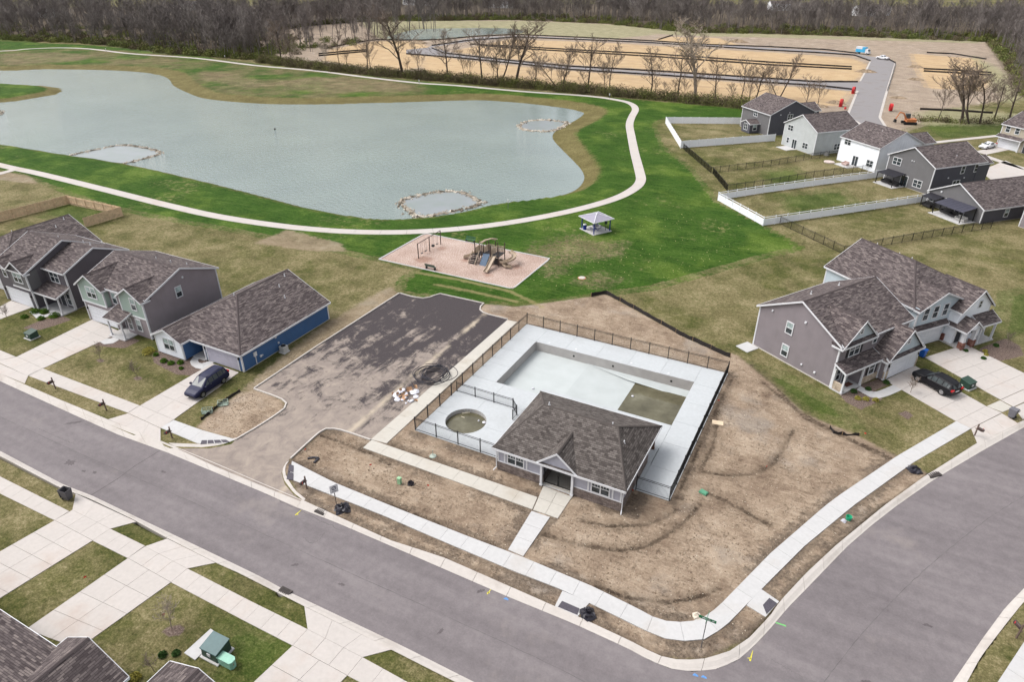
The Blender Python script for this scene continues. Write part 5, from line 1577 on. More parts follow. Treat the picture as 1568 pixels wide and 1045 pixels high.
M_SILT = plain('silt_cloth', rgb(38, 34, 34), .9, var=.3, scale=4)
def silt_fence(label, pts, h=.6, sp=2.5, sag=.12):
    O = pts[0]
    f = thing('silt_fence', label, 'silt fence', (O.x, O.y, 0), 0, 'black silt fences')
    P = [p - O for p in pts]
    n = max(2, int(length(P) / sp))
    L = resample(P, n)
    M = resample(P, n * 4)
    st = MB()
    for p in L:
        st.box(p.x - .025, p.x + .025, p.y - .025, p.y + .025, -.1, h + .12)
    vs, fs = [], []
    for i, p in enumerate(M):
        k = 1 - (0 if i % 4 == 0 else sag * rnd.random() * 2)
        j = Vector((rnd.uniform(-.06, .06), rnd.uniform(-.06, .06), 0))
        a = p + j
        vs += [(a.x, a.y, -.05), (a.x, a.y, h * k), (a.x + .02, a.y + .03, h * k), (a.x + .06, a.y + .1, -.05)]
    for i in range(len(M) - 1):
        for k in range(3):
            fs.append((4 * i + k, 4 * i + k + 1, 4 * i + 5 + k, 4 * i + 4 + k))
    MB().add(vs, fs).build('cloth', M_SILT, f, fix=False)
    tag(st.build('stake', plain('stake_wood', rgb(150, 125, 95), .9), f, fix=False), kind='stuff')
silt_fence('black silt fence along the dirt north of the pool', GL([(905, 455), (927, 450), (965, 470), (1000, 490), (1040, 513), (1072, 528), (1118, 548)]))
silt_fence('torn black silt fence by the grey house lawn', GL([c3(395, 525), c3(420, 555), c3(500, 570), c3(570, 572)]), .35, 1.5, .3)
silt_fence('black silt fence beside the dirt patch by the blue house', GL([c8(1190, 480), c8(1260, 425), c8(1330, 370), c8(1420, 310)]), .35, 1.5, .3)
SF = [('far', [(576, 61), (640, 62), (674, 61), (726, 56), (790, 53), (900, 58), (1000, 63), (1090, 69), (1180, 72)]), ('second', [(661, 70), (720, 62), (790, 57), (900, 61.5), (1000, 66), (1180, 77.5), (1250, 81), (1308, 85), (1333, 94)]),
      ('third', [(720, 68), (790, 71.5), (900, 78), (1000, 83), (1180, 96), (1304, 103)]), ('fourth', [(735, 70), (790, 74.5), (900, 81), (1000, 87), (1180, 100), (1304, 106.5)]),
      ('fifth', [(661, 74), (680, 82), (780, 93), (870, 102), (1000, 109), (1180, 121), (1246, 126), (1313, 126)]), ('sixth', [(622, 83), (700, 89), (790, 98), (870, 107), (1000, 115), (1180, 127.5), (1253, 132), (1308, 138)]),
      ('left upper', [(488, 83), (530, 79), (563, 76.5)]), ('left lower', [(488, 86), (530, 82), (563, 79)]), ('left bend', [(496, 75), (535, 67), (576, 61)]), ('short right upper', [(1414, 106), (1460, 108), (1518, 112)]), ('short right lower', [(1414, 109.5), (1460, 112), (1518, 115.5)]),
      ('right hedge', [(1408, 168), (1460, 170), (1520, 174)]), ('top right', [(1419, 81), (1460, 83), (1510, 91)]), ('short diagonal', [(1008, 61), (1030, 54)]), ('upper road edge', [(1180, 72), (1265, 76.5), (1312, 82)]), ('right road edge', [(1358, 90), (1371, 97), (1366, 115), (1358, 140)])]
for nm, p in SF:
    silt_fence('black silt fence line in the construction field, %s one' % nm, GL(p), .6, 6, .05)
# field roads
M_FROAD = concrete('field_road', rgb(150, 146, 147, .76), rgb(136, 126, 116, .7), .5)
fr = struct('road', 'pale road through the construction field')
sheet('road_surface', GL([(1333, 90), (1345, 88), (1360, 90), (1371, 97), (1364, 120), (1355, 150), (1346, 180), (1360, 198), (1330, 196), (1318, 190), (1296, 178), (1308, 150), (1312, 140), (1180, 127), (870, 107), (780, 97), (690, 88), (622, 82), (622, 76), (661, 72), (700, 83), (780, 93), (870, 102), (1180, 121), (1246, 126), (1316, 126)]), .03, M_FROAD, fr)
sheet('road_surface', GL([(1333, 93), (1345, 88), (1312, 83), (1250, 77), (1180, 73), (1000, 64), (900, 59), (790, 54), (726, 57), (661, 69.5), (655, 73), (720, 63), (790, 57), (900, 61.5), (1000, 66.5), (1180, 77), (1250, 80.5), (1308, 84.5)]), .036, M_FROAD, fr)
ke = struct('kerb', 'pale concrete edges of the field road')
ribbon(ke, GL([(1371, 97), (1364, 120), (1355, 150), (1347, 180), (1358, 197)]), .7, .07, M_KERB, 6, 'kerb_stone')
ribbon(ke, GL([(1333, 93), (1326, 108), (1317, 124)]), .6, .07, M_KERB, 6, 'kerb_stone')
ribbon(ke, GL([(1313, 139), (1306, 156), (1297, 178), (1318, 190)]), .7, .07, M_KERB, 6, 'kerb_stone')
sw6 = struct('sidewalk', 'pale sidewalk strips at the far right houses')
ribbon(sw6, GL([(1425, 219), (1470, 214), (1527, 208)]), 1.6, .05, M_CONCW, 3)
ribbon(sw6, GL([(1508, 239), (1540, 250), (1600, 268)]), 1.8, .05, M_CONCW, 3)
dr = struct('driveway', 'concrete driveway under the white car')
grid_slabs(dr, GL([qF(830, 365), qF(925, 392), qF(1120, 350), qF(1040, 320)]), 2, 3)
dr = struct('driveway', 'pale driveway between the two dark grey far houses')
grid_slabs(dr, GL([(1500, 262), (1530, 285), (1610, 280), (1540, 246)]), 2, 3)

# ------------------------------------------------------------------ vehicles
def paint(name, c, rough=.5):
    m = plain(name, c, rough, 0, .06, 1.5, .3)
    m.node_tree.nodes['Principled BSDF'].inputs['Coat Weight'].default_value = .0
    m.node_tree.nodes['Principled BSDF'].inputs['Coat Roughness'].default_value = .08
    return m
M_TYRE = plain('tyre', rgb(30, 29, 29), .85)
M_RIM = plain('rim', rgb(176, 176, 180), .3, .7)
M_LAMP = plain('headlamp', rgb(205, 210, 215), .1)
M_TAIL = plain('tail_lamp', rgb(170, 22, 28), .2)
M_CARGL = glassm('car_glass', (.018, .024, .026, 1), .38)
def wheel(par, x, y, r, w, side):
    n = 18
    o = MB().tube((x, y - w / 2, r), (x, y + w / 2, r), r, n=n).build('wheel', M_TYRE, par)
    s = side
    yy = y + s * (w / 2 + .006)
    rim = MB()
    rr = r * .68
    rim.tube((x, yy - s * .03, r), (x, yy + s * .004, r), rr, rr * .96, n=n)
    rm = rim.build('rim', M_RIM, o)
    gp = MB()
    for i in range(5):
        a = 2 * math.pi * (i + .5) / 5
        c = Vector((x + rr * .62 * math.cos(a), yy + s * .006, r + rr * .62 * math.sin(a)))
        gp.tube(c, c + Vector((0, s * .004, 0)), rr * .2, n=7)
    gp.build('spoke_gap', M_TYRE, rm)
def car(name, label, loc, heading, st, wb, col, cat, wheel_r=.34, W=.95, pillars=(), roofrails=False, glass_tint=None):
    """st: stations front to rear (x, zbottom, zbelt, ztop, half width, half width at the top)"""
    e = thing(name, label, cat, loc, heading)
    mb = MB()
    rings = []
    for (x, zb, zl, zt, w, wt) in st:
        zm = (zb + zl) / 2
        half = [(0, zb), (w * .8, zb), (w * .97, zb + .1), (w, zm), (w * .975, zl - .03), (w * .93, zl + .02), (wt + (w * .93 - wt) * .12, zt - .07 if zt - zl > .15 else zt - .02), (wt * .88, zt), (0, zt + .015)]
        rings.append([(x, a, b) for a, b in half] + [(x, -a, b) for a, b in half[-2:0:-1]])
    k = len(rings[0])
    vs = [v for r in rings for v in r]
    fs = [(i * k + j, (i + 1) * k + j, (i + 1) * k + (j + 1) % k, i * k + (j + 1) % k) for i in range(len(rings) - 1) for j in range(k)]
    fs += [tuple(range(k)), tuple(range((len(rings) - 1) * k + k - 1, (len(rings) - 1) * k - 1, -1))]
    body = mb.add(vs, fs).build('body', col, e)
    # glass
    def lift(p, q, d=.008):
        return p
    def quad(name, pts, out, parent):
        o = Vector(out).normalized() * .008
        pts = [Vector(p) for p in pts]
        c = sum(pts, Vector()) / len(pts)
        P = [c + (p - c) * .94 for p in pts]
        mb = MB().add([p + o for p in P] + [p - o * .5 for p in P], [(0, 1, 2, 3), (7, 6, 5, 4), (0, 1, 5, 4), (1, 2, 6, 5), (2, 3, 7, 6), (3, 0, 4, 7)])
        return mb.build(name, M_CARGL, parent)
    # windshield and rear glass run between the two stations given
    ws, rs, side = pillars
    a, b = st[ws[0]], st[ws[1]]
    quad('windshield', [(a[0], -a[5] * .9, a[3] + .01), (a[0], a[5] * .9, a[3] + .01), (b[0], b[5] * .86, b[3] - .005), (b[0], -b[5] * .86, b[3] - .005)], (1, 0, 1.2), e)
    a, b = st[rs[0]], st[rs[1]]
    quad('rear_window', [(a[0], -a[5] * .84, a[3] - .01), (a[0], a[5] * .84, a[3] - .01), (b[0], b[5] * .86, b[3] + (.0)), (b[0], -b[5] * .86, b[3])], (-1, 0, 1.0), e)
    for (i, j, f0, f1) in side:
        a, b = st[i], st[j]
        for s in (1, -1):
            def pt(S, t):
                y0, z0_ = S[4] * .935, S[2] + .035
                y1, z1_ = S[5] + (S[4] * .93 - S[5]) * .12, S[3] - .09
                return Vector((S[0], s * (y0 + (y1 - y0) * t), z0_ + (z1_ - z0_) * t))
            A0, A1, B0, B1 = pt(a, 0), pt(a, 1), pt(b, 0), pt(b, 1)
            p = [A0.lerp(B0, f0), A0.lerp(B0, f1), A1.lerp(B1, f1), A1.lerp(B1, f0)]
            quad('side_window', p, (0, s, .25), e)
    # wheels and arches
    for x in wb:
        for s in (1, -1):
            MB().tube((x, s * (W - .26), wheel_r + .02), (x, s * (W + .004), wheel_r + .02), wheel_r * 1.16, n=18).build('wheel_arch', M_TYRE, e)
            wheel(e, x, s * (W - .1), wheel_r, .23, s)
    f, r = st[0], st[-1]
    for s in (1, -1):
        f1_ = st[1]
        MB().hexa([(f1_[0] - .3, s * f1_[4] * .93, .56), (f[0] - .02, s * .48, .56), (f[0] - .06, s * .44, .5), (f1_[0] - .3, s * f1_[4] * .8, .5), (f1_[0] - .36, s * f1_[4] * .93, .72), (f[0] - .07, s * .5, .67), (f[0] - .1, s * .44, .6), (f1_[0] - .36, s * f1_[4] * .8, .64)]).build('headlight', M_LAMP, e)
        MB().box(r[0] - .03, r[0] + .14, min(s * .55, s * .92), max(s * .55, s * .92), .92, 1.12).build('tail_light', M_TAIL, e)
        mx = st[ws[0]][0] - .25
        MB().box(mx - .1, mx + .08, min(s * W, s * (W + .2)), max(s * W, s * (W + .2)), st[ws[0]][2] + .02, st[ws[0]][2] + .2).build('mirror', col, e)
        for hx in (wb[0] - 1.35, wb[0] - 2.25):
            MB().box(hx - .1, hx + .1, min(s * W * .965, s * (W * .99)), max(s * W * .965, s * (W * .99)), .95, .985).build('door_handle', M_RIM, e)
        if roofrails:
            MB().beam((st[roofrails[0]][0], s * .52, st[roofrails[0]][3] + .07), (st[roofrails[1]][0], s * .52, st[roofrails[1]][3] + .06), .04, .05).build('roof_rail', M_BLACK, e, fix=False)
    MB().box(r[0] - .03, r[0] + .1, -.26, .26, .78, .9).build('licence_plate', M_WHITE, e)
    MB().box(f[0] - .1, f[0] + .02, -.5, .5, .42, .52).build('grille', M_BLACK, e)
    return e
VAN = [(2.5, .38, .6, .66, .72, .6), (2.38, .26, .66, .78, .86, .7), (1.95, .22, .82, .95, .94, .76), (1.35, .22, .95, 1.06, .97, .8), (.35, .22, 1.02, 1.68, .98, .7), (-.3, .22, 1.04, 1.76, .99, .71), (-1.7, .22, 1.06, 1.74, .98, .7), (-2.15, .24, 1.06, 1.68, .96, .68), (-2.48, .3, 1.02, 1.12, .9, .74), (-2.55, .36, .8, .9, .85, .74)]
car('minivan', 'dark blue minivan parked on the driveway of the blue house', (-58.72, 40.15, .05), math.radians(-85.5), VAN, (1.55, -1.5), paint('navy_paint', rgb(24, 27, 58)), 'car', .34, .97, ((3, 4), (7, 8), [(3, 4, .45, .97), (4, 5, 0.05, .97), (5, 6, .03, .45), (5, 6, .5, .97), (6, 7, .05, .8)]), (4, 6))
SUV = [(2.4, .4, .68, .76, .74, .6), (2.28, .28, .76, .88, .88, .72), (1.9, .26, .9, 1.0, .95, .78), (.95, .26, 1.02, 1.1, .97, .8), (.1, .26, 1.06, 1.64, .97, .68), (-.5, .26, 1.08, 1.7, .97, .69), (-1.7, .26, 1.12, 1.64, .96, .67), (-2.1, .28, 1.12, 1.56, .94, .64), (-2.38, .34, 1.04, 1.14, .9, .72), (-2.45, .42, .8, .92, .84, .72)]
car('sport_utility_vehicle', 'black sport utility car parked on the right hand driveway', (12.35, 77.55, .05), math.radians(142), SUV, (1.48, -1.42), paint('black_paint', rgb(18, 17, 22)), 'car', .37, .95, ((3, 4), (7, 8), [(3, 4, .5, .96), (4, 5, .05, .97), (5, 6, .03, .55), (5, 6, .62, .97), (6, 7, .05, .7)]), (4, 6))
SEDAN = [(2.35, .34, .56, .62, .7, .58), (2.22, .22, .62, .72, .84, .68), (1.8, .2, .74, .84, .9, .74), (.9, .2, .86, .93, .92, .76), (.0, .2, .88, 1.38, .92, .6), (-.5, .2, .9, 1.44, .92, .61), (-1.1, .2, .92, 1.38, .92, .6), (-1.75, .2, .94, 1.0, .91, .7), (-2.25, .26, .92, .98, .86, .7), (-2.38, .34, .7, .78, .8, .66)]
a_, b_ = G(*qF(1000, 334)), G(*qF(917, 352))
d_ = (b_ - a_).normalized(); nrm_ = Vector((-d_.y, d_.x, 0))
hd = math.atan2(d_.y, d_.x)
cc_ = (a_ + b_) / 2 + (nrm_ if nrm_.y > 0 else -nrm_) * .85
car('sedan', 'white sedan on the driveway of the tan house', (cc_.x, cc_.y, .05), hd, SEDAN, (1.4, -1.35), paint('white_paint', rgb(225, 226, 230, .85)), 'car', .32, .9, ((3, 4), (6, 7), [(3, 4, .5, .96), (4, 5, .05, .96), (5, 6, .05, .95)]))
PICK = [(2.7, .45, .75, .85, .8, .65), (2.55, .35, .85, 1.0, .92, .75), (1.4, .35, 1.05, 1.12, .97, .8), (.7, .35, 1.1, 1.75, .97, .7), (.2, .35, 1.1, 1.82, .97, .7), (-.7, .35, 1.1, 1.78, .97, .7), (-.95, .35, 1.1, 1.2, .97, .85), (-2.6, .4, 1.08, 1.14, .95, .85), (-2.75, .5, 1.0, 1.05, .92, .82)]
p_ = G(1351, 91)
car('pickup_truck', 'white pickup truck parked at the bend of the field road', (p_.x, p_.y, .05), math.radians(152), PICK, (1.7, -1.7), MATS['white_paint'], 'truck', .4, .95, ((2, 3), (5, 6), [(3, 4, .05, .95), (4, 5, .05, .95)]))
# service truck with blue and white box body
p_ = G(1321, 83)
t = thing('box_truck', 'white and bright blue box truck on the field road', 'truck', (p_.x, p_.y, .05), math.radians(-25))
MB().box(-3.2, 1.2, -1.15, 1.15, .9, 3.1).build('cargo_box', plain('truck_blue', rgb(60, 160, 205), .4), t)
MB().box(-3.22, -.2, -1.17, 1.17, 2.2, 3.14).build('white_panel', M_WHITE, t)
MB().hexa([(1.3, -1.05, .6), (3.2, -1.05, .6), (3.2, 1.05, .6), (1.3, 1.05, .6), (1.3, -1, 2.5), (2.4, -1, 2.4), (2.4, 1, 2.4), (1.3, 1, 2.5)]).build('cab', M_WHITE, t)
MB().hexa([(2.5, -.9, 1.6), (2.85, -.9, 1.5), (2.85, .9, 1.5), (2.5, .9, 1.6), (2.35, -.85, 2.3), (2.5, -.85, 2.25), (2.5, .85, 2.25), (2.35, .85, 2.3)]).build('windshield', M_CARGL, t)
for x in (-2.2, 2.3):
    for s in (1, -1): wheel(t, x, s * .95, .45, .3, s)
# excavator
p_ = G(1391, 190)
t = thing('excavator', 'orange compact excavator standing on bare dirt by the far road', 'excavator', (p_.x, p_.y, 0), math.radians(200))
M_ORG = plain('machine_orange', rgb(186, 116, 72), .6, var=.2)
for s in (1, -1):
    o = MB()
    prof = [(-1.6, .1), (-1.75, .4), (-1.6, .7), (1.6, .7), (1.75, .4), (1.6, .1)]
    n = len(prof)
    o.add([(x, s * 1.1 - .22, z) for x, z in prof] + [(x, s * 1.1 + .22, z) for x, z in prof], [tuple(range(n)), tuple(range(2 * n - 1, n - 1, -1))] + [(i, (i + 1) % n, n + (i + 1) % n, n + i) for i in range(n)])
    o.build('track', M_TYRE, t)
MB().box(-1.5, 1.0, -1.05, 1.05, .75, 1.5).build('house_body', M_ORG, t)
MB().hexa([(-.1, -1, 1.5), (1.2, -1, 1.5), (1.2, .05, 1.5), (-.1, .05, 1.5), (0, -.95, 2.7), (1.0, -.95, 2.7), (1.0, 0, 2.7), (0, 0, 2.7)]).build('cab', M_CARGL, t)
MB().path([(1.0, .5, 1.3), (2.2, .5, 3.0), (3.2, .5, 3.2)], .2, 6).build('boom', M_ORG, t, fix=False)
MB().path([(3.2, .5, 3.2), (3.9, .5, 1.4)], .14, 6).build('arm', M_ORG, t, fix=False)
MB().hexa([(3.6, .1, .5), (4.3, .1, .6), (4.3, .9, .6), (3.6, .9, .5), (3.7, .1, 1.3), (4.1, .1, 1.4), (4.1, .9, 1.4), (3.7, .9, 1.3)]).build('bucket', M_TYRE, t)
# red spools of pipe
M_RED = plain('pipe_red', rgb(190, 45, 48), .5)
def spool(px, lab, r, flat=True, solid=False):
    p = G(*px)
    t = thing('pipe_coil', lab, 'pipe coil', (p.x, p.y, 0), rnd.uniform(0, 3))
    mb = MB()
    for k in range(4):
        n = 24
        rr = r - .05 * (k % 2)
        if flat:
            mb.path([(rr * math.cos(2 * math.pi * i / n), rr * math.sin(2 * math.pi * i / n), .12 + k * .2) for i in range(n + 1)], .12, 6)
        else:
            mb.path([(rr * math.cos(2 * math.pi * i / n), -.3 + k * .2, r + .12 + rr * math.sin(2 * math.pi * i / n)) for i in range(n + 1)], .12, 6)
    mb.build('coil', M_RED, t, fix=False)
    if solid:
        MB().box(-r * .7, r * .7, -.4, .4, 0, r * 1.6).build('core', M_RED, t)
spool((1306, 143), 'red pipe coil on the left edge of the field road', 1.0, False, True)
spool((1287, 163), 'red pipe coil lying on dirt nearest the slate house', 1.05, False, True)
spool((1363, 170), 'dark red pipe coil standing right of the field road', 1.0, False)
p_ = G(1294, 167); MB().lathe([(.3, 0), (.34, .4), (.25, .6), (0.01, .62)], (0, 0, 0), 10).build('marker_drum', M_RED)
o = bpy.data.objects['marker_drum']; o.location = (p_.x, p_.y, 0); tag(o, 'small red drum beside the red pipe coils', 'drum')

# ------------------------------------------------------------------ utility boxes, bins, mailboxes, signs
M_GRNBOX = plain('utility_green', rgb(44, 66, 56), .55, var=.15)
M_TEAL = plain('utility_teal', rgb(70, 96, 98), .5, var=.1)
def transformer(px, label, rz=0, lid=None, s=1.0):
    p = G(*px)
    t = thing('transformer_box', label, 'utility box', (p.x, p.y, 0), rz, None)
    w, d, h = .62 * s, .55 * s, .95 * s
    MB().box(-w - .12, w + .12, -d - .15, d + .12, -.1, .1).build('pad', M_CONC, t)
    MB().hexa([(-w, -d, .1), (w, -d, .1), (w, d, .1), (-w, d, .1), (-w, -d * .9, h * .8), (w, -d * .9, h * .8), (w, d, h), (-w, d, h)]).build('cabinet', M_GRNBOX, t)
    MB().hexa([(-w - .04, -d - .02, h * .8), (w + .04, -d - .02, h * .8), (w + .04, d + .04, h), (-w - .04, d + .04, h), (-w - .03, -d, h * .8 + .06), (w + .03, -d, h * .8 + .06), (w + .03, d + .03, h + .06), (-w - .03, d + .03, h + .06)]).build('lid', lid or M_GRNBOX, t)
    MB().box(-.14, .14, -d - .03, -d + .05, h * .4, h * .62).build('warning_plate', M_WHITE, t)
    return t
transformer(crop(0, 390, 7.74)(385, 985), 'dark green utility box on the lawn before the dark grey house', 0, s=.95)
transformer((1480, 593), 'dark green utility box between the two right hand driveways', math.radians(55), s=1.0)
transformer((333, 1001), 'tall teal topped utility box on the lawn at the bottom', math.radians(2), M_TEAL, 1.15)
p_ = G(346, 1018)
t = thing('utility_pedestal', 'mint green pedestal box beside the teal topped utility box', 'utility box', (p_.x + .1, p_.y + .05, 0), math.radians(2))
M_MINT = plain('mint_plastic', rgb(150, 200, 180, .8), .5)
MB().prism([(-.55, -.25), (.55, -.25), (.65, -.1), (.65, .15), (.5, .28), (-.5, .28), (-.65, .15), (-.65, -.1)], 0, .62).build('body', M_MINT, t)
MB().prism([(-.58, -.28), (.58, -.28), (.69, -.1), (.69, .17), (.52, .32), (-.52, .32), (-.69, .17), (-.69, -.1)], .62, .72).build('lid', M_MINT, t)
p_ = G(311, 988); o = MB().box(-1.1, 1.1, -.55, .55, -.05, .08).build('concrete_pad', M_CONC); o.location = (p_.x, p_.y, 0); o.rotation_euler.z = math.radians(88); tag(o, 'bare concrete pad beside the teal topped utility box', 'concrete pad')
p_ = G(1470, 596); o = MB().box(-.14, .14, -.12, .12, 0, .5).box(-.11, .11, -.09, .09, .5, .56).build('meter_pedestal', plain('pale_green', rgb(170, 182, 165), .6)); o.location = (p_.x, p_.y, 0); tag(o, 'small pale pedestal behind the black car', 'utility box')
def bin_(px, label, col, rz, open_=False, s=1.0):
    p = G(*px)
    t = thing('wheeled_bin', label, 'trash bin', (p.x, p.y, .05), rz)
    a, b = .24 * s, .31 * s
    c, d = .26 * s, .36 * s
    h = 1.0 * s
    if open_:
        mb = MB()
        ro = [(-a, -c), (a, -c), (a, c), (-a, c)]; rt = [(-b, -d), (b, -d), (b, d), (-b, d)]
        vs = [(x, y, .08) for x, y in ro] + [(x, y, h) for x, y in rt] + [(x * .93, y * .93, h) for x, y in rt] + [(x * .9, y * .9, .14) for x, y in ro]
        fs = [(3, 2, 1, 0)] + [(i, (i + 1) % 4, 4 + (i + 1) % 4, 4 + i) for i in range(4)] + [(4 + i, 4 + (i + 1) % 4, 8 + (i + 1) % 4, 8 + i) for i in range(4)] + [(8 + i, 8 + (i + 1) % 4, 12 + (i + 1) % 4, 12 + i) for i in range(4)] + [(12, 13, 14, 15)]
        mb.add(vs, fs).build('body', col, t)
        MB().hexa([(-b, d + .02, .25), (b, d + .02, .25), (b, d + .06, .25), (-b, d + .06, .25), (-b, d + .02, h + .02), (b, d + .02, h + .02), (b, d + .07, h + .02), (-b, d + .07, h + .02)]).build('lid', col, t)
    else:
        MB().hexa([(-a, -c, .08), (a, -c, .08), (a, c, .08), (-a, c, .08), (-b, -d, h), (b, -d, h), (b, d, h), (-b, d, h)]).build('body', col, t)
        MB().hexa([(-b - .03, -d - .04, h), (b + .03, -d - .04, h), (b + .03, d + .03, h), (-b - .03, d + .03, h), (-b, -d, h + .06), (b, -d, h + .06), (b, d, h + .1), (-b, d, h + .1)]).build('lid', col, t)
    for s_ in (-1, 1):
        MB().tube((s_ * (a + .02), c + .03, .12), (s_ * (a - .06), c + .03, .12), .12, n=10).build('wheel', M_TYRE, t)
    MB().tube((-b, d + .09, h - .04), (b, d + .09, h - .04), .025, n=6).build('handle', M_TYRE, t)
bin_((105, 765), 'grey wheeled bin with its lid flipped open at the near kerb', plain('bin_grey', rgb(78, 76, 80), .6), math.radians(100), True, 1.1)
bin_((1548, 640), 'grey wheeled bin with closed lid on the right driveway', plain('bin_light_grey', rgb(98, 97, 103), .6), math.radians(-120))
bin_((1411, 547), 'bright blue recycling bin at the grey house corner', plain('bin_blue', rgb(28, 84, 165), .5), math.radians(58))
M_MAILB = plain('mailbox_brown', rgb(62, 48, 46), .5); M_POSTW = plain('mailbox_post', rgb(96, 80, 72), .9)
def mailbox(px, label, rz):
    p = G(*px)
    t = thing('mailbox', label, 'mailbox', (p.x, p.y, 0), rz)
    MB().box(-.05, .05, -.05, .05, -.1, 1.45).build('post', M_POSTW, t)
    MB().box(-.04, .04, -.5, .15, .82, .9).build('arm', M_POSTW, t)
    n = 8
    prof = [(-.11, .9), (.11, .9)] + [(.11 * math.cos(math.pi * i / n), 1.06 + .11 * math.sin(math.pi * i / n)) for i in range(n + 1)]
    k = len(prof)
    mb = MB().add([(x, -.62, z) for x, z in prof] + [(x, -.06, z) for x, z in prof], [tuple(range(k)), tuple(range(2 * k - 1, k - 1, -1))] + [(i, (i + 1) % k, k + (i + 1) % k, k + i) for i in range(k)])
    b = mb.build('box', M_MAILB, t)
    MB().box(.11, .125, -.5, -.45, .98, 1.2).build('flag', M_RED, b)
c10 = crop(60, 565, 13.07)
mailbox(c10(330, 400), 'brown mailbox on the kerb strip nearest the left edge', 0)
mailbox(c10(1350, 840), 'brown mailbox on the kerb strip left of the minivan driveway', 0)
mailbox((264, 672), 'brown mailbox in the triangle left of the car park drive', 0)
mailbox((470, 749), 'brown mailbox near the sign right of the car park drive', 0)
mailbox((1492, 668), 'brown mailbox on the kerb strip by the right driveway', math.radians(55))
mailbox((1556, 978), 'grey wooden mailbox post in the lower right corner', math.radians(215))
# street name sign
M_SIGNG = plain('sign_green', rgb(20, 104, 66), .4, var=.08); M_POLE = plain('sign_pole', rgb(112, 112, 116), .5, .6)
p_ = G(1073.5, 992)
t = thing('street_sign', 'green street name sign on a thin pole at the corner', 'street sign', (p_.x, p_.y, 0))
MB().tube((0, 0, -.1), (0, 0, 2.95), .032, n=8).build('pole', M_POLE, t)
bl = MB().box(-.55, .62, -.012, .012, 2.82, 3.06).build('sign_blade', M_SIGNG, t)
for u0, u1 in ((-.32, -.1), (-.06, .05), (.09, .22), (.34, .5)):
    MB().box(u0, u1, -.017, -.013, 2.91, 2.98).build('white_lettering', M_WHITE, bl)
b2 = MB().box(-.012, .012, -.55, .5, 3.08, 3.28).build('sign_blade', M_SIGNG, t)
# white warning plate
p_ = G(516, 778)
t = thing('roadside_sign', 'white square sign with dark symbol on a post by the sidewalk', 'sign', (p_.x, p_.y, 0), math.radians(60))
MB().tube((0, 0, -.1), (0, 0, 2.2), .035, n=6).build('pole', plain('sign_post_brown', rgb(84, 74, 70), .7), t)
pl = MB().box(-.36, .36, -.05, -.036, 1.75, 2.6).build('plate', M_WHITE, t)
ring = MB()
n = 20
for i in range(n):
    a0, a1 = 2 * math.pi * i / n, 2 * math.pi * (i + 1) / n
    ring.add([(r * math.cos(a), -.054, 2.25 + r * math.sin(a)) for a in (a0, a1) for r in (.2, .14)], [(0, 1, 3, 2)])
ring.add([(-.14, -.055, 2.12), (-.1, -.055, 2.1), (.14, -.055, 2.38), (.1, -.055, 2.4)], [(0, 1, 2, 3)])
ring.add([(-.2, -.055, 1.9), (.2, -.055, 1.9), (.2, -.055, 1.95), (-.2, -.055, 1.95)], [(0, 1, 2, 3)])
ring.build('symbol', plain('sign_ink', rgb(48, 46, 80), .6), pl, fix=False)
# catch basin covers, utility lids, black plates in the kerb
M_IRON = plain('cast_iron', rgb(58, 52, 50), .7, var=.3, scale=9)
def flat_disc(name, px, r, lab, cat, mat, z=.05, ring=None):
    p = G(*px)
    o = MB().lathe([(r, -.05), (r, z - .01), (r * .9, z), (.01, z)], (0, 0, 0), 16).build(name, mat)
    o.location = (p.x, p.y, 0)
    if ring: MB().lathe([(r + .12, -.05), (r + .12, .03), (r + .02, .035)], (0, 0, 0), 16).build('collar', ring, o)
    return tag(o, lab, cat)
flat_disc('manhole_cover', (891, 426), .5, 'round manhole cover in the green grass above the pool', 'manhole', M_CONCD, .09, plain('rust_ring', rgb(170, 110, 84), .9))
def drain(px, lab, rz, w=.8, d=.45):
    p = G(*px)
    t = thing('storm_drain', lab, 'drain', (p.x, p.y, -.08), rz)
    MB().box(-w, w, -d, d, -.2, .09).build('frame', M_IRON, t)
    for i in range(5):
        MB().box(-w + .1 + i * (2 * w - .2) / 5, -w + .02 + (i + 1) * (2 * w - .2) / 5, -d + .06, d - .06, .09, .115).build('grate_bar', M_IRON, t)
drain((491, 783), 'dark storm drain in the far kerb below the white sign', math.radians(0), .5, .3)
drain((436, 906), 'dark storm drain in the near kerb', math.radians(0), .5, .3)
drain((1430, 727), 'dark storm drain in the right hand kerb', math.radians(47), .7, .3)
# street paint left by surveyors
def mark(px, rgbc, pts, name):
    M = plain(name, rgbc, .8, var=.2, scale=12)
    p = G(*px, -.12)
    v = [(p.x + x, p.y + y, -.114) for x, y in pts]
    MB().add(v, [tuple(range(len(v)))]).build('paint_mark', M, road, fix=False)
arrow = [(-.05, -.4), (.06, -.4), (.05, .5), (.02, .5)]
for px in ((457, 785), (750, 905), (1150, 1006)): mark(px, rgb(214, 204, 70, .85), [(x + rnd.uniform(-.03, .03), y) for x, y in arrow], 'paint_yellow'); mark((px[0] - 3, px[1] + 4), rgb(214, 204, 70, .85), [(-.15, 0), (.15, .05), (.05, .15)], 'paint_yellow')
for px in ((775, 918), (1065, 1035), (1078, 1038)): mark(px, rgb(92, 140, 196, .85), [(-.2, -.1), (.2, -.05), (.15, .08), (-.1, .12)], 'paint_blue')
mark((1195, 957), rgb(112, 190, 110, .85), [(-.4, -.06), (.4, -.02), (.35, .1), (-.3, .05)], 'paint_green')
M_TAR = plain('tar_patch', rgb(96, 89, 91, .78), .8, var=.25, scale=7)
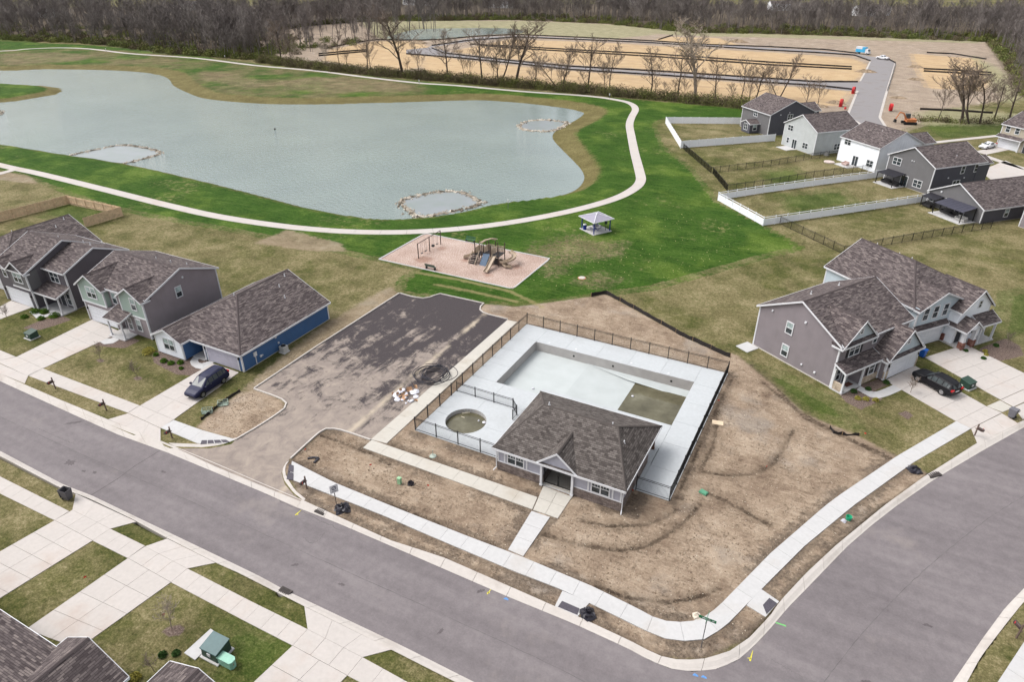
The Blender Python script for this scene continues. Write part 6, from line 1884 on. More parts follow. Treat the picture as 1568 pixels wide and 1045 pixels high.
def blot(px, r, el=1.0, an=0, mt=None, nm='oil_stain'):
    p = G(*px, -.12)
    n = 22
    v = []
    for i in range(n):
        a = 2 * math.pi * i / n
        rr = r * rnd.uniform(.45, 1.1)
        x, y = rr * math.cos(a) * el, rr * math.sin(a)
        v.append((p.x + x * math.cos(an) - y * math.sin(an), p.y + x * math.sin(an) + y * math.cos(an), -.115))
    MB().add(v, [tuple(range(n))]).build(nm, mt or M_TAR, road, fix=False)
blot((112, 648), .22, 5, math.radians(45)); blot((108, 709), .5, 1.3); blot((145, 724), .2, 1.5); blot((128, 722), .15, 2)
for px in ((451, 866), (524, 896), (675, 967), (250, 723), (1420, 958), (1325, 1045), (735, 906), (1000, 1000)): blot(px, .16, 2.4, rnd.uniform(0, 3))
# long hairline repair
pp = [G(*c8(x, y), -.12) for x, y in ((540, 925), (700, 825), (800, 750), (900, 690), (960, 650))]
v = [];
for p in pp: v += [(p.x - .04, p.y, -.1145), (p.x + .05, p.y + .03, -.1145)]
MB().add(v, [(2 * i, 2 * i + 1, 2 * i + 3, 2 * i + 2) for i in range(len(pp) - 1)]).build('crack_seal', M_TAR, road, fix=False)
M_SEAM = plain('paving_seam', rgb(106, 101, 102, .76), .9, var=.25, scale=2)
def seam(px, w, wob):
    P = resample(smooth_line(GL(px, -.12)), 90)
    v = []
    for i, p in enumerate(P):
        d = P[min(i + 1, 90)] - P[max(i - 1, 0)]
        o = Vector((-d.y, d.x, 0)).normalized()
        c_ = p + o * (rnd.gauss(0, wob))
        k_ = w * rnd.uniform(.3, 1.2)
        v += [(c_.x - o.x * k_, c_.y - o.y * k_, -.1155), (c_.x + o.x * k_, c_.y + o.y * k_, -.1155)]
    MB().add(v, [(2 * i, 2 * i + 1, 2 * i + 3, 2 * i + 2) for i in range(90)]).build('paving_seam', M_SEAM, road, fix=False)
seam([(-60, 610), (120, 694), (300, 772), (500, 862), (700, 952), (850, 1022), (980, 1090)], .025, .015)
seam([(1250, 1060), (1330, 960), (1420, 870), (1520, 790), (1620, 730)], .025, .015)
seam([(210, 668), (330, 716), (430, 768), (520, 812)], .03, .05)
seam([c8(230, 530), c8(330, 575), c8(450, 625)], .03, .04)
seam([(1180, 1010), (1215, 1030), (1260, 1052)], .02, .04)
seam([(465, 823), (475, 832), (488, 828), (497, 816)], .03, .04)

# ------------------------------------------------------------------ playground
M_PLPOST = plain('play_post_brown', rgb(74, 62, 56), .5); M_PLTAN = plain('play_tan', rgb(182, 164, 144, .85), .5, var=.08); M_PLBLUE = plain('play_slate_blue', rgb(62, 84, 108), .5); M_PLDK = plain('play_dark', rgb(44, 42, 44), .6)
t = thing('swing_set', 'dark brown swing set with three posts on the wood chips', 'swing set', (-58.87, 84.55, 0))
for y in (-3.2, 0, 3.25): MB().tube((0, y, -.1), (0, y, 2.5), .08, .075, n=8).build('post', M_PLPOST, t)
MB().tube((0, -3.3, 2.45), (0, 3.3, 2.45), .055, n=8).build('top_beam', M_PLPOST, t)
for y, kind in ((-2.2, 's'), (-1.1, 's'), (1.0, 'b'), (2.2, 's')):
    s_ = MB()
    if kind == 's':
        s_.box(-.13, .13, y - .24, y + .24, .5, .54)
    else:
        s_.box(-.18, .18, y - .2, y + .2, .5, .8)
    so = s_.build('swing_seat', M_PLDK, t)
    ch = MB()
    for e in (-.22, .22): ch.tube((0, y + e, .53), (0, y + e * .9, 2.42), .016, n=4)
    ch.build('chain', M_POLE, so, fix=False)
t = thing('play_structure', 'brown and tan play structure with slides on the wood chips', 'play structure', (-48.4, 85.4, 0))
def deckp(x0, x1, y0, y1, z):
    MB().box(x0, x1, y0, y1, z - .1, z).build('platform', M_PLDK, t)
    for x in (x0, x1):
        for y in (y0, y1): MB().tube((x, y, -.1), (x, y, 2.85 + .25 * ((x * 7 + y * 3) % 1)), .075, n=8).build('post', M_PLPOST, t)
    for (a, b, c, d) in ((x0, y1, x1, y1), (x0, y0, x0, y1)):
        pn = MB()
        for i in range(5):
            u = (i + .5) / 5
            pn.box(a + (c - a) * u - .06, a + (c - a) * u + .06, b + (d - b) * u - .06, b + (d - b) * u + .06, z + .05, z + 1.0)
        pn.build('guard_panel', M_PLTAN, t)
deckp(-2.1, -.9, -.8, .6, 1.2); deckp(-.7, .5, -.6, 1.1, 1.45); deckp(.8, 2.05, -.9, 1.2, 1.45)
MB().box(-.95, .85, -.3, .4, 1.28, 1.36).build('bridge', M_PLDK, t)
def slide(name, path, w, mat):
    vs, fs = [], []
    P = [Vector(p) for p in path]
    for i, p in enumerate(P):
        d = P[min(i + 1, len(P) - 1)] - P[max(i - 1, 0)]
        o = Vector((-d.y, d.x, 0)).normalized() * (w / 2)
        up = Vector((0, 0, .24))
        vs += [p + o + up, p + o, p - o, p - o + up, p - o * 1.15 + up, p - o * 1.15 - up * .3, p + o * 1.15 - up * .3, p + o * 1.15 + up]
    for i in range(len(P) - 1):
        for k in range(8):
            fs.append((8 * i + k, 8 * i + (k + 1) % 8, 8 * i + 8 + (k + 1) % 8, 8 * i + 8 + k))
    fs += [tuple(range(8)), tuple(range(len(vs) - 1, len(vs) - 9, -1))]
    MB().add(vs, fs).build(name, mat, t)
slide('straight_slide', [(1.35, -.9, 1.5), (1.4, -1.3, 1.35), (1.5, -3.2, .35), (1.58, -3.7, .25), (1.62, -4.15, .24)], .6, M_PLTAN)
cur = []
for i in range(13):
    a = math.radians(95 - i * 22)
    cur.append((2.75 + 1.15 * math.cos(a) * (1 if i else .6), .55 + 1.15 * math.sin(a), 1.55 - i * .1))
cur.append((3.6, -1.0, .28)); cur.append((4.2, -.7, .22))
slide('curved_slide', cur, .6, M_PLTAN)
slide('small_slide', [(-2.1, .0, 1.15), (-2.6, -.1, 1.0), (-3.6, -.5, .35), (-4.2, -.8, .2)], .55, M_PLTAN)
MB().hexa([(-.75, -1.9, 0), (.35, -1.9, 0), (.35, -1.75, 0), (-.75, -1.75, 0), (-.65, -.66, 1.5), (.45, -.66, 1.5), (.45, -.56, 1.5), (-.65, -.56, 1.5)]).build('climbing_wall', M_PLBLUE, t)
for k in range(6):
    MB().box(-2.5, -1.3, -2.1 + k * .24, -1.86 + k * .24, .1 + k * .19, .2 + k * .19).build('step', M_PLDK, t)
for s_ in (-2.5, -1.3): MB().beam((s_, -2.3, .35), (s_, -.8, 1.9), .06, .3).build('handrail', M_PLTAN, t, fix=False)
MB().path([(-1.5, .2, 2.7), (-1.0, .8, 3.1), (-.2, 1.4, 3.3), (.4, 1.9, 3.1)], .09, 6).build('overhead_bar', M_PLTAN, t, fix=False)
MB().path([(-1.9, .3, 2.6), (-1.3, .9, 3.0), (-.6, 1.5, 3.15), (0, 2.0, 2.9)], .09, 6).build('overhead_bar', M_PLTAN, t, fix=False)
MB().box(.9, 1.05, -.9, .0, .3, 1.2).build('play_panel', M_PLDK, t)
MB().box(1.35, 1.95, -.95, -.88, .2, 1.2).build('play_panel', M_PLDK, t)
def bench(px, label, rz, mat):
    p = G(*px)
    t = thing('park_bench', label, 'bench', (p.x, p.y, 0), rz)
    for k in range(4): MB().box(-.9, .9, -.2 + k * .11, -.11 + k * .11, .43, .46).build('seat_slat', mat, t)
    for k in range(3): MB().box(-.9, .9, .25 + k * .03, .28 + k * .03, .55 + k * .13, .65 + k * .13).build('back_slat', mat, t)
    for s_ in (-.75, .75): MB().box(s_ - .03, s_ + .03, -.2, .3, -.05, .43).build('leg', M_BLACK, t)
bench(crop(560, 320, 5.173)(517, 478), 'dark green bench on the wood chips below the swings', math.radians(180), plain('bench_green', rgb(74, 84, 74), .6))
bench((720, 371), 'green bench at the far edge of the playground', 0, plain('bench_green2', rgb(48, 92, 70), .6))

# shelter
t = thing('park_shelter', 'small square picnic shelter with blue posts and pale metal roof', 'shelter', (-38.85, 105.9, 0), math.radians(-31))
S_ = 2.0
M_NAVY = plain('post_blue', rgb(36, 52, 120), .5)
MB().box(-S_, S_, -S_, S_, -.1, .1).build('floor_slab', M_CONC, t)
for x in (-1, 1):
    for y in (-1, 1): MB().box(x * 1.7 - .07, x * 1.7 + .07, y * 1.7 - .07, y * 1.7 + .07, .1, 2.35).build('post', M_NAVY, t)
R_ = 2.15
M_MROOF = plain('metal_roof', rgb(160, 156, 172, .75), .6, .0, .05)
MB().add([(-R_, -R_, 2.3), (R_, -R_, 2.3), (R_, R_, 2.3), (-R_, R_, 2.3), (0, 0, 3.0), (0, 0, 2.9)], [(0, 1, 4), (1, 2, 4), (2, 3, 4), (3, 0, 4), (1, 0, 5), (2, 1, 5), (3, 2, 5), (0, 3, 5)]).build('roof', M_MROOF, t)
for sx, sy in ((-1, -1), (1, -1), (1, 1), (-1, 1)):
    MB().beam((sx * R_, sy * R_, 2.36), (0, 0, 3.05), .12, .05).build('hip_cap', M_WHITE, t, fix=False)
for k in range(4):
    a = [(-R_, -R_), (R_, -R_), (R_, R_), (-R_, R_)]
    MB().beam((*a[k], 2.34), (*a[(k + 1) % 4], 2.34), .06, .14).build('fascia', M_WHITE, t, fix=False)
tb = thing('picnic_table', 'round picnic table with stools under the shelter', 'picnic table', (-38.85, 105.9, .1), 0)
MB().lathe([(.62, .7), (.65, .73), (.62, .76), (.01, .76)], (0, 0, 0), 18).build('table_top', M_MROOF, tb)
MB().tube((0, 0, 0), (0, 0, .7), .07, n=8).build('pedestal', M_NAVY, tb)
for k in range(4):
    a = math.pi / 4 + k * math.pi / 2
    x, y = 1.0 * math.cos(a), 1.0 * math.sin(a)
    st_ = MB().lathe([(.24, .42), (.26, .45), (.24, .48), (.01, .48)], (x, y, 0), 12).build('stool', M_MROOF, tb)
    MB().tube((x * .1, y * .1, .15), (x, y, .15), .04, n=6).tube((x, y, .15), (x, y, .43), .04, n=6).build('stool_arm', M_NAVY, st_, fix=False)
o = MB().lathe([(.28, 0), (.31, .05), (.31, .8), (.28, .86)], (0, 0, 0), 14).build('trash_barrel', plain('barrel_blue', rgb(24, 44, 124), .5)); o.location = (-40.55, 105.1, .1); tag(o, 'blue trash barrel with white lid at the shelter', 'trash bin')
MB().lathe([(.33, .86), (.33, .9), (.2, 1.0), (.01, 1.02)], (0, 0, 0), 14).build('lid', M_WHITE, o)
o = MB().box(-.2, .2, -.15, .15, 1.25, 1.75).box(-.03, .03, -.03, .03, -.1, 1.3).build('bag_dispenser', plain('dispenser_green', rgb(30, 52, 52), .5)); o.location = (-37.2, 106.3, .0); tag(o, 'dark dispenser box on a post at the shelter', 'dispenser')

# ------------------------------------------------------------------ things lying about
t = thing('conduit_coil', 'loose coil of black conduit lying on the car park edge', 'conduit coil', (G(662, 576).x, G(662, 576).y, .02))
M_COND = plain('conduit', rgb(44, 42, 50), .5, var=.2)
for k in range(9):
    n = 36
    r = rnd.uniform(1.3, 2.0)
    cx_, cy_ = rnd.uniform(-.5, .4), rnd.uniform(-.6, .5)
    if k == 8: cx_, cy_, r = 1.1, .3, 1.75
    ex = rnd.uniform(.85, 1.1)
    a0 = rnd.uniform(0, 6)
    MB().path([(cx_ + r * ex * math.cos(a0 + 5.9 * i / n), cy_ + r * math.sin(a0 + 5.9 * i / n), .05 + k * .05 + .12 * abs(math.sin(a0 + 9 * i / n))) for i in range(n + 1)], .042, 6).build('loop', M_COND, t, fix=False)
p_ = G(625, 608)
M_CARD = plain('cardboard', rgb(172, 136, 106), .9); M_PLAS = plain('white_plastic', rgb(214, 214, 222, .85), .5)
for k in range(26):
    px = (rnd.uniform(605, 640), rnd.uniform(596, 619))
    if k < 3: px = ((637, 593), (638, 614), (616, 603))[k]
    q_ = G(*px)
    mat = M_CARD if k < 3 or k % 4 == 0 else M_PLAS
    a, b, c_ = rnd.uniform(.12, .42), rnd.uniform(.1, .3), rnd.uniform(.05, .25)
    if mat is M_PLAS:
        mb = MB().lathe([(a * .8, 0), (a, c_ * .4), (a * .8, c_ * .9), (a * .3, c_ * 1.15), (.01, c_ * 1.1)], (0, 0, 0), 7)
        mb.v = [(x * rnd.uniform(.7, 1.2), y * rnd.uniform(.7, 1.2), z) for x, y, z in mb.v]
        o = mb.build('plastic_bag', mat)
        tag(o, ('large' if a > .3 else 'small') + ' crumpled white plastic bag in the rubbish heap on the car park', 'plastic bag', 'rubbish on the car park')
    else:
        o = MB().box(-a, a, -b, b, 0, .04).add([(-a, b, .04), (a, b, .04), (a * .9, b + .15, c_ + .2), (-a * .9, b + .15, c_ + .2)], [(0, 1, 2, 3)]).build('cardboard_box', mat)
        tag(o, ['brown cardboard sheet nearest the conduit coil', 'brown cardboard sheet lying against the walk edge', 'brown cardboard sheet at the left end of the rubbish heap'][k] if k < 3 else 'torn brown cardboard scrap mixed into the rubbish heap', 'cardboard', 'cardboard on the car park')
    o.location = (q_.x, q_.y, .02)
    o.rotation_euler = (rnd.uniform(-.1, .1), rnd.uniform(-.1, .1), rnd.uniform(0, 6))
# pedestal pair, bags, boards on the dirt
def lump(name, px, r, h, mat, label, cat, n=16):
    q_ = G(*px)
    mb = MB().lathe([(r, 0), (r * 1.08, h * .2), (r * .95, h * .5), (r * .75, h * .8), (r * .45, h * .9), (r * .25, h), (.01, h)], (0, 0, 0), n)
    mb.v = [(x * rnd.uniform(.6, 1.3), y * rnd.uniform(.6, 1.3), z * rnd.uniform(.5, 1.25) if z > 0 else -.03) for x, y, z in mb.v]
    o = mb.build(name, mat)
    o.location = (q_.x, q_.y, 0)
    return tag(o, label, cat)
M_BAG = plain('black_plastic', rgb(36, 34, 42), .35, var=.4, scale=5)
lump('plastic_bundle', (899, 941), .55, .4, M_BAG, 'crumpled black plastic bundle beside the kerb ramp', 'plastic bundle')
lump('plastic_bundle', (525, 780), .65, .4, M_BAG, 'crumpled black plastic bundle at the white sign post', 'plastic bundle')
lump('plastic_bundle', (1400, 721), .6, .35, M_BAG, 'crumpled black plastic bundle at the right kerb strip', 'plastic bundle')
lump('stone', (1067, 945), .3, .3, plain('pale_stone', rgb(205, 195, 180, .85), .9), 'single pale stone beside the corner sidewalk', 'stone', 7)
lump('plastic_bag', (1292, 799), .2, .25, M_PLAS, 'white bag on the kerb strip beside the green bucket', 'plastic bag')
o = MB().lathe([(.2, 0), (.26, .35), (.24, .36), (.18, .05)], (0, 0, 0), 12).build('bucket', plain('bucket_teal', rgb(40, 160, 120), .5)); q_ = G(1299, 796); o.location = (q_.x, q_.y, 0); tag(o, 'teal green bucket on the kerb strip by the right street', 'bucket')
q_ = G(612, 741); t = thing('utility_pedestal', 'pale green pedestal on the dirt in front of the walk', 'utility box', (q_.x, q_.y, 0))
MB().box(-.16, .16, -.14, .14, 0, .6).build('body', plain('pale_green2', rgb(140, 178, 140), .6), t); MB().box(-.18, .18, -.16, .16, .6, .68).build('lid', MATS['pale_green2'], t)
lump('valve_cover', (629, 742), .28, .4, M_BAG, 'black valve cover on the dirt beside the pale green pedestal', 'valve cover')
for px, rz, lab in (((318, 632), .7, 'first'), ((342, 620), .75, 'second')):
    q_ = G(*px); t = thing('wire_crate', 'pale wire crate lying on the dirt, %s from the street' % lab, 'crate', (q_.x, q_.y, 0), rz)
    for z in (0.05, .25, .45):
        fr_ = MB()
        for a, b, c_, d in ((-.5, -.3, .5, -.3), (.5, -.3, .5, .3), (.5, .3, -.5, .3), (-.5, .3, -.5, -.3)): fr_.tube((a, b, z), (c_, d, z), .03, n=5)
        fr_.build('frame', plain('crate_green', rgb(132, 146, 134), .6), t, fix=False)
    MB().box(-.46, .46, -.26, .26, .0, .06).build('base', MATS['crate_green'], t)
    for x in (-.5, 0, .5):
        MB().tube((x, -.3, 0), (x, -.3, .48), .025, n=5).tube((x, .3, 0), (x, .3, .48), .025, n=5).build('upright', MATS['crate_green'], t, fix=False)
q_ = G(1099, 648); o = MB().box(-.55, .55, -.35, .35, 0, .06).build('plywood_sheet', plain('plywood', rgb(218, 196, 168, .85), .8)); o.location = (q_.x, q_.y, -.02); o.rotation_euler.z = .2; tag(o, 'small pale plywood sheet on the dirt right of the pool', 'plywood')
c11 = crop(420, 690, 8.711)
q_ = [G(*c11(x, y)) for x, y in ((445, 115), (520, 100), (595, 110), (530, 170))]
mb = MB()
for a, b in ((0, 1), (1, 2), (2, 3)): mb.beam(q_[a] + Vector((0, 0, .1)), q_[b] + Vector((0, 0, .1)), .2, .12)
tag(mb.build('pipe_offcut', M_BAG, None, fix=False), 'bent black strip lying on the dirt beside the car park drive', 'pipe offcut')
q_ = G(*c5(1150, 910)); o = MB().box(-.35, .35, -.25, .25, -.05, .12).box(-.3, .3, -.2, .2, .12, .16).build('valve_box', plain('valve_green', rgb(84, 140, 112), .6)); o.location = (q_.x, q_.y, 0); o.rotation_euler.z = -.3; tag(o, 'green valve box lid on the dirt right of the pool house', 'valve box')
q_ = G(663, 699); t = thing('hose_bib', 'thin pale riser pipe in the dirt before the wading pool', 'riser pipe', (q_.x, q_.y, 0)); MB().tube((0, 0, -.1), (0, 0, .75), .03, n=6).build('pipe', plain('riser_grey', rgb(150, 160, 150), .6), t); MB().lathe([(.35, 0), (.3, .06), (.1, .1)], (0, 0, 0), 10).build('base', MATS['riser_grey'], t)
# small white pool debris
for i, (px, z, r) in enumerate((((c5(820, 270)), -1.72, .16), (c5(730, 338), -1.72, .14), (c5(140, 292), -1.1, .13))):
    q_ = G(*px, z); o = MB().lathe([(r, 0), (r * 1.1, .05), (r * .5, .12), (.01, .12)], (0, 0, 0), 7).build('scrap', M_PLAS); o.location = (q_.x, q_.y, z); tag(o, ['white scrap floating in the deep end of the pool', 'white scrap near the edge of the murky water', 'white scrap on the dry pool floor'][i], 'scrap')
cW = crop(600, 570, 7.74)
for i, (x, y, r) in enumerate(((1095, 600, .2), (1030, 582, .1))):
    q_ = G(*cW(x, y), -.42); o = MB().lathe([(r, 0), (r * 1.1, .05), (r * .5, .14), (.01, .14)], (0, 0, 0), 7).build('scrap', M_PLAS); o.location = (q_.x, q_.y, -.425); tag(o, ['larger white scrap floating in the wading pool', 'tiny white scrap floating in the wading pool'][i], 'scrap')
a, b, d = [G(*cW(x, y), -.42) for x, y in ((830, 495), (925, 482), (860, 545))]
mb = MB().beam(a + Vector((0, 0, .06)), b + Vector((0, 0, .06)), .1, .06).beam(d + Vector((0, 0, .05)), a + Vector((.2, -.5, .05)), .08, .05)
tag(mb.build('floating_board', plain('driftwood', rgb(188, 180, 160), .8), None, fix=False), 'pale boards floating in the wading pool', 'board')
# trail posts and markers
for px, lab in (((778, 320), 'white trail lamp between the pond and the trail'), ((642, 130), 'white trail marker left of the tree row'), ((163, 80), 'white trail marker at the far left'), ((345, 91), 'white trail marker below the woods'), ((933, 152), 'thin white marker where the trail bends')):
    q_ = G(*px); t = thing('trail_post', lab, 'marker post', (q_.x, q_.y, 0)); MB().tube((0, 0, -.1), (0, 0, 1.5), .05, n=6).build('post', M_POLE, t); MB().box(-.16, .16, -.03, .03, 1.2, 1.8).build('plate', M_WHITE, t)
# pond rock rings
M_ROCK = NM('rip_rap', .95, .2); M_ROCK.col(M_ROCK.ramp(M_ROCK.vor(1.2), [(.2, rgb(96, 88, 78)), (.5, rgb(158, 148, 134)), (.8, rgb(196, 188, 176))])); M_ROCK = M_ROCK.m
m = NM('still_shallow_water', 0.3, 0.4)
m.col(m.ramp(m.noise(.3, 4), [(.3, rgb(128, 138, 134, .8)), (.7, rgb(140, 145, 150, .8))]))
M_STILL = m.m
def rock_ring(label, px, w, n, s0, s1, close=True):
    L = smooth_line(GL(px, WATER_Z), close, 4)
    if close: L = L + [L[0]]
    P = resample(L, 200)
    mb = MB()
    for i in range(n):
        p = P[rnd.randrange(len(P))]
        o = rnd.gauss(0, w / 2.6)
        th = rnd.uniform(0, 6.28)
        s = rnd.uniform(s0, s1)
        c = p + Vector((o * math.cos(th), o * math.sin(th), rnd.uniform(-.15, .16) * max(0, 1 - abs(o) / w)))
        v = [Vector((x, y, z)) for x, y, z in ((1, 0, 0), (-1, 0, 0), (0, 1, 0), (0, -1, 0), (0, 0, 1), (0, 0, -1))]
        v = [c + Vector((q.x * s * rnd.uniform(.6, 1.2), q.y * s * rnd.uniform(.6, 1.2), q.z * s * rnd.uniform(.5, .9))) for q in v]
        mb.add(v, [(0, 2, 4), (2, 1, 4), (1, 3, 4), (3, 0, 4), (2, 0, 5), (1, 2, 5), (3, 1, 5), (0, 3, 5)])
    t = thing('rock_ring', label, 'rock ring', (0, 0, 0))
    tag(mb.build('stone', M_ROCK, t, fix=False), kind='stuff')
    if n > 200: sheet('still_water', L, WATER_Z + .012, M_STILL, t)
cR = crop(600, 280, 9.8)
rock_ring('ring of pale stones in the pond nearest the playground', [cR(*p) for p in ((170, 260), (400, 195), (800, 130), (1050, 150), (1230, 230), (1330, 310), (1150, 385), (900, 430), (600, 495), (400, 515), (280, 430), (160, 340))], 1.35, 1000, .16, .38)
cQ = crop(0, 0, 3.87)
rock_ring('ring of stones by the left shore of the pond', [cQ(*p) for p in ((400, 925), (560, 890), (720, 862), (870, 880), (950, 908), (880, 935), (760, 965), (680, 985))], .9, 520, .2, .42, False)
cS = crop(780, 0, 3.87)
rock_ring('ring of stones at the right end of the pond', [cS(*p) for p in ((60, 745), (120, 718), (220, 712), (310, 722), (340, 735), (260, 775), (160, 778), (80, 768))], 1.4, 520, .22, .46)
rock_ring('stones showing at the left edge of the pond', [cQ(*p) for p in ((-40, 655), (15, 668), (-30, 690))], 1.2, 120, .25, .5, False)
q_ = G(421, 198, WATER_Z); t = thing('duck', 'dark duck floating in the middle of the pond', 'duck', (q_.x, q_.y, WATER_Z), .3)
M_DUCK = plain('duck_brown', rgb(60, 52, 46), .8)
MB().lathe([(.01, -.3), (.12, -.25), (.2, -.05), (.18, .15), (.08, .32), (.01, .36)], (0, 0, 0), 10).build('body', M_DUCK, t)
t.children[0].rotation_euler = (math.pi / 2, 0, 0); t.children[0].location = (0, 0, .1); t.children[0].scale = (1, 1, .9 * 1.4)
MB().tube((0, -.3, .15), (0, -.38, .38), .06, .05, n=7).lathe([(.01, -.09), (.08, -.04), (.08, .04), (.01, .09)], (0, -.4, .42), 8).build('head', M_DUCK, t, fix=False)

# awnings and pergolas at the far yards
def awning(label, o, th, x0, x1, y0, y1, zf, zb, mat):
    t = thing('patio_awning', label, 'awning', (o.x, o.y, 0), math.radians(th))
    MB().hexa([(x0, y0, zf - .08), (x1, y0, zf - .08), (x1, y1, zb - .08), (x0, y1, zb - .08), (x0, y0, zf), (x1, y0, zf), (x1, y1, zb), (x0, y1, zb)]).build('canopy', mat, t)
    n = 7
    for i in range(n + 1):
        x = x0 + (x1 - x0) * i / n
        MB().beam((x, y0, zf + .03), (x, y1, zb + .03), .06, .05).build('rib', mat, t, fix=False)
    for x in (x0 + .1, x1 - .1):
        MB().box(x - .06, x + .06, y0 + .05, y0 + .17, .05, zf - .08).build('post', M_BLACK, t)
        MB().box(x - .06, x + .06, y1 - .17, y1 - .05, .05, zb - .08).build('post', M_BLACK, t)
M_AWN = plain('awning_charcoal', rgb(62, 62, 74), .5); M_AWN2 = plain('pergola_black', rgb(38, 37, 44), .5)
o5, o4 = gF(qF, 420, 800), gF(qF, 65, 600)
awning('large charcoal awning on the dark single storey house', o5, -44.5, 4.6, 10.6, -3.4, -.15, 2.1, 2.6, M_AWN)
awning('small black awning beside the large charcoal awning', o5, -44.5, .6, 3.6, -2.2, -.15, 2.0, 2.4, M_AWN2)
awning('black pergola on the patio of the mid grey house', o4, -42, .9, 5.2, -3.2, -.15, 2.3, 2.6, M_AWN2)
def local(o, th, x, y):
    a = math.radians(th); return Vector((o.x + x * math.cos(a) - y * math.sin(a), o.y + x * math.sin(a) + y * math.cos(a), 0))
def furniture(o, th, x, y, label, s=1.0, mat=None):
    q_ = local(o, th, x, y)
    t = thing('patio_sofa', label, 'sofa', (q_.x, q_.y, .1), math.radians(th))
    mat = mat or M_PLDK
    MB().box(-.9 * s, .9 * s, -.4, .4, .1, .42).build('seat', mat, t); MB().box(-.9 * s, .9 * s, .3, .45, .42, .85).build('backrest', mat, t)
    for s_ in (-1, 1): MB().box(s_ * .9 * s - .08, s_ * .9 * s + .08, -.4, .4, .1, .62).build('armrest', mat, t)
furniture(o5, -44.5, 5.6, -1.2, 'dark sofa under the left part of the large awning'); furniture(o5, -44.5, 7.6, -1.4, 'dark sofa under the middle of the large awning'); furniture(o5, -44.5, 9.6, -2.0, 'pale covered sofa under the right part of the awning', 1.0, plain('cover_pale', rgb(160, 158, 156), .7)); furniture(o5, -44.5, 1.6, -1.4, 'dark sofa under the small black awning'); furniture(o4, -42, 2.0, -1.4, 'dark sofa under the pergola of the mid grey house'); furniture(o4, -42, 4.2, -1.6, 'second dark sofa under the pergola of the mid grey house')
o3 = gF(kF, 1090, 890)
q_ = local(o3, -43, 1.2, -3.2); o = MB().lathe([(1.1, 0), (1.15, .25), (.95, .3), (.01, .28)], (0, 0, 0), 16).build('sandbox', plain('sandbox_pink', rgb(206, 190, 184, .85), .7)); o.location = (q_.x, q_.y, 0); tag(o, 'round pale sandbox behind the white far house', 'sandbox')
furniture(o3, -43, 4.4, -1.6, 'pinkish grey patio sofa behind the white far house', .8, plain('patio_pink', rgb(168, 146, 140), .7))

# surveyors' flags
M_FLAG = plain('flag_red', rgb(196, 64, 52), .7)
for i, (px, lab) in enumerate(((c6(310, 668), 'beside the car park drive'), (c6(680, 765), 'left of the pale green pedestal'), (c6(1020, 885), 'right of the black valve cover'), (c5(735, 920), 'at the right corner of the pool house'), (c5(1245, 380), 'right of the pool fence'), (c5(1525, 770), 'on the arc of the right hand rut'), (c3(610, 580), 'at the torn silt fence'), (crop(0, 775, 3.87)(525, 440), 'on the strip between the near driveways'), (crop(0, 775, 3.87)(965, 673), 'left of the young tree on the near lawn'), (crop(0, 775, 3.87)(1382, 955), 'below the mint green pedestal'))):
    q_ = G(*px)
    t = thing('marker_flag', 'small red marker flag ' + lab, 'marker flag', (q_.x, q_.y, 0), rnd.uniform(0, 6), 'red marker flags')
    MB().tube((0, 0, -.05), (.05, 0, .5), .008, n=4).build('wire', M_POLE, t, fix=False)
    MB().add([(.04, 0, .34), (.05, 0, .5), (.24, .05, .47), (.22, .03, .33), (.04, .006, .34), (.05, .006, .5), (.24, .056, .47), (.22, .036, .33)], [(0, 1, 2, 3), (7, 6, 5, 4), (0, 3, 7, 4), (1, 2, 6, 5), (2, 3, 7, 6), (0, 1, 5, 4)]).build('flag', M_FLAG, t, fix=False)
# soil heaps in the construction field
M_SOIL = NM('heaped_soil', .95, .1); M_SOIL.col(M_SOIL.ramp(M_SOIL.noise(.8, 6, .75), [(.3, rgb(98, 84, 70)), (.7, rgb(164, 146, 124))])); M_SOIL.bump(M_SOIL.noise(2, 6, .8), .8, .2); M_SOIL = M_SOIL.m
for i, (x, y, r, lab) in enumerate(((1325, 110, 3.0, 'beside the bend of the field road'), (1402, 103, 2.5, 'right of the bend of the field road'), (1280, 158, 2.4, 'left of the red pipe coils'), (1402, 122, 2.2, 'in the middle of the right field'), (1255, 163, 2.0, 'behind the slate house roof'), (1375, 150, 2.0, 'along the right edge of the field road'), (640, 66, 4.0, 'near the far pond'), (1130, 64, 4.0, 'at the far edge of the field'))):
    q_ = G(x, y)
    n = 26
    vs = [(0, 0, r * .32)]
    for k, (rr, zz_) in enumerate(((.35, .26), (.7, .12), (1.0, -.05))):
        for j in range(n):
            a = 2 * math.pi * j / n
            w_ = rr * r * rnd.uniform(.8, 1.2)
            vs.append((w_ * math.cos(a) * 1.4, w_ * math.sin(a), r * zz_ * rnd.uniform(.6, 1.4) if zz_ > 0 else -.1))
    fs = [(0, 1 + j, 1 + (j + 1) % n) for j in range(n)] + [(1 + k * n + j, 1 + (k + 1) * n + j, 1 + (k + 1) * n + (j + 1) % n, 1 + k * n + (j + 1) % n) for k in range(2) for j in range(n)]
    o = MB().add(vs, fs).build('soil_heap', M_SOIL, None)
    o.location = (q_.x, q_.y, 0)
    tag(o, 'low heap of brown soil ' + lab, 'soil heap', 'soil heaps in the construction field')
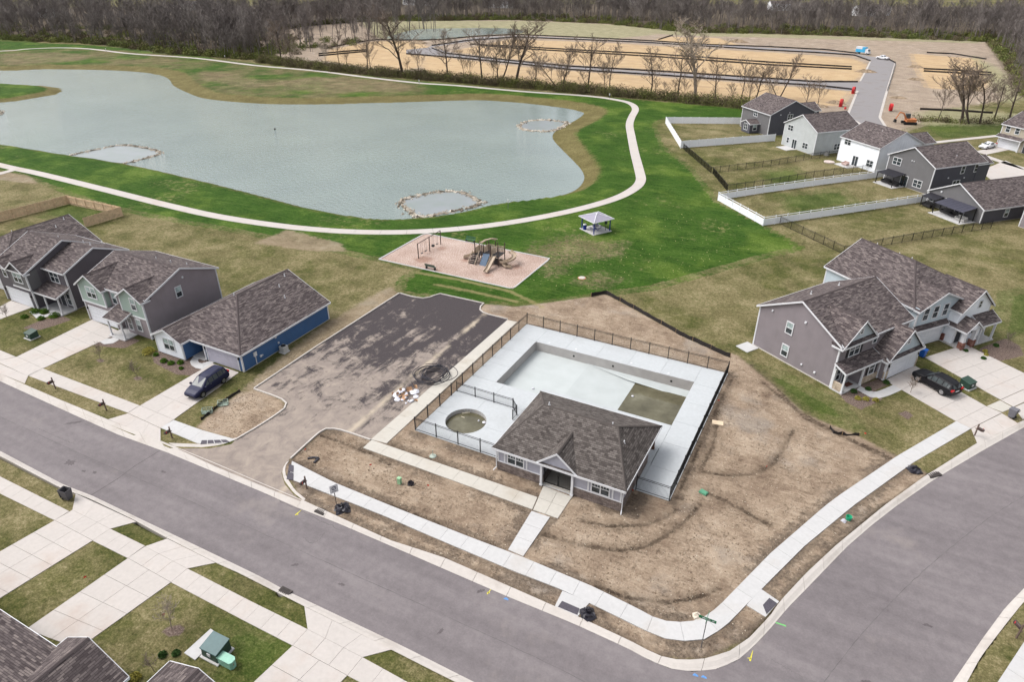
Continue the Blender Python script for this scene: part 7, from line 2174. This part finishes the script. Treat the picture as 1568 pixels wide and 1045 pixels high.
# ------------------------------------------------------------------ bare trees
def tree_segments(seed, H=10.0, levels=4, limbs=9, spread=.55, thick=.16, kids=(4, 4, 3), multi=1, lean=0.0, up=.35, twig=.022):
    """branch skeleton: list of (p, q, r0, r1, level)"""
    r = random.Random(seed)
    out = []
    def grow(p, d, L, rad, lev, nseg):
        pts = [p]
        for i in range(nseg):
            j = Vector((r.gauss(0, 1), r.gauss(0, 1), r.gauss(0, .6))) * (.05 if lev == 0 else .16)
            d = (d + j + Vector((0, 0, up * (.02 if lev == 0 else .14)))).normalized()
            q = p + d * (L / nseg)
            ra = rad * (1 - .55 * i / nseg) if lev < 3 else rad
            rb = rad * (1 - .55 * (i + 1) / nseg) if lev < 3 else rad * .6
            out.append((p, q, max(twig, ra), max(twig * .8, rb), lev))
            p = q
            pts.append(p)
        return pts, d
    for m_ in range(multi):
        d0 = Vector((lean + r.gauss(0, .12 * (multi > 1) + .02) * 2, r.gauss(0, .12 * (multi > 1) + .02) * 2, 1)).normalized()
        tp, _ = grow(Vector((r.uniform(-.3, .3) * (multi > 1), r.uniform(-.3, .3) * (multi > 1), 0)), d0, H * r.uniform(.72, .85), thick * (1 if m_ == 0 else .8), 0, 7)
        def branch(pts, L, rad, lev, n, lo):
            for k in range(n):
                t = lo + (1 - lo) * ((k + r.random()) / n)
                i = min(len(pts) - 2, int(t * (len(pts) - 1)))
                f = t * (len(pts) - 1) - i
                p = pts[i].lerp(pts[i + 1], f)
                base = (pts[i + 1] - pts[i]).normalized()
                az = r.uniform(0, 6.28) if lev > 1 else k * 2.4 + r.uniform(-.5, .5)
                side = Vector((math.cos(az), math.sin(az), 0))
                d = (base * (1 - spread) + side * spread * r.uniform(.8, 1.2) + Vector((0, 0, up * .5))).normalized()
                ll = L * r.uniform(.7, 1.15) * (1 - .45 * (t - lo) / (1 - lo + 1e-6) if lev == 1 else 1)
                pp, _ = grow(p, d, ll, rad * r.uniform(.75, 1.1), lev, 4 if lev == 1 else (3 if lev == 2 else 2))
                if lev < levels:
                    branch(pp, ll * .52, rad * .5, lev + 1, kids[lev - 1], .25)
        branch(tp, H * .42, thick * .42, 1, limbs if m_ == 0 else max(4, limbs - 3), .28)
    return out
def seg_mesh(segs, nside):
    V, F = [], []
    for (p, q, r0, r1, lev) in segs:
        d = (q - p)
        if d.length < 1e-5: continue
        d.normalize()
        a = d.orthogonal().normalized()
        b = d.cross(a)
        k = nside if lev > 0 else max(5, nside)
        n0 = len(V)
        for c, rr in ((p, r0), (q, r1)):
            for i in range(k):
                t = 6.2832 * i / k
                V.append(c + a * (rr * math.cos(t)) + b * (rr * math.sin(t)))
        for i in range(k):
            F.append((n0 + i, n0 + (i + 1) % k, n0 + k + (i + 1) % k, n0 + k + i))
    return V, F
def bark(name, d, l):
    m = NM(name, .95, .1)
    m.col(m.ramp(m.noise(1.6, 5, .7), [(.3, d), (.7, l)]))
    return m.m
BK_DK = bark('bark_dark', rgb(56, 48, 44), rgb(98, 88, 82))
BK_TW = bark('twigs_brown', rgb(92, 80, 72), rgb(142, 129, 118))
BK_PALE = bark('bark_pale', rgb(122, 110, 98), rgb(176, 164, 150))
TREES = []
for i, kw in enumerate((dict(limbs=11, spread=.6, thick=.17), dict(limbs=9, spread=.5, thick=.15), dict(limbs=10, spread=.45, thick=.14, multi=2), dict(limbs=12, spread=.62, thick=.2), dict(limbs=8, spread=.42, thick=.11), dict(limbs=9, spread=.55, thick=.15, lean=.22))):
    sg = tree_segments(100 + i, 10, 4, twig=.018, kids=(5, 5, 3), **kw)
    meshes = {}
    for nm, lv in (('trunk', lambda l: l == 0), ('crown', lambda l: l > 0)):
        V, F = seg_mesh([s for s in sg if lv(s[4])], 3)
        for bk in ('d', 'p'):
            mm = bpy.data.meshes.new(nm)
            mm.from_pydata([tuple(v) for v in V], [], F)
            mm.materials.append({'d': BK_DK if nm == 'trunk' else BK_TW, 'p': BK_PALE}[bk])
            meshes[nm + bk] = mm
    zt = max(s[1].z for s in sg)
    TREES.append((meshes, zt))
def vheight(px, py, ty):
    b = G(px, py)
    Y = -b.x * SW + b.y * CW
    v = -(ty - CY) / FPX
    return b, (v * Y * CP - Y * SP) / (CP + v * SP) + HC
ORD = ['first', 'second', 'third', 'fourth', 'fifth', 'sixth', 'seventh', 'eighth', 'ninth', 'tenth', 'eleventh', 'twelfth', 'thirteenth', 'fourteenth', 'fifteenth', 'sixteenth', 'seventeenth', 'eighteenth', 'nineteenth', 'twentieth', 'twenty first', 'twenty second', 'twenty third', 'twenty fourth', 'twenty fifth', 'twenty sixth', 'twenty seventh', 'twenty eighth', 'twenty ninth', 'thirtieth', 'thirty first', 'thirty second', 'thirty third', 'thirty fourth', 'thirty fifth', 'thirty sixth']
def plant(px, py, ty, var, label, pale=False, group=None, wide=1.0):
    b, hgt = vheight(px, py, ty)
    me_, zt = TREES[var]
    e = thing('bare_tree', label, 'tree', (b.x, b.y, -.05), rnd.uniform(0, 6.28), group)
    s = hgt / zt * 1.0
    wide *= 1.2
    e.scale = (s * wide, s * wide, s)
    k = 'p' if pale else 'd'
    obj('trunk', me_['trunk' + k], e)
    obj('crown', me_['crown' + k], e)
ROW = [(430, 96, 28, 0), (447, 97, 45, 4), (520, 101, 46, 4), (563, 107, 46, 1), (617, 117, 12, 3), (641, 119, 60, 4), (686, 121, 42, 0), (738, 125, 34, 1), (766, 127, 28, 2), (790, 130, 26, 3), (858, 138, 58, 2), (900, 138, 48, 1), (933, 141, 60, 4), (996, 147, 70, 0), (1038, 148, 68, 1), (1064, 150, 26, 3), (1095, 152, 85, 5), (1133, 157, 82, 4), (1155, 158, 88, 5), (1192, 150, 74, 2)]
for i, (x, y, t_, v) in enumerate(ROW):
    plant(x, y, t_, v, '%s tall bare tree from the left in the row behind the pond' % ORD[i], x in (1064,), 'bare trees in the row behind the pond')
thin = sorted([(rnd.uniform(415, 1180)) for _ in range(26)])
for i, x in enumerate(thin):
    y = 96 + (x - 400) / 760 * 71 - rnd.uniform(0, 6)
    plant(x, y, y - rnd.uniform(25, 55), rnd.choice((4, 4, 1, 5)), '%s thin bare sapling from the left in the row behind the pond' % ORD[i], rnd.random() < .15, 'thin saplings in the row behind the pond', .8)
for i, (x, y, t_, v) in enumerate(((1436, 184, 122, 4), (1472, 188, 88, 3), (1482, 189, 84, 2), (1500, 189, 100, 5), (1522, 185, 110, 1), (1546, 180, 100, 0), (1230, 172, 110, 4), (1250, 168, 115, 4))):
    plant(x, y, t_, v, '%s bare tree from the left beside the far right houses' % ORD[(i - 2) % 8] if i < 6 else ('left' if i == 6 else 'right') + ' thin bare tree behind the slate house roof', False, 'bare trees by the far houses')

# ------------------------------------------------------------------ woods: one mass of bare trees with undergrowth
protos = []
for i in range(7):
    sg = tree_segments(300 + i, 10, 3, limbs=8 + i % 3, spread=(.4, .55, .62)[i % 3], thick=.12, kids=(4, 4), twig=.036, up=.4)
    V, F = seg_mesh(sg, 3)
    tri = []
    for f in F:
        for k in range(1, len(f) - 1): tri.append((f[0], f[k], f[k + 1]))
    protos.append((np.array([tuple(v) for v in V], np.float32), np.array(tri, np.int32), max(s[1].z for s in sg)))
def np_mesh(name, V, F, mat):
    me = bpy.data.meshes.new(name)
    me.vertices.add(len(V)); me.vertices.foreach_set('co', V.astype(np.float32).ravel())
    me.loops.add(F.size); me.loops.foreach_set('vertex_index', F.astype(np.int32).ravel())
    me.polygons.add(len(F)); me.polygons.foreach_set('loop_start', np.arange(len(F)) * F.shape[1]); me.polygons.foreach_set('loop_total', np.full(len(F), F.shape[1]))
    me.update(calc_edges=True)
    me.materials.append(mat)
    return me
WOODS = [([(-420, 50), (-150, 56), (0, 60), (60, 64), (124, 66), (181, 71), (258, 83), (336, 87), (398, 93)], (0, 1), 150, 900), ([(398, 93), (394, 70), (390, 50)], (-1, .35), 70, 150), ([(390, 50), (470, 39), (553, 33), (780, 30), (925, 36), (1059, 50), (1180, 51.5), (1297, 55), (1452, 62), (1512, 64)], (0, 1), 95, 950), ([(1512, 64), (1540, 95), (1562, 140), (1590, 165)], (1, .15), 70, 240), ([(1508, 63), (1600, 67), (1720, 72)], (0, 1), 95, 220)]
VS, FS, off = [], [], 0
SH = []
for px, dr_, depth, n in WOODS:
    L = GL(px)
    P = resample(L, 400)
    dv_ = Vector((dr_[0], dr_[1], 0)).normalized()
    for k in range(n):
        p = P[int(rng.random() * 400)]
        d = depth * rng.random() ** 1.5
        q_ = p + dv_ * (d + 2.5) + Vector((rng.normal(0, 2), rng.normal(0, 2), 0))
        V, F, zt = protos[int(rng.integers(len(protos)))]
        hgt = rng.uniform(12, 23) * (1 if d > 6 else .75) * rng.choice([.7, 1, 1])
        s = hgt / zt
        a = rng.uniform(0, 6.28)
        ca, sa = math.cos(a) * s, math.sin(a) * s
        X = np.stack([V[:, 0] * ca - V[:, 1] * sa + q_.x, V[:, 0] * sa + V[:, 1] * ca + q_.y, V[:, 2] * s - .1], 1)
        VS.append(X); FS.append(F + off); off += len(V)
    for k in range(int(n * .9)):
        p = P[int(rng.random() * 400)]
        d = depth * .5 * rng.random() ** 2.2
        SH.append((p + dv_ * (d + .5), rng.uniform(1.6, 3.4), d))
BK_W = NM('wood_bark', .95, .1)
BK_W.col(BK_W.ramp(BK_W.noise(.12, 5, .7), [(.3, rgb(82, 76, 75)), (.5, rgb(112, 105, 102)), (.72, rgb(152, 145, 141))]))
tag(obj('woods', np_mesh('woods', np.concatenate(VS), np.concatenate(FS), BK_W.m)), 'leafless brown woods along the back of the fields', None, None, 'stuff')
def leaf_blobs(name, blobs, per, size, mats, label=None, kind='stuff', parent=None, flat=.75):
    """many small leaf faces scattered through bush shaped volumes; mats: list of materials split over the blobs"""
    groups = [[] for _ in mats]
    for i, b in enumerate(blobs): groups[int(rng.integers(len(mats)))].append(b)
    root = None
    for gi, gb in enumerate(groups):
        if not gb: continue
        Vs = []
        for (c, r, *_r) in gb:
            n = int(per * max(.4, r * r * .35))
            u = rng.normal(size=(n, 3)); u /= np.linalg.norm(u, axis=1)[:, None]
            rad = r * rng.random(n) ** .45
            P = u * rad[:, None]
            P[:, 2] = np.abs(P[:, 2]) * flat * 1.2 + .05
            P += np.array([c.x, c.y, max(c.z, 0)])
            t1 = rng.normal(size=(n, 3)); t1 /= np.linalg.norm(t1, axis=1)[:, None]
            t2 = rng.normal(size=(n, 3)); t2 -= (t1 * t2).sum(1)[:, None] * t1; t2 /= np.linalg.norm(t2, axis=1)[:, None]
            sz = size * rng.uniform(.6, 1.3, n)[:, None]
            Vs.append(np.stack([P + t1 * sz, P + t2 * sz * .6, P - t1 * sz, P - t2 * sz * .6], 1).reshape(-1, 3))
        V = np.concatenate(Vs)
        F = np.arange(len(V)).reshape(-1, 4)
        o = obj(name, np_mesh(name, V, F, mats[gi]), parent)
        if not parent: tag(o, label[gi] if label else None, None, None, kind)
def leafm(name, a, b):
    m = NM(name, .9, .15)
    m.col(m.ramp(m.noise(.35, 5, .7), [(.3, a), (.7, b)]))
    return m.m
LF_BR = leafm('undergrowth_brown', rgb(70, 64, 48), rgb(112, 102, 80))
LF_OL = leafm('undergrowth_olive', rgb(78, 84, 44), rgb(126, 130, 74))
LF_GR = leafm('undergrowth_green', rgb(76, 86, 46), rgb(116, 122, 72))
leaf_blobs('undergrowth', SH, 75, .3, [LF_BR, LF_OL, LF_GR], ['brown brush at the foot of the woods', 'olive brush at the foot of the woods', 'fresh green brush at the foot of the woods'])
HG = []
hl = resample(GL([(392, 95), (480, 106), (600, 118), (700, 126), (800, 135), (900, 144), (1000, 153), (1080, 160), (1160, 168)]), 300)
for k in range(1150):
    p = hl[int(rng.random() * 300)] + Vector((rng.normal(0, .5), rng.uniform(-.6, 4.2), 0))
    HG.append((p, rng.uniform(1.3, 3.2)))
hr = resample(GL([(1400, 186), (1470, 190), (1540, 190), (1568, 186)]), 60)
for k in range(70):
    HG.append((hr[int(rng.random() * 60)] + Vector((rng.normal(0, .5), rng.uniform(0, 4), 0)), rng.uniform(.7, 1.7)))
leaf_blobs('hedgerow_brush', HG, 70, .18, [LF_BR, LF_BR, LF_OL], ['brown brush under the tree row behind the pond', 'dark brown brush among the tree row behind the pond', 'olive brush under the tree row behind the pond'], flat=1.0)

# ------------------------------------------------------------------ houses beyond the woods
M_FARW = siding('siding_far_white', WK(206, 206, 208)); M_FARB = siding('siding_far_beige', WK(176, 168, 156))
for i, (x, y, w, mt, lab) in enumerate(((258, 22, 16, M_FARB, 'beige house glimpsed through the woods at the upper left'), (60, 26, 18, M_FARW, 'white house glimpsed through the woods near the left corner'), (285, 16, 14, M_FARW, 'white house beyond the woods right of the beige one'), (640, 8, 30, M_FARW, 'long white building beyond the woods above the far pond'), (765, 12, 20, M_FARW, 'white building beyond the woods left of centre'), (1195, 16, 16, M_FARW, 'white house beyond the woods above the slate house'), (1240, 20, 14, M_FARB, 'beige house beyond the woods right of the white one'), (1340, 24, 26, M_FARW, 'long white building beyond the woods at the upper right'), (980, 12, 18, M_FARB, 'beige building beyond the woods at the top centre'))):
    p = G(x, y)
    hh = House('distant_house', lab, (p.x, p.y), -20 + i * 9, 'house', 'houses beyond the woods')
    hh.gable(-w / 2, w / 2, 0, 10, 0, 5, 'x', .4, mt)
    hh.gable_roof(-w / 2, w / 2, 0, 10, 5, 'x', .4)
    for u in np.linspace(-w / 2 + 2, w / 2 - 2, max(2, int(w / 4))): hh.window(('y-', 0), float(u), 2.4, 1.2, 1.4)

# ------------------------------------------------------------------ small plants
LF_SH = leafm('shrub_green', rgb(48, 78, 22), rgb(98, 128, 44)); LF_SD = leafm('shrub_dark_green', rgb(36, 58, 26), rgb(70, 96, 48)); LF_SY = leafm('shrub_yellow', rgb(128, 122, 50), rgb(168, 158, 84))
def shrub(px, r, label, mat, dz=.0):
    p = G(*px)
    t = thing('shrub', label, 'shrub', (p.x, p.y, 0), 0, 'small shrubs in the front beds')
    n = int(160 + 700 * r)
    u = rng.normal(size=(n, 3)); u /= np.linalg.norm(u, axis=1)[:, None]
    P = u * (r * rng.random(n) ** .4)[:, None]
    P[:, 2] = np.abs(P[:, 2]) * .95 + .04
    t1 = rng.normal(size=(n, 3)); t1 /= np.linalg.norm(t1, axis=1)[:, None]
    t2 = np.cross(t1, rng.normal(size=(n, 3))); t2 /= np.linalg.norm(t2, axis=1)[:, None]
    sz = .06 * rng.uniform(.7, 1.4, n)[:, None]
    V = np.stack([P + t1 * sz, P + t2 * sz * .6, P - t1 * sz, P - t2 * sz * .6], 1).reshape(-1, 3)
    obj('foliage', np_mesh('foliage', V, np.arange(len(V)).reshape(-1, 4), mat), t)
    MB().tube((0, 0, -.05), (0, 0, r * .6), .03, n=5).tube((0, 0, .05), (r * .4, 0, r * .7), .015, n=4).tube((0, 0, .05), (-r * .3, r * .3, r * .7), .015, n=4).build('stem', BK_DK, t, fix=False)
c12 = crop(0, 390, 7.74); c13 = crop(225, 400, 5.3586); c14 = crop(1220, 440, 4.446)
for i, (x, y, r) in enumerate(((420, 690, .62), (530, 690, .62), (295, 750, .5), (490, 770, .5), (650, 740, .7))): shrub(c12(x, y), r, '%s green shrub from the left at the dark grey house porch' % ORD[i], LF_SH)
for i, (x, y, r) in enumerate(((75, 775, .35), (140, 828, .45), (200, 845, .42), (275, 840, .42), (283, 885, .28))): shrub(c13(x, y), r, '%s small shrub from the left before the white wing of the blue house' % ORD[i], LF_SH)
shrub((228, 541), .8, 'loose yellowish bush at the corner of the blue house', LF_SY)
for i, (x, y, r) in enumerate(((415, 762, .35), (470, 768, .35), (537, 775, .35), (385, 715, .4), (485, 700, .35), (608, 655, .4))): shrub(c14(x, y), r, '%s small shrub of the grey house bed on the right' % ['left front', 'middle front', 'right front', 'porch corner', 'porch wall', 'garage corner'][i], LF_SY if i < 3 else LF_SD)
for i, (x, y, r) in enumerate(((1150, 438, .3), (1270, 490, .32), (1288, 465, .28), (1282, 440, .3), (1355, 402, .35))): shrub(c14(x, y), r, '%s small shrub before the light blue house porch' % ORD[i], LF_SY if i in (2, 3) else LF_SD)
shrub(crop(0, 775, 3.87)(800, 1030), .45, 'yellow flowering shrub at the bottom edge between the roofs', LF_SY)
shrub(crop(0, 775, 3.87)(965, 890), .32, 'left one of two low dark shrubs on the near lawn', LF_SD); shrub(crop(0, 775, 3.87)(1045, 880), .3, 'right one of two low dark shrubs on the near lawn', LF_SD)
SAP = tree_segments(77, 3.0, 3, limbs=12, spread=.55, thick=.04, kids=(5, 4), twig=.012)
sap_meshes = {}
for nm, lv in (('trunk', 0), ('crown', 1)):
    V, F = seg_mesh([s for s in SAP if (s[4] > 0) == bool(lv)], 3)
    for bk, mt in (('d', BK_TW), ('p', BK_PALE)):
        mm = bpy.data.meshes.new(nm); mm.from_pydata([tuple(v) for v in V], [], F); mm.materials.append(mt); sap_meshes[nm + bk] = mm
def sapling(px, s, label, k='p'):
    p = G(*px); t = thing('young_tree', label, 'tree', (p.x, p.y, -.02), rnd.uniform(0, 6), 'newly planted young trees'); t.scale = (s, s, s)
    obj('trunk', sap_meshes['trunk' + k], t); obj('crown', sap_meshes['crown' + k], t)
sapling((263, 963), 1.0, 'bare young tree in a mulch ring on the near lawn')
sapling((154, 552), .8, 'left bare young tree on the lawn before the blue house', 'd'); sapling((211, 580), .8, 'right bare young tree on the lawn before the blue house', 'd')
sapling((12, 490), .8, 'bare young tree on the driveway edge at the left', 'd'); sapling((1394, 602), .75, 'bare young tree beside the walk at the black car', 'd'); sapling((1542, 533), .75, 'bare young tree in the bed of the light blue house', 'd')
sapling(crop(0, 775, 3.87)(915, 985), .6, 'reddish bare bush at the bottom edge by the lower roof', 'd')

# ------------------------------------------------------------------ clods and stones on the building site, litter in the grass
def scatter(name, zone_px, n, s0, s1, mat, label, avoid=()):
    w = np.array([(p.x, p.y) for p in GL(zone_px)])
    lo, hi = w.min(0), w.max(0)
    P = rng.random((n * 3, 2)) * (hi - lo) + lo
    P = P[sdf_poly(P, w) > .25]
    for av in avoid: P = P[sdf_poly(P, av) < -.1]
    P = P[:n]
    k = len(P)
    oc = np.array([(1, 0, 0), (-1, 0, 0), (0, 1, 0), (0, -1, 0), (0, 0, .7), (0, 0, -.5)], float)
    fo_ = np.array([(0, 2, 4), (2, 1, 4), (1, 3, 4), (3, 0, 4), (2, 0, 5), (1, 2, 5), (3, 1, 5), (0, 3, 5)])
    s = (s0 + (s1 - s0) * rng.random(k) ** 3)[:, None, None]
    V = oc[None] * s * rng.uniform(.6, 1.3, (k, 6, 3))
    V[:, :, :2] += P[:, None, :]
    V[:, :, 2] -= .015
    F = (fo_[None] + (np.arange(k) * 6)[:, None, None]).reshape(-1, 3)
    tag(obj(name, np_mesh(name, V.reshape(-1, 3), F, mat)), label, None, None, 'stuff')
AV = [[(-34.3, 44.2), (-8.3, 44.2), (-8.3, 69.9), (-34.3, 69.9)]]
AV += [[(p.x, p.y) for p in GL([(447, 706), (511, 739), (909, 900), (1018, 952), (1062, 952), (1100, 930), (1263, 776), (1374, 699), (1400, 712), (1307, 777), (1180, 890), (1110, 962), (1052, 984), (987, 967), (780, 874), (443, 736)])]]
AV += [[(p.x, p.y) for p in GL([(556, 688), (568, 673), (777, 489), (794, 493), (594, 679), (831, 764), (878, 760), (853, 797), (842, 794), (801, 856), (776, 845), (816, 784)])], [(-24.4, 42.8), (-11.5, 42.8), (-11.5, 53), (-24.4, 53)]]
M_CLOD = plain('clods', rgb(120, 103, 86), .95, var=.35, scale=3); M_STON = plain('site_stones', rgb(190, 178, 160), .9, var=.2, scale=3)
scatter('clods', DIRT2, 7000, .02, .085, M_CLOD, 'clods of earth on the building site', AV)
scatter('stones', DIRT2, 2500, .02, .07, M_STON, 'pale stones on the building site', AV)
scatter('clods', DIRT1, 700, .02, .09, M_CLOD, 'clods of earth on the patch by the car park drive')
M_STRAW = plain('straw_litter', rgb(178, 166, 120), .95, var=.2)
scatter('straw', [(860, 370), (1000, 320), (1150, 345), (1180, 380), (1000, 435), (900, 440), (790, 445)], 700, .03, .12, M_STRAW, 'straw flecks in the green park grass')
